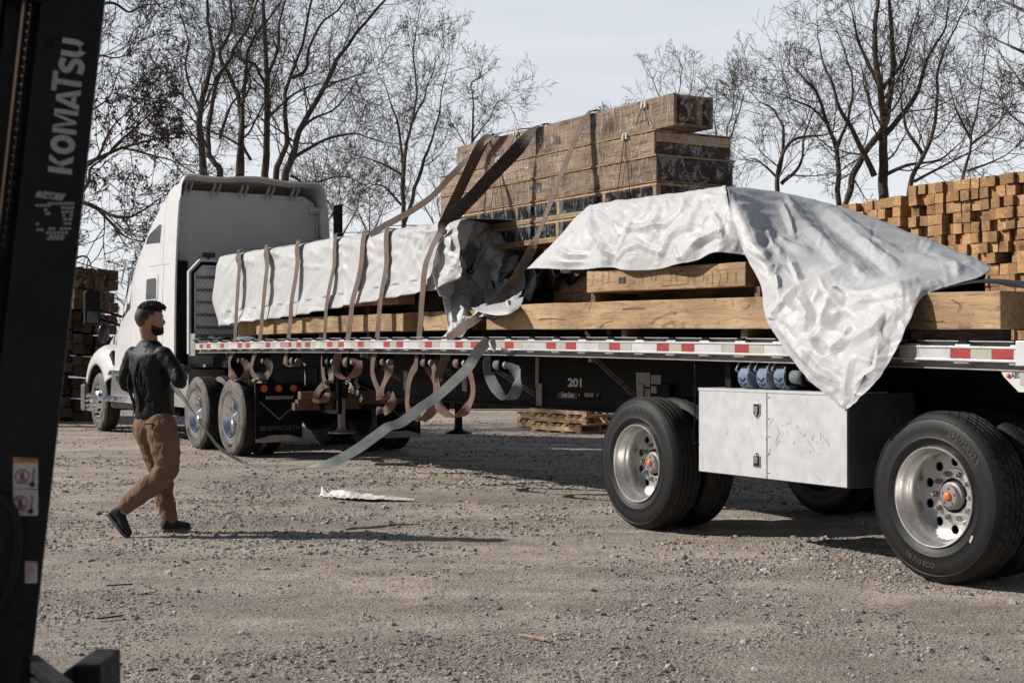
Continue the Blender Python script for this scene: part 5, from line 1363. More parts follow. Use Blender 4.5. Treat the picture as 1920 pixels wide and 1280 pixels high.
def tents(Bp, lines, nrand, seed, rng_len, rng_a, rng_w, angs=(0, 3.14), box=None):
    """height of sharp creases over the sheet; lines = (pixel path, height, width on one side, width on the other)"""
    Wd = np.array([(TM @ Vector(p.tolist()))[:] for p in Bp.reshape(-1, 3)]).reshape(Bp.shape)
    U = CX+F*Wd[..., 0]/Wd[..., 1]; V = VH-(Wd[..., 2]-H)*F/Wd[..., 1]
    r_ = np.random.default_rng(seed); L = list(lines); vtop = np.broadcast_to(V.min(0)[None], V.shape)
    nv, nu = U.shape
    for k in range(nrand):
        j, i = r_.integers(int(nv*.25), nv), r_.integers(0, nu); an = r_.uniform(*angs); ln = r_.uniform(*rng_len)
        p0 = np.array((U[j, i], V[j, i])); d = np.array((math.cos(an), math.sin(an)))*ln/2; n_ = np.array((-d[1], d[0]))*r_.uniform(-.25, .25)
        L.append(([p0-d, p0+n_, p0+d], r_.uniform(*rng_a)*r_.choice([1, 1, -.7]), r_.uniform(*rng_w), r_.uniform(*rng_w)))
    h = np.zeros(U.shape)
    for pts, A, w1, w2 in L:
        pts = [np.array(p, float) for p in pts]; n = len(pts)-1
        best = np.full(U.shape, 1e9); side = np.zeros(U.shape); al = np.zeros(U.shape)
        m_ = max(w1, w2)*1.3
        lo_ = np.min(pts, 0)-m_; hi_ = np.max(pts, 0)+m_
        rg = (U > lo_[0]) & (U < hi_[0]) & (V > lo_[1]) & (V < hi_[1])
        if not rg.any(): continue
        u, v = U[rg], V[rg]; bd = np.full(u.shape, 1e9); sd = np.zeros(u.shape); aa = np.zeros(u.shape)
        for k in range(n):
            d = pts[k+1]-pts[k]; l2 = (d*d).sum()+1e-6
            t = np.clip(((u-pts[k][0])*d[0]+(v-pts[k][1])*d[1])/l2, 0, 1)
            ex_ = u-pts[k][0]-t*d[0]; ey = v-pts[k][1]-t*d[1]; dd = np.hypot(ex_, ey); m2 = dd < bd
            bd = np.where(m2, dd, bd); sd = np.where(m2, ex_*-d[1]+ey*d[0], sd); aa = np.where(m2, (k+t)/n, aa)
        w = np.where(sd > 0, w1, w2)
        q = np.clip(1-bd/w, 0, 1)
        h[rg] += A*q*np.clip(np.sin(np.pi*np.clip(aa, .03, .97))*1.6, 0, 1)*np.clip((v-vtop[rg])/14, .25, 1)
    return h
def sheet(mb, ctrl, nu, nv, amp=.03, seed=1, folds=None, flip=False, lines=(), nrand=0, rl=(15, 60), ra=(.006, .018), rw=(4, 9), angs=(0, 3.14), lo=-.05):
    ctrl = [[Vector(p) for p in c] for c in ctrl]
    P = [[net(ctrl, i/nu, j/nv) for i in range(nu+1)] for j in range(nv+1)]
    B = np.zeros((nv+1, nu+1, 3)); NN = np.zeros((nv+1, nu+1, 3)); HH = np.zeros((nv+1, nu+1, 1))
    for j in range(nv+1):
        for i in range(nu+1):
            a = P[j][min(i+1, nu)]-P[j][max(i-1, 0)]; b_ = P[min(j+1, nv)][i]-P[max(j-1, 0)][i]
            n_ = a.cross(b_)
            if n_.length > 1e-9: n_.normalize()
            if n_.dot(Vector((-.2, 1, .6))) < 0: n_ = -n_
            p = P[j][i]; s, t = i/nu, j/nv
            B[j, i] = p; NN[j, i] = n_; HH[j, i] = (folds(s, t, p) if folds else 0)+amp*ridge(p, seed)
    if lines or nrand: HH += tents(B, lines, nrand, seed, rl, ra, rw, angs)[..., None]
    X = B+NN*np.clip(HH, lo, .2)
    vs = [Vector(X[j, i].tolist()) for j in range(nv+1) for i in range(nu+1)]; W_ = nu+1
    fs = [(j*W_+i, j*W_+i+1, (j+1)*W_+i+1, (j+1)*W_+i) for j in range(nv) for i in range(nu)]
    tot = Vector((0, 0, 0))
    for f in fs[len(fs)//3::37]: tot += (vs[f[1]]-vs[f[0]]).cross(vs[f[2]]-vs[f[1]])
    if (tot.dot(Vector((-.2, 1, .6))) < 0) != flip: fs = [f[::-1] for f in fs]
    mb.add(vs, fs, 0, True)
LB = [([(1359, 353), (1368, 384), (1392, 436), (1406, 471), (1427, 511)], .045, 9, 14), ([(1465, 379), (1480, 416), (1491, 447)], .035, 7, 5), ([(1473, 366), (1491, 392)], .03, 6, 6),
      ([(1454, 443), (1476, 458), (1502, 469), (1528, 471)], .04, 9, 6), ([(1480, 384), (1493, 405), (1521, 432), (1558, 462), (1602, 493)], .045, 20, 14), ([(1493, 368), (1537, 401), (1581, 438), (1613, 462), (1646, 493), (1679, 524)], -.06, 18, 24),
      ([(1530, 378), (1575, 412), (1625, 455), (1660, 492)], .05, 16, 12), ([(1602, 443), (1646, 471), (1690, 502)], .045, 13, 8), ([(1560, 392), (1591, 413), (1646, 452), (1710, 484)], .035, 11, 8), ([(1432, 423), (1449, 462), (1471, 480)], .045, 8, 12),
      ([(1403, 447), (1425, 471), (1454, 480), (1480, 484)], .04, 8, 11), ([(1470, 570), (1476, 563), (1493, 546), (1521, 532), (1558, 519), (1600, 494)], .08, 22, 10), ([(1537, 616), (1556, 580), (1567, 550), (1573, 540)], .095, 20, 7),
      ([(1572, 548), (1620, 550), (1668, 541), (1715, 533)], .055, 16, 12), ([(1475, 560), (1451, 587), (1449, 602)], .045, 12, 8), ([(1453, 515), (1461, 545)], .045, 5, 8), ([(1480, 489), (1493, 515), (1502, 538)], .05, 5, 11),
      ([(1552, 659), (1581, 634), (1596, 609)], .055, 12, 8), ([(1600, 725), (1646, 688), (1655, 623)], .04, 12, 9), ([(1581, 645), (1639, 612), (1662, 585)], .04, 12, 9), ([(1525, 630), (1541, 652), (1553, 661)], -.045, 9, 9), ([(1498, 652), (1531, 695), (1581, 722)], .04, 11, 9),
      ([(1452, 598), (1488, 645), (1524, 688)], .035, 9, 9), ([(1560, 598), (1596, 573), (1643, 558)], .04, 11, 7), ([(1500, 560), (1515, 590), (1510, 625)], .04, 10, 14), ([(1400, 470), (1440, 500), (1470, 505)], .035, 9, 7), ([(1690, 470), (1760, 495), (1830, 512)], .035, 12, 9), ([(1740, 470), (1790, 500), (1800, 522)], .03, 8, 12),
      ([(1630, 520), (1600, 505), (1560, 503), (1510, 512)], .035, 12, 9), ([(1500, 420), (1540, 452), (1570, 488), (1590, 495)], .03, 10, 10), ([(1600, 660), (1590, 700), (1586, 745)], .035, 10, 10)]
LN = [([(1105, 388), (1115, 425), (1122, 445), (1142, 470), (1155, 483)], .06, 9, 7), ([(1134, 450), (1142, 498)], .05, 10, 5), ([(1200, 387), (1185, 422), (1165, 457), (1155, 480)], .04, 9, 7), ([(1225, 372), (1212, 402), (1170, 440)], .035, 8, 8), ([(1297, 360), (1275, 397), (1245, 422), (1192, 435)], .04, 9, 7),
      ([(1252, 415), (1205, 428), (1170, 432)], .03, 7, 7), ([(1228, 495), (1245, 465), (1255, 450), (1275, 432), (1310, 425)], .05, 8, 6), ([(1293, 468), (1317, 447), (1342, 435), (1356, 440)], .07, 9, 6), ([(1267, 458), (1285, 492)], .04, 6, 6), ([(1337, 395), (1350, 415), (1355, 450)], .04, 8, 6), ([(1180, 447), (1217, 465), (1255, 480)], .03, 8, 8),
      ([(1120, 395), (1140, 415), (1160, 422)], .03, 6, 6), ([(1240, 385), (1230, 420), (1235, 450)], .03, 7, 7), ([(1090, 400), (1070, 440), (1040, 470)], .03, 14, 10), ([(1040, 462), (1070, 478), (1110, 478)], .03, 9, 7), ([(1010, 490), (1060, 492), (1120, 490)], .02, 6, 5), ([(1320, 365), (1300, 400), (1290, 440)], .035, 8, 8), ([(1150, 490), (1170, 470), (1200, 460)], .03, 6, 6)]
LE = [([(878, 412), (874, 440), (866, 458), (850, 470)], .10, 9, 7), ([(845, 440), (836, 467), (839, 496), (824, 511)], .08, 8, 7), ([(863, 470), (861, 505), (878, 537), (900, 552)], -.10, 12, 10), ([(883, 450), (887, 502), (902, 545)], .09, 9, 12), ([(922, 450), (911, 485), (889, 509)], .06, 8, 6), ([(942, 474), (930, 487), (902, 502)], .06, 7, 6),
      ([(915, 500), (929, 520), (944, 555)], .07, 8, 9), ([(950, 500), (955, 530), (935, 560)], .05, 8, 8), ([(863, 550), (856, 577), (866, 602)], .07, 9, 8), ([(838, 540), (845, 580), (850, 620)], .06, 8, 9), ([(885, 560), (898, 545), (915, 560)], .05, 7, 6), ([(920, 415), (946, 467), (975, 509)], .06, 9, 7), ([(895, 415), (905, 440), (900, 470)], .05, 9, 9), ([(850, 455), (870, 480), (868, 510)], .06, 6, 8), ([(905, 515), (920, 545), (910, 575)], .05, 7, 7)]
def finish_tarp(mb, name, label):
    o_ = mb.build(name, [M['tarp'], M['tarp_black']], frame=TM, at=(6, 0, deck(6)), sharp=24)
    b = o_.modifiers.new('solid', 'SOLIDIFY'); b.thickness = .004; b.offset = -1; b.material_offset = 1; b.material_offset_rim = 0
    tag(o_, label, 'tarpaulin'); return o_
# long beams
def lbeam(x0, x1, y0, y1, z0, z1, mname, label, group, rough=.006, top=True):
    """timber lying along the truck; z above the deck"""
    mb = MB(); n = max(4, int((x1-x0)/.12)); vs = []; sd = random.random()*50
    for k in range(n+1):
        x = x0+(x1-x0)*k/n; d = deck(x)
        for j, (y, z) in enumerate(((y0, z0), (y1, z0), (y1, z1), (y0, z1))):
            w = Vector((x*1.3, j*5+sd, 0)); w2 = Vector((x*7, j*5+sd, 3))
            vs.append((x, y+rough*noise.noise(w)+rough*.5*noise.noise(w2), d+z+rough*noise.noise(w+Vector((0, 99, 0)))+rough*.5*noise.noise(w2+Vector((0, 99, 0)))))
    fs = [(k*4+j, (k+1)*4+j, (k+1)*4+(j+1) % 4, k*4+(j+1) % 4)[::-1] for k in range(n) for j in range(4)]
    mb.add(vs, [f[::-1] for f in fs]+[(0, 1, 2, 3), (n*4+3, n*4+2, n*4+1, n*4)])
    o_ = mb.build('long_timber', M[mname], frame=TM, at=((x0+x1)/2, (y0+y1)/2, deck((x0+x1)/2)+z0), bevel=.007)
    return tag(o_, label, 'timber', group)
GLd = 'long timbers loaded on the trailer'
xa, xb = S(1876, 600, 1.19).x, S(912, 600, 1.19).x
BIG = lbeam(xa, xb, .93, 1.19, .075, .295, 'wood_new', 'large clean yellow timber along the trailer edge, its end under the right tarp', GLd)
a0, a1 = S(1100, 520, 1.16).x, 1.78
bm = MB()
SEC = lbeam(a1, a0, .92, 1.16, .375, .55, 'wood_new', 'second-tier timber with a square mortise hole near its left end', GLd)

def checks(par, pts_list, y, w=.005):
    o = Vector(par.matrix_world.inverted() @ TM @ Vector((0, 0, 0)))
    mb = MB()
    for pts in pts_list:
        P = [S(u, v, y) for u, v in pts]; Q = smooth_path(P, max(4, 3*len(P)))
        for i in range(len(Q)-1):
            mb.bar(Q[i]+o+Vector((0, .0005, 0)), Q[i+1]+o+Vector((0, .0005, 0)), w*(1-.7*i/len(Q)), .0015, up=(0, 1, 0))
    return mb.build('split_marks', M['ink'], par)
bpy.context.view_layer.update()
checks(BIG, [[(1220, 606), (1228, 598), (1240, 592), (1256, 586), (1270, 584)], [(1240, 612), (1252, 605), (1268, 600)], [(1125, 614), (1132, 606), (1150, 600)], [(1405, 571), (1398, 577), (1392, 580)], [(925, 582), (950, 580), (972, 581), (985, 579)], [(1166, 579), (1188, 578), (1210, 577)], [(1010, 598), (1030, 597), (1060, 599)], [(1785, 562), (1800, 572), (1795, 585)], [(1340, 561), (1341, 565)], [(1730, 600), (1752, 603), (1770, 601)]], 1.196)
c = S(1166, 525, 1.166); o = SEC.matrix_world.inverted() @ TM @ Vector((0, 0, 0)); mb = MB(); mb.box(tuple(Vector((c.x-.046, 1.10, c.z-.023))+o), tuple(Vector((c.x+.046, 1.1665, c.z+.022))+o)); h = mb.build('mortise_hole', M['ink'], SEC)
mb = MB(); mb.prism([(c.x-.03+o.x, c.z-.021+o.z), (c.x+.01+o.x, c.z-.021+o.z), (c.x+.0+o.x, c.z-.002+o.z), (c.x-.02+o.x, c.z-.006+o.z)], 'y', 1.1666+o.y, 1.168+o.y); mb.build('hole_splinter', M['wood_old'], h)
checks(SEC, [[(u, 510+random.uniform(-3, 6)), (u+random.uniform(-2, 2), 522), (u+random.uniform(-3, 1), 530+random.uniform(-4, 8))] for u in (1112, 1130, 1142, 1203, 1220, 1230, 1257, 1269, 1290, 1302, 1318, 1335, 1350, 1364, 1380)]+[[(1240, 536), (1262, 534), (1290, 531)]], 1.166, .0035)
c0, c1 = S(756, 600, 1.12).x, S(480, 600, 1.12).x
lbeam(c0, c1, .90, 1.12, .075, .26, 'wood_new', 'split yellow timber under the left tarp, crossed by the strap shadows', GLd)
d0_, d1_ = S(748, 565, 1.05).x, S(452, 600, 1.05).x
lbeam(d0_, d1_+.1, .86, 1.07, .36, .54, 'wood_new', 'brown timber in the tier above, just under the hem of the left tarp', GLd)
lbeam(c0-.25, S(450, 600, .85).x+.1, .62, .84, .07, .27, 'wood_new', 'timber in the second row, its far end showing past the split timber', GLd)
lbeam(S(905, 600, .9).x, S(782, 600, .9).x+.2, .72, .95, .08, .27, 'wood_new', 'short timber length showing between the two tarps', GLd)
k = 0
for tier, (z0, z1) in enumerate(((.075, .30), (.304, .56), (.564, .80), (.804, 1.02))):
    for row in range(7):
        y1 = .58-row*.235
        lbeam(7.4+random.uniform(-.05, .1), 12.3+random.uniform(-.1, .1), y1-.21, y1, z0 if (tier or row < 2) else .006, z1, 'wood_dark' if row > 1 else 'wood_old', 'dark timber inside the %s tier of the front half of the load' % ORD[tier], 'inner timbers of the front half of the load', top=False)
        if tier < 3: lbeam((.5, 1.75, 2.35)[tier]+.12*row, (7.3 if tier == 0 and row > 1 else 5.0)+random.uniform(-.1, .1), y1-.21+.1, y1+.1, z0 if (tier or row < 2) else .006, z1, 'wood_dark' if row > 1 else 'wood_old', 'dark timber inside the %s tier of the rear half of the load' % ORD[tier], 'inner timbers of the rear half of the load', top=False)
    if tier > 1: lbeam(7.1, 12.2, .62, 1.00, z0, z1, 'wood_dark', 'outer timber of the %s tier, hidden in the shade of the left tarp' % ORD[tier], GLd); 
    if tier == 2: lbeam(2.45, 4.45, .66, .96, z0, z1+.12, 'wood_dark', 'outer top timber in the shade of the right tarp', GLd)
# stickers between the tiers
for (u, y) in ((1170, 1.12), (1395, 1.12), (1140, 1.0), (500, 1.0), (690, 1.0), (600, 1.05), (905, .9), (1700, 1.0)):
    x = S(u, 620, y).x
    mb = MB(); mb.box((x-.035, .14, deck(x)+.006), (x+.035, y, deck(x)+.072)); tag(mb.build('sticker_board', M['wood_y'], frame=TM, at=(x, 0, deck(x)), bevel=.003), 'small crosswise spacer board lying on the deck under the timbers', 'spacer board', 'crosswise spacer boards under the load')
for (u, y, z0, z1) in ((1112, 1.1, .298, .372), (1420, 1.1, .298, .372), (690, 1.0, .262, .358), (560, 1.0, .262, .358)):
    x = S(u, 560, y).x
    mb = MB(); mb.box((x-.03, -1.0, deck(x)+z0), (x+.03, y, deck(x)+z1)); tag(mb.build('sticker_board', M['wood_y'], frame=TM, at=(x, 0, deck(x)+z0), bevel=.003), 'crosswise spacer board between the first and second tiers of timber', 'spacer board', 'crosswise spacer boards between the tiers')
FLIP_E = False
# left tarp ---------------------------------------------------------
mb = MB()
def lt(u, vt, vh_, vm=None, yt=1.04, yh=1.20, k=1.0):
    T = S(u, vt, yt); hm = S(u, vh_, yh); T.z = T.z
    fy = lambda y: 1.0+(y-1.0)*k
    far = [Vector((T.x-.1, fy(-1.15), T.z-.45)), Vector((T.x-.05, fy(-1.12), T.z-.05)), Vector((T.x, fy(-.5), T.z+.01)), Vector((T.x, fy(.45), T.z+.012)), Vector((T.x, fy(.96), T.z+.004))]
    near = [T.lerp(hm, .10)+Vector((0, .03, .0)), T.lerp(hm, .4)+Vector((0, .02, 0)), T.lerp(hm, .7)+Vector((0, .0, 0)), hm]
    return far+near
ctrl = [lt(413, 479, 611), lt(455, 472, 604), lt(505, 464, 598), lt(563, 456, 590), lt(636, 443, 576), lt(690, 436, 566), lt(735, 430, 557), lt(790, 421, 548, k=.75), lt(830, 414, 536, yh=1.18, k=.6), lt(864, 411, 520, yh=1.12, k=.4)]
def foldL(s, t, p):
    return .012*math.sin(p.x*9+3*t)*max(0, t-.45)+(-.018 if t > .92 else 0)*math.sin(p.x*14)
sheet(mb, ctrl, 400, 110, .010, 1, foldL, nrand=150, rl=(18, 90), ra=(.005, .015), rw=(4, 13), angs=(-.2, 2.2))
# near hanging flap at the front end
mb2 = [[S(402, 530, 1.0), S(398, 560, 1.02), S(404, 585, 1.05), S(412, 612, 1.08)], [S(408, 492, 1.02), S(405, 545, 1.1), S(408, 580, 1.12), S(418, 608, 1.14)], [S(425, 486, .98), S(430, 540, 1.06), S(436, 575, 1.08), S(446, 600, 1.10)]]
sheet(mb, mb2, 20, 30, .006, 4)
# bunched end, in the shade
E_ = [[(864, 411, 1.03), (838, 445, 1.13), (826, 482, 1.17), (822, 530, 1.17), (836, 578, 1.16), (836, 605, 1.18), (822, 634, 1.24)],
      [(884, 411, .80), (858, 450, 1.00), (846, 490, .98), (850, 540, .90), (862, 590, 1.02), (860, 612, 1.10), (850, 632, 1.22)],
      [(904, 413, .58), (892, 455, .66), (884, 500, .52), (886, 545, .58), (893, 585, .80), (886, 606, 1.00), (868, 625, 1.16)],
      [(922, 417, .38), (926, 455, .46), (930, 500, .50), (922, 545, .46), (915, 572, .70), (905, 588, 1.00), (893, 598, 1.18)],
      [(930, 421, .26), (948, 460, .28), (958, 500, .28), (955, 535, .38), (946, 562, .66), (935, 578, 1.02), (922, 591, 1.28)],
      [(933, 424, .18), (962, 475, .12), (980, 503, .15), (986, 535, .30), (982, 556, .62), (976, 572, .98), (966, 586, 1.24)]]
ctrl = [[S(*q) for q in c] for c in E_]
def foldE(s, t, p): return .07*math.sin(s*17+5*t)*math.sin(min(1, t*1.8)*math.pi*.5)*(1-.35*t)*(1 if t < .97 else .3)
sheet(mb, ctrl, 130, 180, .02, 8, foldE, flip=FLIP_E, lines=LE, nrand=50, rl=(12, 45), ra=(.01, .03), rw=(4, 9), lo=-.12)
LT = finish_tarp(mb, 'tarpaulin', 'white tarp strapped over the front half of the load, rear end bunched in shade')
# small curled sunlit lip of the bunched end
mb = MB()
lip_ = [[S(884, 577, 1.30), S(905, 574, 1.22), S(925, 570, 1.15), S(950, 565, 1.05), S(982, 556, .92)], [S(888, 579, 1.33), S(908, 582, 1.33), S(930, 582, 1.33), S(955, 578, 1.3), S(980, 566, 1.1)], [S(886, 579, 1.34), S(908, 587, 1.37), S(932, 591, 1.38), S(955, 588, 1.36), S(972, 578, 1.25)]]
sheet(mb, lip_, 14, 40, .002, 3); q = finish_tarp(mb, 'tarp_lip', None); 
mw = q.matrix_world.copy(); q.parent = LT; q.matrix_parent_inverse = Matrix.Identity(4); q.location = (0, 0, 0); q.rotation_euler = (0, 0, 0)
for kk in ('label', 'category'):
    if kk in q: del q[kk]
# right tarp --------------------------------------------------------
mb = MB()
N_ = [[(1104, 387, .92), (1066, 424, 1.02), (1026, 463, 1.14), (985, 502, 1.22)],
      [(1122, 384, .98), (1104, 425, 1.06), (1082, 465, 1.14), (1050, 505, 1.20)],
      [(1150, 380, 1.0), (1134, 425, 1.12), (1122, 468, 1.14), (1108, 505, 1.15)],
      [(1170, 378, 1.0), (1158, 425, 1.15), (1150, 468, 1.20), (1144, 501, 1.21)],
      [(1205, 374, 1.0), (1192, 425, 1.13), (1182, 468, 1.20), (1178, 507, 1.23)],
      [(1260, 366, 1.0), (1252, 415, 1.13), (1248, 460, 1.20), (1245, 502, 1.23)],
      [(1310, 359, 1.0), (1304, 405, 1.13), (1300, 452, 1.22), (1296, 492, 1.24)],
      [(1345, 354, 1.0), (1346, 400, 1.12), (1345, 440, 1.20), (1340, 474, 1.22)],
      [(1362, 352, 1.0), (1374, 400, 1.10), (1392, 447, 1.14), (1404, 478, 1.13)]]
ctrl = []
def behind(T, k, dv):
    w = TM @ T; dr = Vector((w.x, w.y, 0)).normalized(); n_ = w+dr*k
    v = VH-(w.z-H)*F/w.y+dv
    n_.z = H+(VH-v)*n_.y/F
    return TM.inverted() @ n_
for c in N_:
    T = S(*c[0]); ctrl.append([behind(T, .75, 150), behind(T, .62, 24), behind(T, .36, 10), behind(T, .12, 2)]+[S(*q) for q in c])
def foldN(s, t, p):
    if t < .5: return 0
    return .035*math.sin(s*30+t*6)*(t-.45)+.03*math.sin(s*13-8*t)*(t-.45)
sheet(mb, ctrl, 240, 190, .012, 12, foldN, lines=[(a, b_*.55, c*1.2, d*1.1) for a, b_, c, d in LN], nrand=130, rl=(12, 60), ra=(.0015, .006), rw=(3.5, 9), lo=-.02)
B_ = [[(1362, 352, 0.99), (1374, 400, 1.12), (1396, 470, 1.20), (1424, 530, 1.31), (1432, 580, 1.35), (1450, 622, 1.38), (1502, 697, 1.42), (1583, 770, 1.46)],
      [(1378, 353, 0.86), (1398, 400, 1.10), (1424, 465, 1.20), (1446, 530, 1.34), (1458, 580, 1.38), (1476, 635, 1.40), (1519, 699, 1.44), (1585, 770, 1.46)],
      [(1430, 358, 0.50), (1446, 410, 0.84), (1456, 470, 1.08), (1472, 530, 1.29), (1484, 580, 1.37), (1503, 640, 1.42), (1538, 702, 1.45), (1586, 770, 1.47)],
      [(1500, 368, 0.10), (1520, 420, 0.56), (1540, 475, 0.92), (1553, 530, 1.21), (1562, 585, 1.33), (1572, 645, 1.40), (1578, 705, 1.44), (1588, 767, 1.46)],
      [(1600, 397, -0.20), (1612, 430, 0.26), (1624, 475, 0.74), (1634, 530, 1.20), (1640, 580, 1.35), (1633, 640, 1.41), (1618, 700, 1.44), (1592, 763, 1.46)],
      [(1700, 433, -0.30), (1705, 455, 0.10), (1702, 488, 0.62), (1690, 530, 1.20), (1672, 578, 1.33), (1655, 632, 1.38), (1632, 692, 1.43), (1595, 759, 1.46)],
      [(1780, 466, -0.30), (1785, 482, 0.16), (1772, 507, 0.70), (1728, 540, 1.20), (1692, 590, 1.33), (1672, 636, 1.38), (1641, 699, 1.43), (1598, 757, 1.46)],
      [(1848, 496, -0.25), (1856, 506, 0.25), (1826, 524, 0.78), (1738, 549, 1.20), (1704, 600, 1.33), (1686, 638, 1.38), (1650, 705, 1.43), (1601, 755, 1.46)]]
ctrl = []
for c in B_:
    T = S(*c[0]); ctrl.append([behind(T, .95, 170), behind(T, .6, 45), behind(T, .25, 12)]+[S(*q) for q in c])
def foldB(s, t, p): return .02*math.sin(s*13+6*t+2*noise.noise(Vector((s*4, t*4, 2))))*max(0, t-.4)*(1-t)*4
sheet(mb, ctrl, 280, 280, .012, 17, foldB, lines=[(a, b_*.56, c*1.3, d*1.15) for a, b_, c, d in LB], nrand=150, rl=(14, 75), ra=(.0012, .0055), rw=(4, 11), lo=-.05)
RT = finish_tarp(mb, 'tarpaulin', 'large loose white tarp over the rear half of the load, hanging before the toolbox')
# dark reverse side showing at the tarp's open left end and tail
mb = MB()
U_ = [[(985, 503, 1.1), (988, 530, .95), (985, 555, .85), (970, 575, .8)], [(1020, 505, 1.0), (1022, 530, .85), (1015, 555, .72), (1000, 572, .7)], [(1060, 507, .9), (1055, 530, .7), (1040, 552, .55), (1020, 568, .5)], [(1098, 508, .8), (1085, 530, .6), (1066, 550, .45), (1045, 566, .42)]]
sheet(mb, [[S(*q) for q in c] for c in U_], 50, 30, .02, 23, lambda s, t, p: .05*math.sin(s*20+t*3))
o_ = mb.build('tarp_underside', M['tarp_black'], RT, sharp=35, solid=.003); o_.location = (-6, 0, -deck(6)); mb = MB()
U2 = [[(1738, 549, 1.10), (1750, 546, 1.0), (1780, 535, .6)], [(1800, 535, 1.12), (1810, 531, 1.0), (1830, 526, .6)], [(1850, 531, 1.14), (1860, 526, 1.0), (1870, 524, .6)], [(1925, 541, 1.16), (1925, 534, 1.0), (1925, 528, .6)]]
sheet(mb, [[S(*q) for q in c] for c in U2], 40, 14, .006, 27)
o_ = mb.build('tarp_underside', M['tarp_black'], RT, sharp=35, solid=.003); o_.location = (-6, 0, -deck(6))

# ------------------------------------------------------------------ wrapped packages on top
GP = 'plastic-wrapped packages stacked on the load'
YP = .45
def package(u0, u1, z0, z1, wid, kind, label, dx=0):
    x0 = S(u1, 300, YP).x; x1 = S(u0, 300, YP).x; y1, y0 = YP, YP-wid
    root = empty('wrapped_package', ((x0+x1)/2, (y0+y1)/2, z0), frame=TM, label=label, cat='wrapped package', group=GP)
    c = Vector(((x0+x1)/2, (y0+y1)/2, z0)); t = .035
    def put(mb, nm, mt, **kw):
        mb.v = [(p[0]-c.x, p[1]-c.y, p[2]-c.z) for p in mb.v]; return mb.build(nm, M[mt], root, **kw)
    if kind == 'box':
        mb = MB(); mb.box((x0, y1-t, z0+.001), (x1, y1, z1-.001)); put(mb, 'side_board', 'wood_old', bevel=.006)
        mb = MB(); mb.box((x0, y0, z0+.001), (x1, y0+t, z1-.001)); put(mb, 'side_board', 'wood_old', bevel=.006)
        mb = MB(); mb.box((x0+.01, y0+t+.002, z1-.04), (x1-.01, y1-t-.002, z1-.004)); put(mb, 'top_board', 'wood_old', bevel=.004)
        mb = MB(); mb.box((x0+.02, y0+t+.002, z0+.004), (x1-.02, y1-t-.002, z0+.03)); put(mb, 'bottom_board', 'wood_dark', bevel=.004)
        mb = MB(); mb.box((x0+.06, y0+t+.003, z0+.031), (x1-.06, y1-t-.003, z1-.041)); put(mb, 'inner_boards', 'wood_dark')
    elif kind == 'hollow':
        mb = MB(); mb.box((x0, y1-t, z0+.001), (x1, y1, z1-.001)); put(mb, 'side_board', 'wood_old', bevel=.006)
        mb = MB(); mb.box((x0, y0, z0+.001), (x1, y0+t, z1-.001)); put(mb, 'side_board', 'wood_old', bevel=.006)
        mb = MB(); mb.box((x0+.02, y0+t+.002, z1-.03), (x1-.02, y1-t-.002, z1-.004)); put(mb, 'top_board', 'wood_old', bevel=.004)
        mb = MB(); mb.box((x0+.02, y0+t+.002, z0+.004), (x1-.02, y1-t-.002, z0+.03)); put(mb, 'bottom_board', 'wood_old', bevel=.004)
        mb = MB(); mb.box((x0+.01, (y0+y1)/2-.10, z0+.031), (x1-.05, (y0+y1)/2-.045, z1-.031)); put(mb, 'divider', 'wood_new', bevel=.004)
        mb = MB(); mb.box((x0+.35, y0+t+.01, z0+.04), (x1-.05, y1-t-.01, z1-.04)); put(mb, 'inner_boards', 'wood_dark')
    else:
        for a, b_ in ((z0, z0+.026), (z1-.026, z1)):
            mb = MB(); mb.box((x0, y0, a+.001), (x1, y1, b_-.001)); put(mb, 'frame_board', 'wood_new', bevel=.004)
        n = 6
        for k in range(n):
            x = x0+.01+(x1-x0-.07)*k/(n-1); mb = MB(); mb.box((x, y1-.06, z0+.0265), (x+.045, y1-.004, z1-.0265)); put(mb, 'post', 'wood_new', bevel=.003)
        mb = MB(); mb.box((x0+.05, y0+.02, z0+.027), (x1-.03, y1-.10, z1-.027)); put(mb, 'dark_inner_box', 'black')  # black box fills the dark interior of the open frame
        mb = MB(); mb.box((x0+.004, y0+.02, z0+.027), (x0+.045, y1-.061, z1-.027)); put(mb, 'end_board', 'wood_dark', bevel=.003)
    # loose stretch film
    mb = MB(); g = .006
    X0, X1, Y0, Y1, Z0, Z1 = x0-g*2, x1+g*2, y0-g, y1+g, z0-.004, z1+g
    per = [(Y1, Z0), (Y1, Z1), (Y0, Z1), (Y0, Z0)]
    def ff(a, b):
        q = b*3; i = min(2, int(q)); f = q-i; p, r_ = per[i], per[i+1]
        v = Vector((X0+(X1-X0)*a, p[0]+(r_[0]-p[0])*f, p[1]+(r_[1]-p[1])*f)); d = max(0, ridge(v*1.6, 5))*.012
        return v+Vector((0, d if i == 0 else 0, d if i == 1 else 0))
    mb.grid(ff, 90, 24)
    mb.grid(lambda a, b: Vector((X0-.012*max(0, noise.noise(Vector((a*4, b*4, z0*9))))-.004, Y1+(Y0-Y1)*a, Z0+(Z1-Z0)*b)), 14, 8)
    put(mb, 'stretch_film', 'film')
    return root, (x0, x1, y0, y1)
P1, b1 = package(857, 1264, 3.262, 3.535, .42, 'hollow', 'topmost and narrowest wrapped wooden package, hollow at its right end')
P2, b2 = package(826, 1227, 3.052, 3.250, .84, 'box', 'wrapped wooden package directly under the topmost one, with a pale board across its end')
P3, b3 = package(826, 1231, 2.828, 3.030, .84, 'box', 'third wrapped wooden package down, dark board across its right end')
P4, b4 = package(828, 1231, 2.635, 2.812, .84, 'frame', 'fourth package down, an open frame with a dark interior')
P5, b5 = package(832, 1224, 2.430, 2.610, .84, 'frame', 'lowest package of the wrapped pile, an open frame above the tarps')
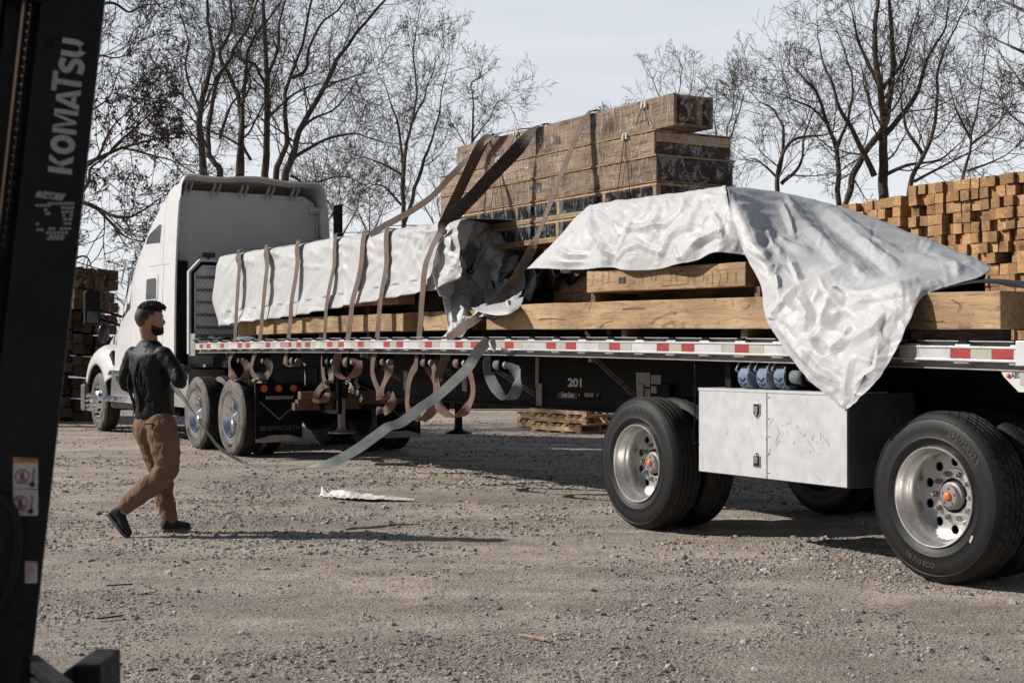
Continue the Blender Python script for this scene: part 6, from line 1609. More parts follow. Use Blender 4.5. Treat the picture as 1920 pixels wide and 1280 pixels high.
mb = MB(); mb.box((b2[0]-.01-(b2[0]+b2[1])/2, -.40, .11), (b2[0]+.004-(b2[0]+b2[1])/2, .40, .192)); mb.build('end_board', M['wood_pale'], P2, bevel=.003)
for q, (bb, P_, z0, z1) in enumerate(((b2, P2, 3.052, 3.25), (b3, P3, 2.828, 3.03))):
    mb = MB(); mb.box((bb[0]-.006-(bb[0]+bb[1])/2, -.40, .0), (bb[0]+.004-(bb[0]+bb[1])/2, .40, .105 if q == 0 else .198)); mb.build('end_board', M['wood_dark'], P_, bevel=.003)
for z in (3.2505, 3.031, 2.8125, 2.6105, 2.40):
    zz = z; mb = MB(); mb.box((b2[0]-.04, YP-.86, zz), (b2[1]+.01, YP+.006, zz+(.0105 if z > 2.5 else .028)) if z != 3.031 else (b2[0]-.06, YP-.86, zz+.004)) if False else None
for k, (za, zb_) in enumerate(((3.252, 3.260), (3.033, 3.050), (2.815, 2.826), (2.613, 2.632), (2.402, 2.428))):
    mb = MB(); mb.box((b2[0]-.03-.01*k, YP-.86, za), (b2[1]+.01, YP+.012, zb_)); o_ = mb.build('spacer_sheet', M['wood_new'], frame=TM, at=((b2[0]+b2[1])/2, YP-.4, za), bevel=.002)
    tag(o_, 'thin wooden sheet between the wrapped packages, the %s one from the top' % ORD[k], 'wooden sheet', 'thin sheets between the wrapped packages')
# bearers carrying the pile
for k, x in enumerate((b2[0]+.3, (b2[0]+b2[1])/2, b2[1]-.3)):
    mb = MB(); mb.box((x-.05, YP-.85, deck(x)+.80 if x < 5.4 else deck(x)+1.045), (x+.05, YP-.02, 2.40)); tag(mb.build('bearer', M['wood_y'], frame=TM, at=(x, YP-.4, 2.2), bevel=.004), 'crosswise bearer under the lowest wrapped package, %s' % ['near its right end', 'near its middle', 'near its left end'][k], 'bearer', 'bearers under the wrapped pile')
# ink marks and band clips on the packages
def on_pack(P_, b_, u, v, txt, size, name='ink_mark', mt='ink', bold=.001, shear=.1):
    c = S(u, v, YP+.019); o = Vector(((b_[0]+b_[1])/2, (b_[2]+b_[3])/2, P_['z0']))
    mb = MB(); add_text(mb, txt, lambda p: Vector((c.x-p.x, c.y, c.z+p.y))-o, size=size, bold=bold, shear=shear); return mb.build(name, M[mt], P_)
for P_, z in ((P1, 3.262), (P2, 3.052), (P3, 2.828)): P_['z0'] = z
on_pack(P1, b1, 1013, 264, 'JE', .095); on_pack(P1, b1, 1041, 262, '38', .10); on_pack(P3, b3, 1005, 348, 'ZB', .10)
for P_, b_, u, v in ((P2, b2, 1127, 286), (P2, b2, 1132, 288), (P2, b2, 1127, 291)):
    on_pack(P_, b_, u, v, 'x', .05)
for q, (P_, b_, u, v, v2) in enumerate(((P1, b1, 1206, 196, 236), (P2, b2, 1171, 255, 370), (P1, b1, 966, 248, 292), (P2, b2, 933, 299, 400), (P1, b1, 905, 262, 300))):
    c = S(u, v, YP+.02); o = Vector(((b_[0]+b_[1])/2, (b_[2]+b_[3])/2, P_['z0'])); e = S(u-14, v2, YP+.03)
    mb = MB()
    for s in (-1, 1): mb.bar(c-o+Vector((s*.022, 0, .025)), c-o+Vector((s*.026, .004, -.03)), .026, .005, up=(0, 1, 0))
    mb.bar(c-o+Vector((.04, -.03, .03)), c-o+Vector((-.04, -.03, .03)), .03, .006)
    mb.build('band_clip', M['stickerwhite'], P_, bevel=.002)
    mb = MB(); mb.tube([c-o, e-o], .0035, 5); mb.tube([c-o, S(u+12, v2, YP+.03)-o], .0035, 5); mb.build('band', M['black'], P_)
for P_ in (P1, P2, P3): del P_['z0']

# ------------------------------------------------------------------ straps
GS = 'webbing straps over the left tarp'
XD = Vector((1, 0, 0))
def strap(label, pts, dirs=None, mt='strap', w=.118, n=60, tails=(), group=GS, frame=TM, wob=.006, name='webbing_strap'):
    mb = MB(); P = [Vector(p) for p in pts]; D = [Vector(d) for d in dirs] if dirs else [XD]*len(P); wt = min(w, .098)
    ribbon(mb, P, w, D, n=n, wob=wob, seed=random.random()*40)
    c = P[0]; o_ = mb.build(name, M[mt], frame=frame, at=c); tag(o_, label, 'strap', group)
    for tp, td, tm in tails:
        mb = MB(); ribbon(mb, tp, wt, td, n=46, wob=.003, seed=random.random()*40); mb.v = [(p[0]-c.x, p[1]-c.y, p[2]-c.z) for p in mb.v]
        mb.build('slack_end', M[tm], o_)
    return o_
def up_tarp(ur, um, ut, vt, vm=None, yt=1.06):
    T = S(ut, vt-3, yt); x = T.x
    return [S(ur-1, 659, 1.262), S(ur, 643, 1.264), S(ur+(um-ur)*.5, 610, 1.255), S(um, 565, 1.235), S(um+(ut-um)*.55, 500 if vm is None else vm, 1.17), T+Vector((0, .05, -.03)), T+Vector((0, -.03, .045)), Vector((x, .5, T.z+.06)), Vector((x, -.5, T.z+.055)), Vector((x-.03, -1.15, T.z-.02)), Vector((x-.05, -1.27, deck(x)+.0))]
def tl(pts, y=1.2, dirs=None):
    P = [S(u, v, y+(q[0] if q else 0)) for (u, v, *q) in pts]
    return P
X_, Yd, DG = Vector((1, 0, 0)), Vector((0, 1, 0)), Vector((.7, .7, 0))
strap('brown strap nearest the cab end of the left tarp', up_tarp(440, 444, 453, 476), tails=[(tl([(439, 655), (431, 672), (431, 690), (436, 704), (444, 714), (456, 711), (464, 699), (463, 686), (456, 674)]), [X_, X_, X_, DG, Yd, DG, DG, DG, Yd], 'strap')])
strap('second brown strap from the cab end of the left tarp', up_tarp(487, 494, 506, 467), tails=[(tl([(481, 655), (474, 675), (472, 694), (480, 708), (492, 711), (502, 702), (505, 688), (499, 672)]), [X_, X_, X_, X_, DG, X_, DG, Yd], 'strap')])
strap('third brown strap from the cab end of the left tarp', up_tarp(540, 547, 565, 458), tails=[(tl([(539, 655), (536, 668), (539, 679), (548, 686), (556, 686), (560, 678)]), [X_, X_, DG, DG, Yd, Yd], 'strap')])
strap('fourth brown strap from the cab, its slack end looped into a knot', up_tarp(608, 613, 636, 447), w=.09, tails=[(tl([(607, 655), (605, 685), (608, 712), (614, 728, .02), (612, 745, .05), (602, 755, .06), (593, 748, .06), (597, 732, .07), (606, 722, .08)]), [X_, X_, X_, X_, DG, Yd, DG, X_, X_], 'strap'), (tl([(610, 718), (618, 716, .03), (621, 704), (622, 690, -.05)]), [X_, DG, X_, Yd], 'strap')])
strap('fifth brown strap from the cab, its slack end hanging in an open C-shaped loop', up_tarp(651, 661, 690, 440), tails=[(tl([(646, 655), (635, 666), (629, 684), (633, 700), (646, 710), (660, 707), (671, 694), (671, 680), (662, 672)]), [DG, DG, DG, Yd, Yd, Yd, DG, DG, Yd], 'strap_red')])
strap('sixth brown strap from the cab, slack hanging in twisted folds', up_tarp(706, 713, 733, 434), w=.105, tails=[(tl([(704, 655), (699, 680), (699, 702), (708, 728), (715, 748)]), [X_, X_, X_, X_, DG], 'strap'), (tl([(724, 676), (729, 690), (724, 708), (717, 728), (713, 752)]), [Yd, DG, X_, X_, DG], 'strap_red'), (tl([(713, 748), (722, 748, .05), (734, 742, .05), (734, 757, .06), (722, 770, .07), (714, 774, .07), (712, 762, .08)]), [X_, DG, X_, DG, X_, DG, X_], 'strap')])
ztop = 3.545
A_end = S(912, 262, YP+.03)
strapA = [S(784, 659, 1.262), S(785, 643, 1.264), S(789, 600, 1.25), S(792, 550, 1.24), S(798, 497, 1.22), S(812, 460, 1.17), S(830, 428, 1.10), S(850, 382, .98), S(880, 318, .76), S(912, 258, YP+.03), Vector((A_end.x-.05, YP-.1, ztop+.01)), Vector((A_end.x-.05, YP-.36, ztop+.01)), Vector((A_end.x-.05, YP-.50, 3.3)), Vector((A_end.x, -1.25, deck(6)))]
strap('seventh strap, beside the bunched end of the left tarp, running up over the wrapped pile', strapA, [X_]*6+[Vector((.8, .4, 0)), Vector((0, 1, .25)), Vector((0, 1, .25)), Vector((.7, .6, .1))]+[X_]*4, n=110, w=.11, tails=[(tl([(783, 655), (781, 682), (770, 703), (764, 738), (765, 764), (776, 780), (790, 788)]), [X_, X_, X_, X_, X_, DG, DG], 'strap'), (tl([(790, 788), (804, 777), (817, 757), (817, 730), (812, 705), (806, 688)]), [DG, DG, DG, X_, X_, Yd], 'strap_red')])
B_end = S(1004, 243, YP+.03)
strap('dark wide strap slanting up to the middle of the topmost wrapped package', [S(826, 436, 1.13), S(838, 415, 1.08), S(870, 385, .98), S(915, 337, .80), S(962, 288, .62), S(1004, 240, YP+.03), Vector((B_end.x-.05, YP-.1, ztop+.01)), Vector((B_end.x-.05, YP-.38, ztop+.01)), Vector((B_end.x-.05, YP-.50, 3.3)), Vector((B_end.x, -1.25, deck(5)))], [X_, Vector((.3, .6, .4)), Vector((0, .66, .56)), Vector((0, .66, .56)), Vector((.2, .6, .5)), X_, X_, X_, X_, X_], mt='strap_dark', w=.13, n=70, group=None)
D_end = S(1104, 216, YP+.03)
strap('long brown strap from the topmost package down past the gap between the tarps', [Vector((D_end.x, -1.25, deck(4))), Vector((D_end.x-.05, YP-.50, 3.3)), Vector((D_end.x-.05, YP-.38, ztop+.01)), Vector((D_end.x-.03, YP-.08, ztop+.012)), S(1104, 212, YP+.03), S(1075, 270, .60), S(1040, 360, .78), S(1004, 452, .95), S(984, 492, .80), S(960, 530, .74), S(930, 566, .98), S(893, 598, 1.23), S(858, 620, 1.29), S(838, 641, 1.266), S(837, 658, 1.262)],
      [X_]*8+[Vector((.1, .9, .3)), Vector((0, .85, .35)), Vector((0, .85, .4)), Vector((.7, .3, .6)), Vector((.9, 0, .6)), X_, X_], n=120, w=.088, mt='strap', group=None,
      tails=[(tl([(838, 655), (834, 672), (829, 686), (823, 703), (820, 722)]), [DG, Vector((.4, 1, 0)), Vector((.4, 1, 0)), DG, X_], 'strap'), (tl([(812, 684), (816, 700), (821, 725), (820, 748), (826, 765), (840, 778), (852, 782), (866, 776), (880, 758), (887, 735), (884, 708), (876, 690)]), [X_, X_, X_, X_, DG, DG, Yd, DG, X_, X_, X_, X_], 'strap_red')])
C_end = S(930, 253, YP+.04)
strap('thin brown strap stretched from the left tarp up over the left end of the pile', [S(694, 440, 1.10), S(720, 424, 1.06), S(770, 396, .98), S(812, 366, .86), S(853, 322, .70), S(890, 285, .56), Vector((C_end.x-.1, YP+.02, ztop+.012)), Vector((C_end.x-.5, YP-.30, ztop+.012)), Vector((C_end.x-.6, YP-.5, 3.3)), Vector((C_end.x-.5, -1.25, deck(6)))], [Vector((.6, .2, .8))]*5+[X_]*5, w=.07, n=70, group=None)
tp = tl([(923, 656), (918, 668), (915, 685), (918, 704), (929, 727), (946, 748), (960, 744), (969, 728), (971, 710), (965, 692), (954, 680)]); 
long_ = [(923, 656, 12.62), (925, 645, 12.60), (920, 637, 12.60), (908, 646, 12.58), (895, 660, 12.55), (878, 688, 12.50), (850, 716, 12.40), (818, 744, 12.28), (790, 763, 12.15), (752, 792, 12.0), (728, 800, 11.9), (700, 820, 11.78), (664, 845, 11.62), (620, 867, 11.45), (565, 878, 11.3), (520, 881, 11.2), (470, 871, 11.08), (430, 852, 11.0), (402, 828, 10.95), (375, 790, 10.95), (350, 755, 10.97), (330, 730, 11.0), (318, 722, 11.02)]
xw = (TM.to_3x3() @ X_)
dl = [xw]*3+[Vector((.75, 0, -.65))]*2+[Vector((.59, -.4, -.6))]*5+[Vector((.5, -.5, -.6)), Vector((.45, -.5, -.6)), Vector((.4, -.6, -.6)), Vector((.25, -.7, -.5)), Vector((.1, -1, .12)), Vector((0, -1, .05)), Vector((-.1, -1, .05)), Vector((-.2, -1, .1)), Vector((-.05, -1, .05)), Vector((.12, -1, .1)), Vector((.3, -.9, .25)), Vector((.45, -.8, .35)), Vector((.5, -.7, .4))]
mb = MB(); ribbon(mb, [W(*q) for q in long_], .094, dl, n=180, wob=.004, seed=3); c = W(*long_[1]); o_ = mb.build('webbing_strap', M['strap_grey'], at=c)
tag(o_, 'grey-green strap sagging from the trailer rail to the hands of the walking man', 'strap')
mb = MB(); P_ = [TM @ p for p in tp]; ribbon(mb, P_, .098, [TM.to_3x3() @ q for q in [DG, DG, Yd, DG, DG, Yd, DG, DG, X_, DG, Yd]], n=60); mb.v = [(p[0]-c.x, p[1]-c.y, p[2]-c.z) for p in mb.v]; mb.build('slack_end', M['strap_bluegrey'], o_)
# rags and gloves lying on the front corner of the deck
for k, (u, v, y, r_, lab) in enumerate(((378, 634, 1.05, (.10, .1, .035), 'black work gloves heaped on the front corner of the deck'), (410, 632, .9, (.22, .12, .05), 'dark folded cloth on the front of the deck beside the first strap'), (465, 637, 1.0, (.30, .1, .035), 'coiled grey webbing lying on the deck under the first timbers'))):
    c = S(u, v, y); mb = MB(); mb.ell((0, 0, 0), r_, 24); mb.v = [tuple(Vector(p)*(1+.6*noise.noise(Vector(p)*9+Vector((k*5, 0, 0))))) for p in mb.v]
    zz = deck(c.x)+r_[2]*.8
    o_ = mb.build(['work_gloves', 'folded_cloth', 'coiled_webbing'][k], M[['glove', 'tarp_black', 'strap_bluegrey'][k]], frame=TM @ Matrix.Translation((c.x, c.y, zz))); tag(o_, lab, ['gloves', 'cloth', 'webbing coil'][k])
# ------------------------------------------------------------------ the walking man
random.seed(5)
PB = Vector((-2.62, 10.75, 0))
def oval(mb, secs, n=18, caps=True, mi=0):
    """loft through (centre, half-width vector, half-depth vector)"""
    vs = []
    for c, a, b in secs:
        for k in range(n):
            t = 2*math.pi*k/n; vs.append(Vector(c)+Vector(a)*math.cos(t)+Vector(b)*math.sin(t))
    L = len(secs); fs = [(i*n+k, i*n+(k+1) % n, (i+1)*n+(k+1) % n, (i+1)*n+k) for i in range(L-1) for k in range(n)]
    if caps: fs += [tuple(range(n))[::-1], tuple((L-1)*n+k for k in range(n))]
    mb.add(vs, fs, mi, True)
def limb(mb, pts, rad, n=16, steps=6):
    P = [Vector(p) for p in pts]; m_ = (len(P)-1)*steps
    Q = smooth_path(P, m_); rr = []
    for i in range(m_+1):
        x = i/steps; k = min(int(x), len(P)-2); f = x-k; rr.append(rad[k]*(1-f)+rad[k+1]*f)
    mb.tube(Q, rr, n)
    mb.ell(Q[0], (rr[0],)*3, 12); mb.ell(Q[-1], (rr[-1],)*3, 12)
man = empty('person', PB, label='man in a black long-sleeved shirt and tan trousers walking right, holding the grey strap', cat='person')
def pb(mb, nm, mt, parent=None, voxel=0, smooth_=0, disp=0, dscale=.1, **kw):
    mb.v = [(p[0]-PB.x, p[1]-PB.y, p[2]) for p in mb.v]
    o_ = mb.build(nm, M[mt], parent or man, **kw)
    if voxel:
        r = o_.modifiers.new('remesh', 'REMESH'); r.mode = 'VOXEL'; r.voxel_size = voxel; r.use_smooth_shade = True
    if smooth_:
        s = o_.modifiers.new('smooth', 'SMOOTH'); s.factor = .5; s.iterations = smooth_
    if disp:
        tx = bpy.data.textures.new(nm+'_folds', 'CLOUDS'); tx.noise_scale = dscale; tx.noise_depth = 2; tx.noise_type = 'SOFT_NOISE'
        d = o_.modifiers.new('folds', 'DISPLACE'); d.texture = tx; d.strength = disp; d.mid_level = .5; d.texture_coords = 'LOCAL'
    return o_
fwd = Vector((.74, .67, 0)).normalized(); rgt = Vector((fwd.y, -fwd.x, 0)); UP = Vector((0, 0, 1))
pel = W(289, 782, 10.76); che = W(280, 690, 10.77); nk = W(280, 645, 10.78)
hipR, hipL = W(303, 800, 10.66), W(276, 800, 10.86)
kneR, ankR = W(311, 882, 10.62), W(233, 950, 10.60)
kneL, ankL = W(303, 890, 10.90), W(319, 972, 10.84)
shR, shL = W(311, 664, 10.64), W(246, 666, 10.92)
elR, haR = W(337, 716, 10.56), W(342, 700, 10.82)
elL, haL = W(238, 722, 11.0), W(300, 724, 11.08)
# trousers
mb = MB()
oval(mb, [(W(289, 776, 10.76), rgt*.165, fwd*.115), (W(289, 800, 10.76), rgt*.175, fwd*.128), (W(290, 822, 10.76), rgt*.155, fwd*.12)])
mb.ell(W(279, 806, 10.72), (.105, .11, .12)); 
limb(mb, [hipR, hipR.lerp(kneR, .5)+Vector((.012, 0, 0)), kneR, kneR.lerp(ankR, .45)+Vector((-.005, 0, -.012)), ankR.lerp(kneR, .10), ankR], [.118, .110, .088, .080, .064, .056])
limb(mb, [hipL, hipL.lerp(kneL, .5)+Vector((.01, 0, 0)), kneL, kneL.lerp(ankL, .5)+Vector((-.01, 0, 0)), ankL.lerp(kneL, .12), ankL], [.115, .105, .082, .074, .062, .056])
tr_ = pb(mb, 'trousers', 'trousers', voxel=.012, smooth_=3, disp=.028, dscale=.06)
# creases: a few welded ridges behind the knee and the seat
mb = MB()
for (a, b_, r_) in (((250, 800), (272, 815), .012), ((256, 812), (275, 830), .010), ((284, 846), (276, 862), .012), ((268, 830), (290, 852), .012), ((262, 905), (285, 885), .012), ((243, 925), (262, 912), .010), ((300, 930), (318, 926), .008), ((305, 952), (322, 950), .008)):
    p, q = W(a[0], a[1], 10.63), W(b_[0], b_[1], 10.60)
# back pocket opening
mb = MB(); mb.bar(W(271, 795, 10.56), W(288, 794, 10.56), .012, .01); pb(mb, 'pocket_opening', 'ink', tr_, bevel=.003)
# body: neck, head, ankles, forearms as one surface
fh = Vector((.87, .49, 0)).normalized(); rh = Vector((fh.y, -fh.x, 0)); HC = W(280.5, 599, 10.74)
def hp(f, r, u): return HC+fh*f+rh*r+UP*u
Rh = Matrix((fh, rh, UP)).transposed().to_3x3()
mb = MB()
limb(mb, [W(280, 652, 10.78), W(280, 634, 10.77), hp(-.02, 0, -.05)], [.070, .060, .062])
mb.ell(HC+UP*.018, (.098, .076, .098), 24, rot=Rh); mb.ell(hp(.030, 0, -.035), (.070, .062, .078), 20, rot=Rh)
mb.ell(hp(.052, 0, -.080), (.042, .046, .034), 16, rot=Rh); mb.ell(hp(.085, 0, -.094), (.020, .024, .018), 12, rot=Rh)
mb.ell(hp(.082, 0, .028), (.022, .048, .018), 12, rot=Rh)
mb.tube([hp(.088, 0, .018), hp(.106, 0, -.012), hp(.113, 0, -.026)], [.010, .012, .015], 10); mb.ell(hp(.108, .010, -.028), (.011, .009, .008), 10, rot=Rh); mb.ell(hp(.108, -.010, -.028), (.011, .009, .008), 10, rot=Rh)
mb.ell(hp(.096, 0, -.052), (.012, .023, .007), 10, rot=Rh); mb.ell(hp(.094, 0, -.064), (.012, .021, .007), 10, rot=Rh)
mb.ell(hp(.062, .045, -.012), (.026, .02, .02), 10, rot=Rh); mb.ell(hp(.062, -.045, -.012), (.026, .02, .02), 10, rot=Rh)
for s in (1, -1):
    mb.ell(hp(-.012, s*.080, -.002), (.019, .012, .033), 14, rot=Rh); mb.ell(hp(-.006, s*.078, -.024), (.012, .010, .014), 10, rot=Rh)
# trunk inside the clothes so that the figure is one body
oval(mb, [(W(289, 800, 10.76), rgt*.12, fwd*.09), (W(285, 740, 10.77), rgt*.12, fwd*.085), (W(280, 680, 10.78), rgt*.15, fwd*.095), (W(280, 654, 10.78), rgt*.10, fwd*.07)])
for a, b_, c in ((shR, elR, haR), (shL, elL, haL)): limb(mb, [a, b_, c], [.034, .028, .024])
for a, b_, c in ((hipR, kneR, ankR), (hipL, kneL, ankL)): limb(mb, [a, b_, c+(c-b_)*.06], [.075, .050, .036])
body_ = pb(mb, 'body', 'skin', voxel=.007, smooth_=4)
# ear hollow, eyes
mb = MB()
for s in (1, -1): mb.ell(hp(.0785, s*.034, .006), (.010, .014, .008), 12, rot=Rh)
pb(mb, 'eyes', 'stickerwhite'); 
# shirt
mb = MB()
oval(mb, [(W(288, 785, 10.76), rgt*.176, fwd*.128), (W(288, 772, 10.76), rgt*.178, fwd*.13), (W(287, 750, 10.76), rgt*.172, fwd*.125), (W(284, 715, 10.77), rgt*.180, fwd*.125), (W(280, 690, 10.77), rgt*.196, fwd*.13), (W(279, 666, 10.77), rgt*.205, fwd*.12), (W(279, 653, 10.77), rgt*.165, fwd*.095), (W(280, 643, 10.78), rgt*.095, fwd*.078), (W(280, 637, 10.78), rgt*.068, fwd*.066)], 24)
limb(mb, [shR+Vector((-.02, 0, 0)), shR.lerp(elR, .5)+Vector((.012, 0, 0)), elR, elR.lerp(haR, .55), haR.lerp(elR, .1)], [.066, .058, .052, .046, .038])
limb(mb, [shL+Vector((.02, 0, 0)), shL.lerp(elL, .5)+Vector((-.012, 0, 0)), elL, elL.lerp(haL, .6), haL.lerp(elL, .1)], [.072, .062, .054, .048, .040])
pb(mb, 'shirt', 'shirt', voxel=.012, smooth_=8, disp=.020, dscale=.06)
# long drape folds on the back
mb = MB()
for (pts, r_) in ((((262, 668), (252, 710), (262, 755), (258, 778)), .012), (((275, 662), (262, 700), (268, 740), (262, 776)), .010), (((290, 672), (270, 715), (277, 750), (268, 780)), .011), (((246, 690), (240, 720), (252, 760), (250, 780)), .012), (((300, 700), (283, 735), (285, 765)), .010)):
    pp = []
    for (u, v) in pts:
        t = (u-284)/55; D_ = 10.77-.128*math.sqrt(max(0, 1-min(1, t*t)))*1.0-.012+(.10*t*-1 if False else 0)
        pp.append(W(u, v, D_))
    mb.tube(smooth_path(pp, 16), [r_*math.sin(math.pi*(i+.6)/17.2) for i in range(17)], 8)
pb(mb, 'back_folds', 'shirt', voxel=0)
# hair: cropped sides, curls on top, beard
mb = MB(); mb.ell(hp(-.014, 0, .020), (.094, .0785, .092), 30, rot=Rh); ee = mb
keep = []
mb2 = MB()
mb2.ell(hp(-.016, 0, .018), (.0955, .0782, .094), 36, rot=Rh)
vs = [Vector(p) for p in mb2.v]
def inhair(p):
    q = p-HC; f, r_, u = q.dot(fh), q.dot(rh), q.dot(UP)
    if u > .045: return f < .075
    if f > .022+.012*noise.noise(p*60): return False
    if u < -.055+.0*f: return False
    if f > -.030+.5*u and u < .030: return False
    return True
mb = MB(); mb.add(vs, [f for f in mb2.f if all(inhair(vs[i]) for i in f)], 0, True); pb(mb, 'cropped_hair', 'stubble', solid=.004)
mb = MB(); random.seed(9)
mb.ell(hp(.004, 0, .064), (.092, .068, .052), 20, rot=Rh)
for k in range(560):
    a = random.random()*6.283; t = random.random()**.5
    f = .014+.100*t*math.cos(a); r_ = .074*t*math.sin(a); u = .060+.060*math.sqrt(max(0, 1-t*t*.9))+random.uniform(-.012, .010)
    if f < -.05: u -= (-.05-f)*.25
    s = random.uniform(.008, .014); p = hp(f, r_, u+.006)
    d1, d2 = orth(UP), None; d2 = d1.cross(orth(d1)).normalized()
    mb.tube([p+d1*s*math.cos(q)+d2*s*math.sin(q) for q in [i*.9 for i in range(7)]], .0036, 5)
pb(mb, 'curly_hair', 'hair')
mb = MB(); mb2 = MB(); mb2.ell(hp(.036, 0, -.052), (.070, .0655, .072), 32, rot=Rh); mb2.ell(hp(.070, 0, -.088), (.036, .036, .030), 20, rot=Rh)
vs = [Vector(p) for p in mb2.v]
def inbeard(p):
    q = p-HC; f, r_, u = q.dot(fh), q.dot(rh), q.dot(UP)
    if f < -.004: return False
    if u > -.056+.5*max(0, .055-f)*1.0 and f > .02: return False
    return u < (.0 if f < .02 else -.045)
mb.add(vs, [f for f in mb2.f if all(inbeard(vs[i]) for i in f)], 0, True)
for k in range(160):
    f = random.uniform(.01, .095); u = -.06-random.random()*.05; s = 1 if random.random() < .75 else -1
    r_ = s*.060*math.sqrt(max(0, 1-((f-.03)/.075)**2)); p = hp(f, r_, u+.3*max(0, .03-f)); d = Vector((random.gauss(0, 1), random.gauss(0, 1), -1)).normalized(); mb.tube([p, p+d*.008], [.0022, .001], 4)
pb(mb, 'beard', 'hair', solid=.005)
# hands in work gloves, fingers closed round the strap
def hand(c, d, side, curl, nm):
    """c wrist, d direction of the palm, side = direction across the knuckles towards the thumb, curl = direction the fingers bend to"""
    d = d.normalized(); side = (side-d*side.dot(d)).normalized(); curl = d.cross(side)*(1 if d.cross(side).dot(curl) > 0 else -1)
    mb = MB(); oval(mb, [(c-d*.01, side*.030, curl*.022), (c+d*.03, side*.040, curl*.020), (c+d*.075, side*.044, curl*.017), (c+d*.092, side*.040, curl*.013)], 14)
    for k, L in enumerate((.074, .084, .078, .062)):
        o = .031-.0207*k; b0 = c+d*.086+side*o
        a1 = R(35+6*k); a2 = R(105+5*k); a3 = R(160)
        p1 = b0+(d*math.cos(a1)+curl*math.sin(a1))*L*.45; p2 = p1+(d*math.cos(a2)+curl*math.sin(a2))*L*.33; p3 = p2+(d*math.cos(a3)+curl*math.sin(a3))*L*.24
        mb.tube(smooth_path([b0-d*.012, b0, p1, p2, p3], 14), [.0105]*4+[.0098]*4+[.0092]*4+[.008]*3, 8); mb.ell(p3, (.008,)*3, 8)
    t0 = c+d*.03+side*.034; t1 = t0+(side*.55+d*.7+curl*.45).normalized()*.036; t2 = t1+(d*.6+curl*.8-side*.1).normalized()*.030
    mb.tube(smooth_path([t0-side*.012, t0, t1, t2], 12), [.0135]*5+[.012]*4+[.0105]*4, 8); mb.ell(t2, (.0105,)*3, 8)
    return pb(mb, nm, 'glove', voxel=.0045, smooth_=2)
hand(haR, Vector((.12, .75, .45)), Vector((-.6, -.3, .3)), Vector((-.9, .3, .1)), 'gloved_hand')
hand(haL, Vector((.85, .1, -.15)), Vector((0, -.2, 1)), Vector((0, -1, 0)), 'gloved_hand')
# shoes and socks
def shoe(heel, toe, ank, upv, nm):
    d = (toe-heel); L = d.length; d.normalize(); n_ = (upv-d*upv.dot(d)).normalized(); s = d.cross(n_)
    mb = MB()
    st = [(0.0, .030, .030, .05), (.06, .038, .036, .062), (.22, .040, .040, .078), (.38, .041, .036, .074), (.55, .046, .030, .056), (.75, .048, .022, .040), (.92, .038, .017, .032), (1.0, .018, .012, .024)]
    oval(mb, [(heel+d*L*t+n_*(.012+h*.5), s*w, n_*(h*.5+.008)) for t, w, _, h in st], 18)
    limb(mb, [heel+d*L*.20+n_*.06, ank], [.042, .041])
    o_ = pb(mb, nm, 'shoe', voxel=.007, smooth_=3)
    mb = MB()
    n2 = 20; pr = []
    for t, w, _, h in st: pr.append((t, w+.004))
    top = [heel+d*L*t+s*w for t, w in pr]+[heel+d*L*t-s*w for t, w in pr[::-1]]
    k = len(top); mb.add([p+n_*.016 for p in top]+[p-n_*.008 for p in top], [tuple(range(k)), tuple(range(2*k-1, k-1, -1))]+[(i, k+i, k+(i+1) % k, (i+1) % k) for i in range(k)]); pb(mb, 'sole', 'sole', o_, bevel=.003)
    mb = MB(); mb.tube([ank-n_*.0+(heel+d*L*.22-ank)*.25, ank+(ank-(heel+d*L*.22)).normalized()*.02], [.046, .044], 18); pb(mb, 'sock', 'sock', man)
    return o_
hR = W(205, 962, 10.60); tR = W(240, 1007, 10.56); 
shoe(hR, tR, ankR+Vector((-.012, 0, -.03)), Vector((.8, -.1, .6)), 'shoe')
hL = W(304, 1000, 10.80); hL.z = .012; tL = W(357, 996, 10.92); tL.z = .014
shoe(hL, tL, ankL+Vector((0, 0, -.015)), UP, 'shoe')

# ------------------------------------------------------------------ forklift mast in the foreground
MD = 3.0; mo = W(126, 640, MD); tilt = math.atan(133/1280)
MM = Matrix.Translation(mo) @ Matrix.Rotation(R(16), 4, 'Z') @ Matrix.Rotation(tilt, 4, 'Y')
mast = empty('forklift_mast', mtx=MM, label='black forklift mast leaning at the left edge, with white lettering and stickers', cat='forklift mast')
zl, zh = -1.30, 1.35
def mbx(lo, hi, nm, mt, par=None, bevel=.004):
    mb = MB(); mb.box(lo, hi); return mb.build(nm, M[mt], par or mast, bevel=bevel)
# local axes: x right, y away, z up along the mast; front face at y=0
mbx((-.128, 0, zl), (0, .016, zh), 'outer_rail_face', 'mastblack'); mbx((-.018, .0165, zl), (-.001, .10, zh), 'outer_rail_flange', 'mastblack'); mbx((-.128, .0165, zl), (-.112, .10, zh), 'outer_rail_web', 'mastblack')
mbx((-.20, .055, zl), (-.130, .13, zh), 'inner_rail', 'mastblack')
mbx((-.42, .02, zl), (-.30, .12, zh), 'far_rail', 'mastblack'); mbx((-.46, .13, zl+.2), (-.02, .15, zh), 'mast_back_plate', 'mastblack')
mbx((-.44, -.02, .70), (.0, .0, .80) if False else (-.12, .0, .82), 'cross_member', 'mastblack')
for k, x in enumerate((-.150, -.163)):
    mb = MB(); mb.cyl((x, .035, .18), (x, .035, zh), .0045, n=14); mb.build('hydraulic_line', M['copper'] if 'copper' in M else M['alu_dirty'], mast)
M['copper'] = paint('worn_copper_tube', (.34, .27, .23), .35, metal=.8)
for o_ in kids(mast):
    if o_.name.startswith('hydraulic_line'): o_.data.materials[0] = M['copper']
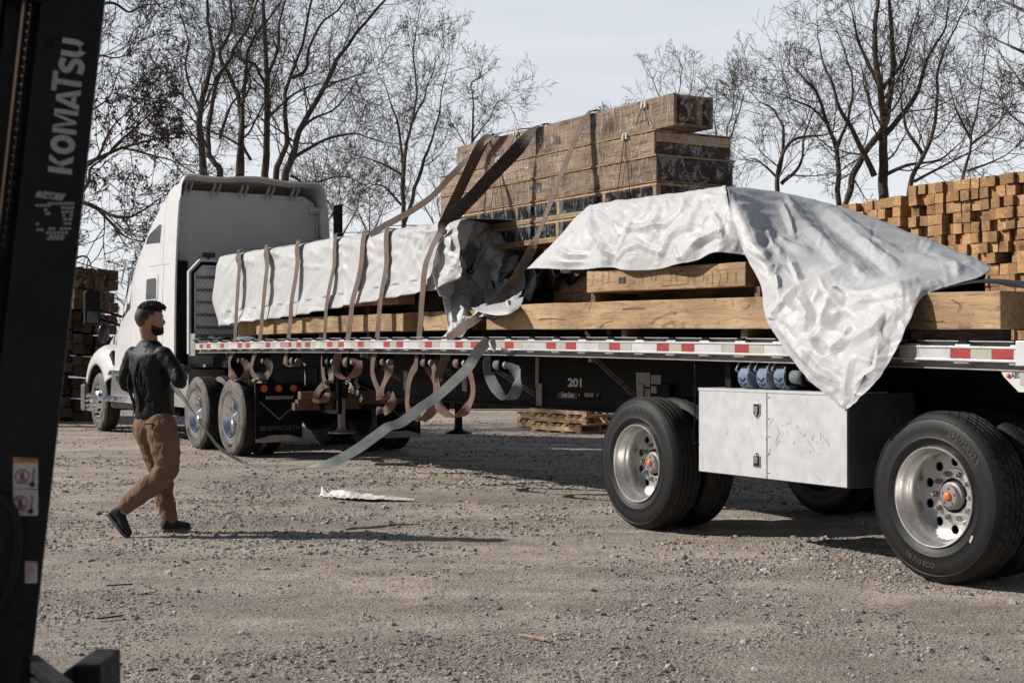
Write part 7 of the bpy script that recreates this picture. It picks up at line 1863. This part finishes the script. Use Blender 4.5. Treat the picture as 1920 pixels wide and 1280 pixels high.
mb = MB(); mb.cyl((-.235, .07, zl), (-.235, .07, .55), .038, n=28); mb.cyl((-.235, .07, .55), (-.235, .07, zh), .025, n=24, mi=1); mb.build('lift_cylinder', [M['mastblack'], M['alu_dirty']], mast, sharp=40)
mb = MB()
z = zl
while z < .75:
    mb.box((-.148, .030, z), (-.139, .036, z+.014)); mb.box((-.156, .028, z+.008), (-.149, .038, z+.022)); z += .019
mb.build('lift_chain', M['black'], mast, bevel=.001)
mb = MB(); mb.tube(smooth_path([(-.17, -.012, -.36), (-.10, -.02, -.33), (-.055, -.022, -.40), (-.06, -.02, -.52), (-.09, -.015, -.62), (-.07, -.015, -.75), (-.06, -.01, -.9)], 40), .010, 12); mb.build('hydraulic_hose', M['mastblack'], mast)
def mpt(u, v, y=-.001):
    """point of the mast's front face seen at (u,v)"""
    inv = MM.inverted(); o = inv @ Vector((0, 0, H)); p = inv @ W(u, v, 3.0); d = p-o; t = (y-o.y)/d.y; return o+d*t
def mtext(txt, u, v, hpx, mt, nm, rot=90, bold=.0, squeeze=1, par=None, y=-.0008, stretch=1, shear=0, space=1.0):
    c = mpt(u, v, y); size = hpx*MD/F/.72; a = R(rot); mb = MB()
    def fn(p):
        x, z = p.x*squeeze, p.y*stretch
        return Vector((c.x+x*math.cos(a)-z*math.sin(a), y, c.z+x*math.sin(a)+z*math.cos(a)))
    add_text(mb, txt, fn, size=size, bold=bold, shear=shear, space=space); return mb.build(nm, M[mt], par or mast)
# heavy letters, read upwards; the T stands taller
mast_letters = MB()
def P2(poly, ox, sx_=1, sy=1): return [(ox+x*sx_, y*sy) for x, y in poly]
def stroke(x0, y0, x1, y1, w):
    d = Vector((x1-x0, y1-y0)); n_ = Vector((-d.y, d.x)).normalized()*w/2
    return [(x0+n_.x, y0+n_.y), (x1+n_.x, y1+n_.y), (x1-n_.x, y1-n_.y), (x0-n_.x, y0-n_.y)]
LP = []     # polygons in letter space: x along the word, y up, cap height 1
def ringpoly(cx_, cy_, rx, ry, t, a0=0, a1=360, n=28):
    o = [(cx_+rx*math.cos(R(a0+(a1-a0)*k/n)), cy_+ry*math.sin(R(a0+(a1-a0)*k/n))) for k in range(n+1)]
    i_ = [(cx_+(rx-t)*math.cos(R(a0+(a1-a0)*k/n)), cy_+(ry-t)*math.sin(R(a0+(a1-a0)*k/n))) for k in range(n+1)]
    return [[o[k], o[k+1], i_[k+1], i_[k]] for k in range(n)]
x = 0
LP.append([(x, 0), (x+.26, 0), (x+.26, 1), (x, 1)]); LP.append([(x+.262, .38), (x+.56, 1), (x+.86, 1), (x+.46, .50), (x+.262, .68)][:4]); LP.append([(x+.30, .50), (x+.58, 0), (x+.88, 0), (x+.50, .62)]); x += .92
LP += ringpoly(x+.46, .5, .46, .52, .27); x += .99
LP.append([(x, 0), (x+.24, 0), (x+.24, 1), (x, 1)]); LP.append([(x+.242, 1), (x+.36, 1), (x+.56, .40), (x+.50, .05)]); LP.append([(x+.80, 1), (x+.918, 1), (x+.66, .05), (x+.60, .40)]); LP.append([(x+.505, .05), (x+.655, .05), (x+.60, .38), (x+.56, .38)]); LP.append([(x+.92, 0), (x+1.14, 0), (x+1.14, 1), (x+.92, 1)]); x += 1.16
LP.append([(x, 0), (x+.28, 0), (x+.52, .78), (x+.38, 1)]); LP.append([(x+.382, 1), (x+.66, 1), (x+1.02, 0), (x+.74, 0), (x+.522, .78)][:5]); LP.append([(x+.30, .16), (x+.68, .16), (x+.62, .36), (x+.36, .36)]); x += .92
LP.append([(x-.10, 1.02), (x+.86, 1.02), (x+.86, 1.24), (x-.10, 1.24)]); LP.append([(x+.24, 0), (x+.50, 0), (x+.50, 1.018), (x+.24, 1.018)]); x += .80
sc_ = [(x+.72, .86), (x+.40, .93), (x+.16, .80), (x+.18, .62), (x+.42, .52), (x+.62, .40), (x+.62, .20), (x+.38, .08), (x+.06, .15)]
sp_ = smooth_path([Vector((a, b_, 0)) for a, b_ in sc_], 28)
for k in range(28):
    a, b_ = sp_[k], sp_[k+1]; t_ = (sp_[min(k+1, 28)]-sp_[max(k-1, 0)]).normalized(); t2 = (sp_[min(k+2, 28)]-sp_[k]).normalized(); w_ = .13
    LP.append([(a.x-t_.y*w_, a.y+t_.x*w_), (b_.x-t2.y*w_, b_.y+t2.x*w_), (b_.x+t2.y*w_, b_.y-t2.x*w_), (a.x+t_.y*w_, a.y-t_.x*w_)])
x += .82
LP.append([(x, .45), (x+.27, .45), (x+.27, 1), (x, 1)]); LP += ringpoly(x+.43, .45, .43, .47, .26, 180, 360, 18); LP.append([(x+.60, .45), (x+.86, .45), (x+.86, 1), (x+.60, 1)]); x += .86
word = x
pk, pu = mpt(121, 325), mpt(132, 72); Lw = (pu-pk).length; cap = 43*MD/F
c0 = mpt(130, 327); ax_u = Vector((0, 0, 1))
for poly in LP:
    mast_letters.add([Vector((c0.x+.004-p[1]*cap, -.0012, c0.z+p[0]*Lw/word)) for p in poly], [tuple(range(len(poly)))])
M['logo'] = paint('worn_white_mast_lettering', (.33, .33, .32), .6, var=.1, scale=30, dirt=(.12, .12, .12), dirt_amt=.35)
mast_letters.build('mast_lettering', M['logo'], mast)
# dealer sticker: word, house mark and rows of print
M['decal'] = paint('worn_dealer_decal', (.24, .24, .235), .6, var=.2, scale=40)
mtext('MAW', 100, 368, 9, 'decal', 'dealer_lettering', rot=0, bold=.003, squeeze=1.1)
mb = MB(); c = mpt(74, 366); mb.add([(c.x-.008, -.0012, c.z-.005), (c.x+.006, -.0012, c.z-.005), (c.x+.006, -.0012, c.z+.004), (c.x-.001, -.0012, c.z+.010), (c.x-.008, -.0012, c.z+.004)], [(0, 1, 2, 3, 4)])
rowsd = [(374, 66, 141), (382, 66, 96), (382, 114, 140), (390, 82, 98), (390, 114, 138), (397, 84, 96), (397, 116, 137), (404, 118, 136), (412, 119, 135), (419, 67, 74), (422, 90, 134), (429, 68, 82), (430, 86, 128), (437, 92, 122), (442, 88, 120)]
for (v, u0, u1) in rowsd:
    a, b_ = mpt(u0, v+(u1-66)*.10), mpt(u1, v+(u1-66)*.10); h_ = .0028; n_ = max(1, int((u1-u0)/7))
    for k in range(n_):
        p, q = a.lerp(b_, k/n_), a.lerp(b_, (k+.82)/n_)
        if random.random() < .9: mb.add([(p.x, -.0012, p.z-h_), (q.x, -.0012, q.z-h_), (q.x, -.0012, q.z+h_), (p.x, -.0012, p.z+h_)], [(0, 1, 2, 3)])
mb.build('dealer_decal', M['decal'], mast)
# pictogram warning stickers
def quad_sticker(u0, v0, u1, v1, mt, nm, par=None, y=-.001, th=.0006):
    a, b_ = mpt(u0, v0, y), mpt(u1, v1, y); s = mpt(u0, v1, y)
    mb = MB(); mb.add([(a.x, y, a.z), (a.x+(b_.x-s.x), y, a.z), (b_.x, y, b_.z), (s.x, y, s.z)], [(0, 3, 2, 1)]); return mb.build(nm, M[mt], par or mast)
st = quad_sticker(25, 856, 72, 966, 'stickerwhite', 'warning_sticker'); quad_sticker(25, 856, 72, 868, 'stickerorange', 'sticker_header', st, y=-.0016)
quad_sticker(24, 914, 71, 915.5, 'ink', 'sticker_divider', st, y=-.0016)
mtext('WARNING', 51, 862, 4.6, 'ink', 'sticker_header_print', rot=0, par=st, y=-.0022, squeeze=.9)
for (u, v) in ((42, 892), (39, 942)):
    c = mpt(u, v, -.0018); 
    mb = MB(); k = 24; R1, R2 = .0150, .0122
    for i in range(k):
        a0, a1 = 2*math.pi*i/k, 2*math.pi*(i+1)/k; mb.add([(c.x+R1*math.cos(a0), -.0018, c.z+R1*math.sin(a0)), (c.x+R1*math.cos(a1), -.0018, c.z+R1*math.sin(a1)), (c.x+R2*math.cos(a1), -.0018, c.z+R2*math.sin(a1)), (c.x+R2*math.cos(a0), -.0018, c.z+R2*math.sin(a0))], [(0, 1, 2, 3)])
    mb.bar((c.x-.010, -.0024, c.z+.009), (c.x+.010, -.0024, c.z-.009), .0026, .0004, up=(0, 1, 0)); mb.build('prohibition_ring', M['inkred'], st)
    mb = MB(); mb.cyl((c.x, -.0019, c.z+.0075), (c.x, -.0021, c.z+.0075), .0028, n=12); mb.box((c.x-.0035, -.0021, c.z-.004), (c.x+.0035, -.0019, c.z+.004)); mb.box((c.x-.0035, -.0021, c.z-.011), (c.x-.0008, -.0019, c.z-.0045)); mb.box((c.x+.0012, -.0021, c.z-.010), (c.x+.0045, -.0019, c.z-.0045)); mb.box((c.x+.020, -.0021, c.z-.020), (c.x+.0215, -.0019, c.z+.020)); mb.box((c.x+.0235, -.0021, c.z-.020), (c.x+.0245, -.0019, c.z+.016)); mb.box((c.x-.012, -.0021, c.z-.0155), (c.x+.02, -.0019, c.z-.0142))
    mb.cyl((c.x+.022, -.0019, c.z-.016), (c.x+.022, -.0023, c.z-.016), .0055, n=14); mb.build('pictogram', M['ink'], st)
st = quad_sticker(48, 1050, 71, 1092, 'stickerwhite', 'small_sticker'); quad_sticker(48, 1050, 71, 1056, 'stickerorange', 'sticker_header', st, y=-.0016)
mb = MB()
for k, v in enumerate((1061, 1065, 1069, 1073)):
    a, b_ = mpt(51, v, -.0016), mpt(66-3*(k % 2), v, -.0016); mb.box((a.x, -.0018, a.z-.0006), (b_.x, -.0016, a.z+.0006))
mb.build('sticker_print', M['ink'], st)
c = mpt(52, 1083, -.0018); mb = MB()
for i in range(18):
    a0, a1 = 2*math.pi*i/18, 2*math.pi*(i+1)/18; mb.add([(c.x+r_*math.cos(a), -.0018, c.z+r_*math.sin(a)) for a, r_ in ((a0, .006), (a1, .006), (a1, .0046), (a0, .0046))], [(0, 1, 2, 3)])
mb.build('prohibition_ring', M['inkred'], st)
for (x, z) in ((-.10, .62), (-.03, .62), (-.10, -.60), (-.03, -.60)):
    mb = MB(); mb.cyl((x, 0, z), (x, -.006, z), .008, n=6); mb.build('bolt', M['black'], mast, bevel=.001)
# fork carriage at the foot of the mast
carr = empty('fork_carriage', W(130, 1275, 2.75), label='stepped black steel fork carriage block at the foot of the forklift mast', cat='fork carriage')
cb = W(130, 1275, 2.75)
def cbx(pts0, pts1, nm, mt='mastblack', bevel=.004):
    mb = MB(); mb.box(tuple(Vector(pts0)-cb), tuple(Vector(pts1)-cb)); return mb.build(nm, M[mt], carr, bevel=bevel)
a = W(141, 1243, 2.72); b_ = W(190, 1243, 2.72)
cbx((a.x, 2.72, .25), (b_.x, 2.86, a.z), 'carriage_hook')
a2 = W(131, 1250, 2.70); cbx((a2.x, 2.66, .25), (a.x-.0005, 2.84, a2.z), 'carriage_step'); a3 = W(118, 1262, 2.66); cbx((a3.x, 2.64, .25), (a2.x-.0005, 2.80, a3.z), 'carriage_step')
mb = MB(); p, q = W(58, 1236, 2.95)-cb, W(124, 1290, 2.55)-cb; mb.bar(p, q, .030, .022); mb.build('carriage_edge', M['mastblack'], carr, bevel=.003)
mb = MB(); mb.bar(p+Vector((0, 0, -.06)), q+Vector((0, 0, -.06)), .03, .08); mb.build('carriage_plate', M['mastblack'], carr, bevel=.003)
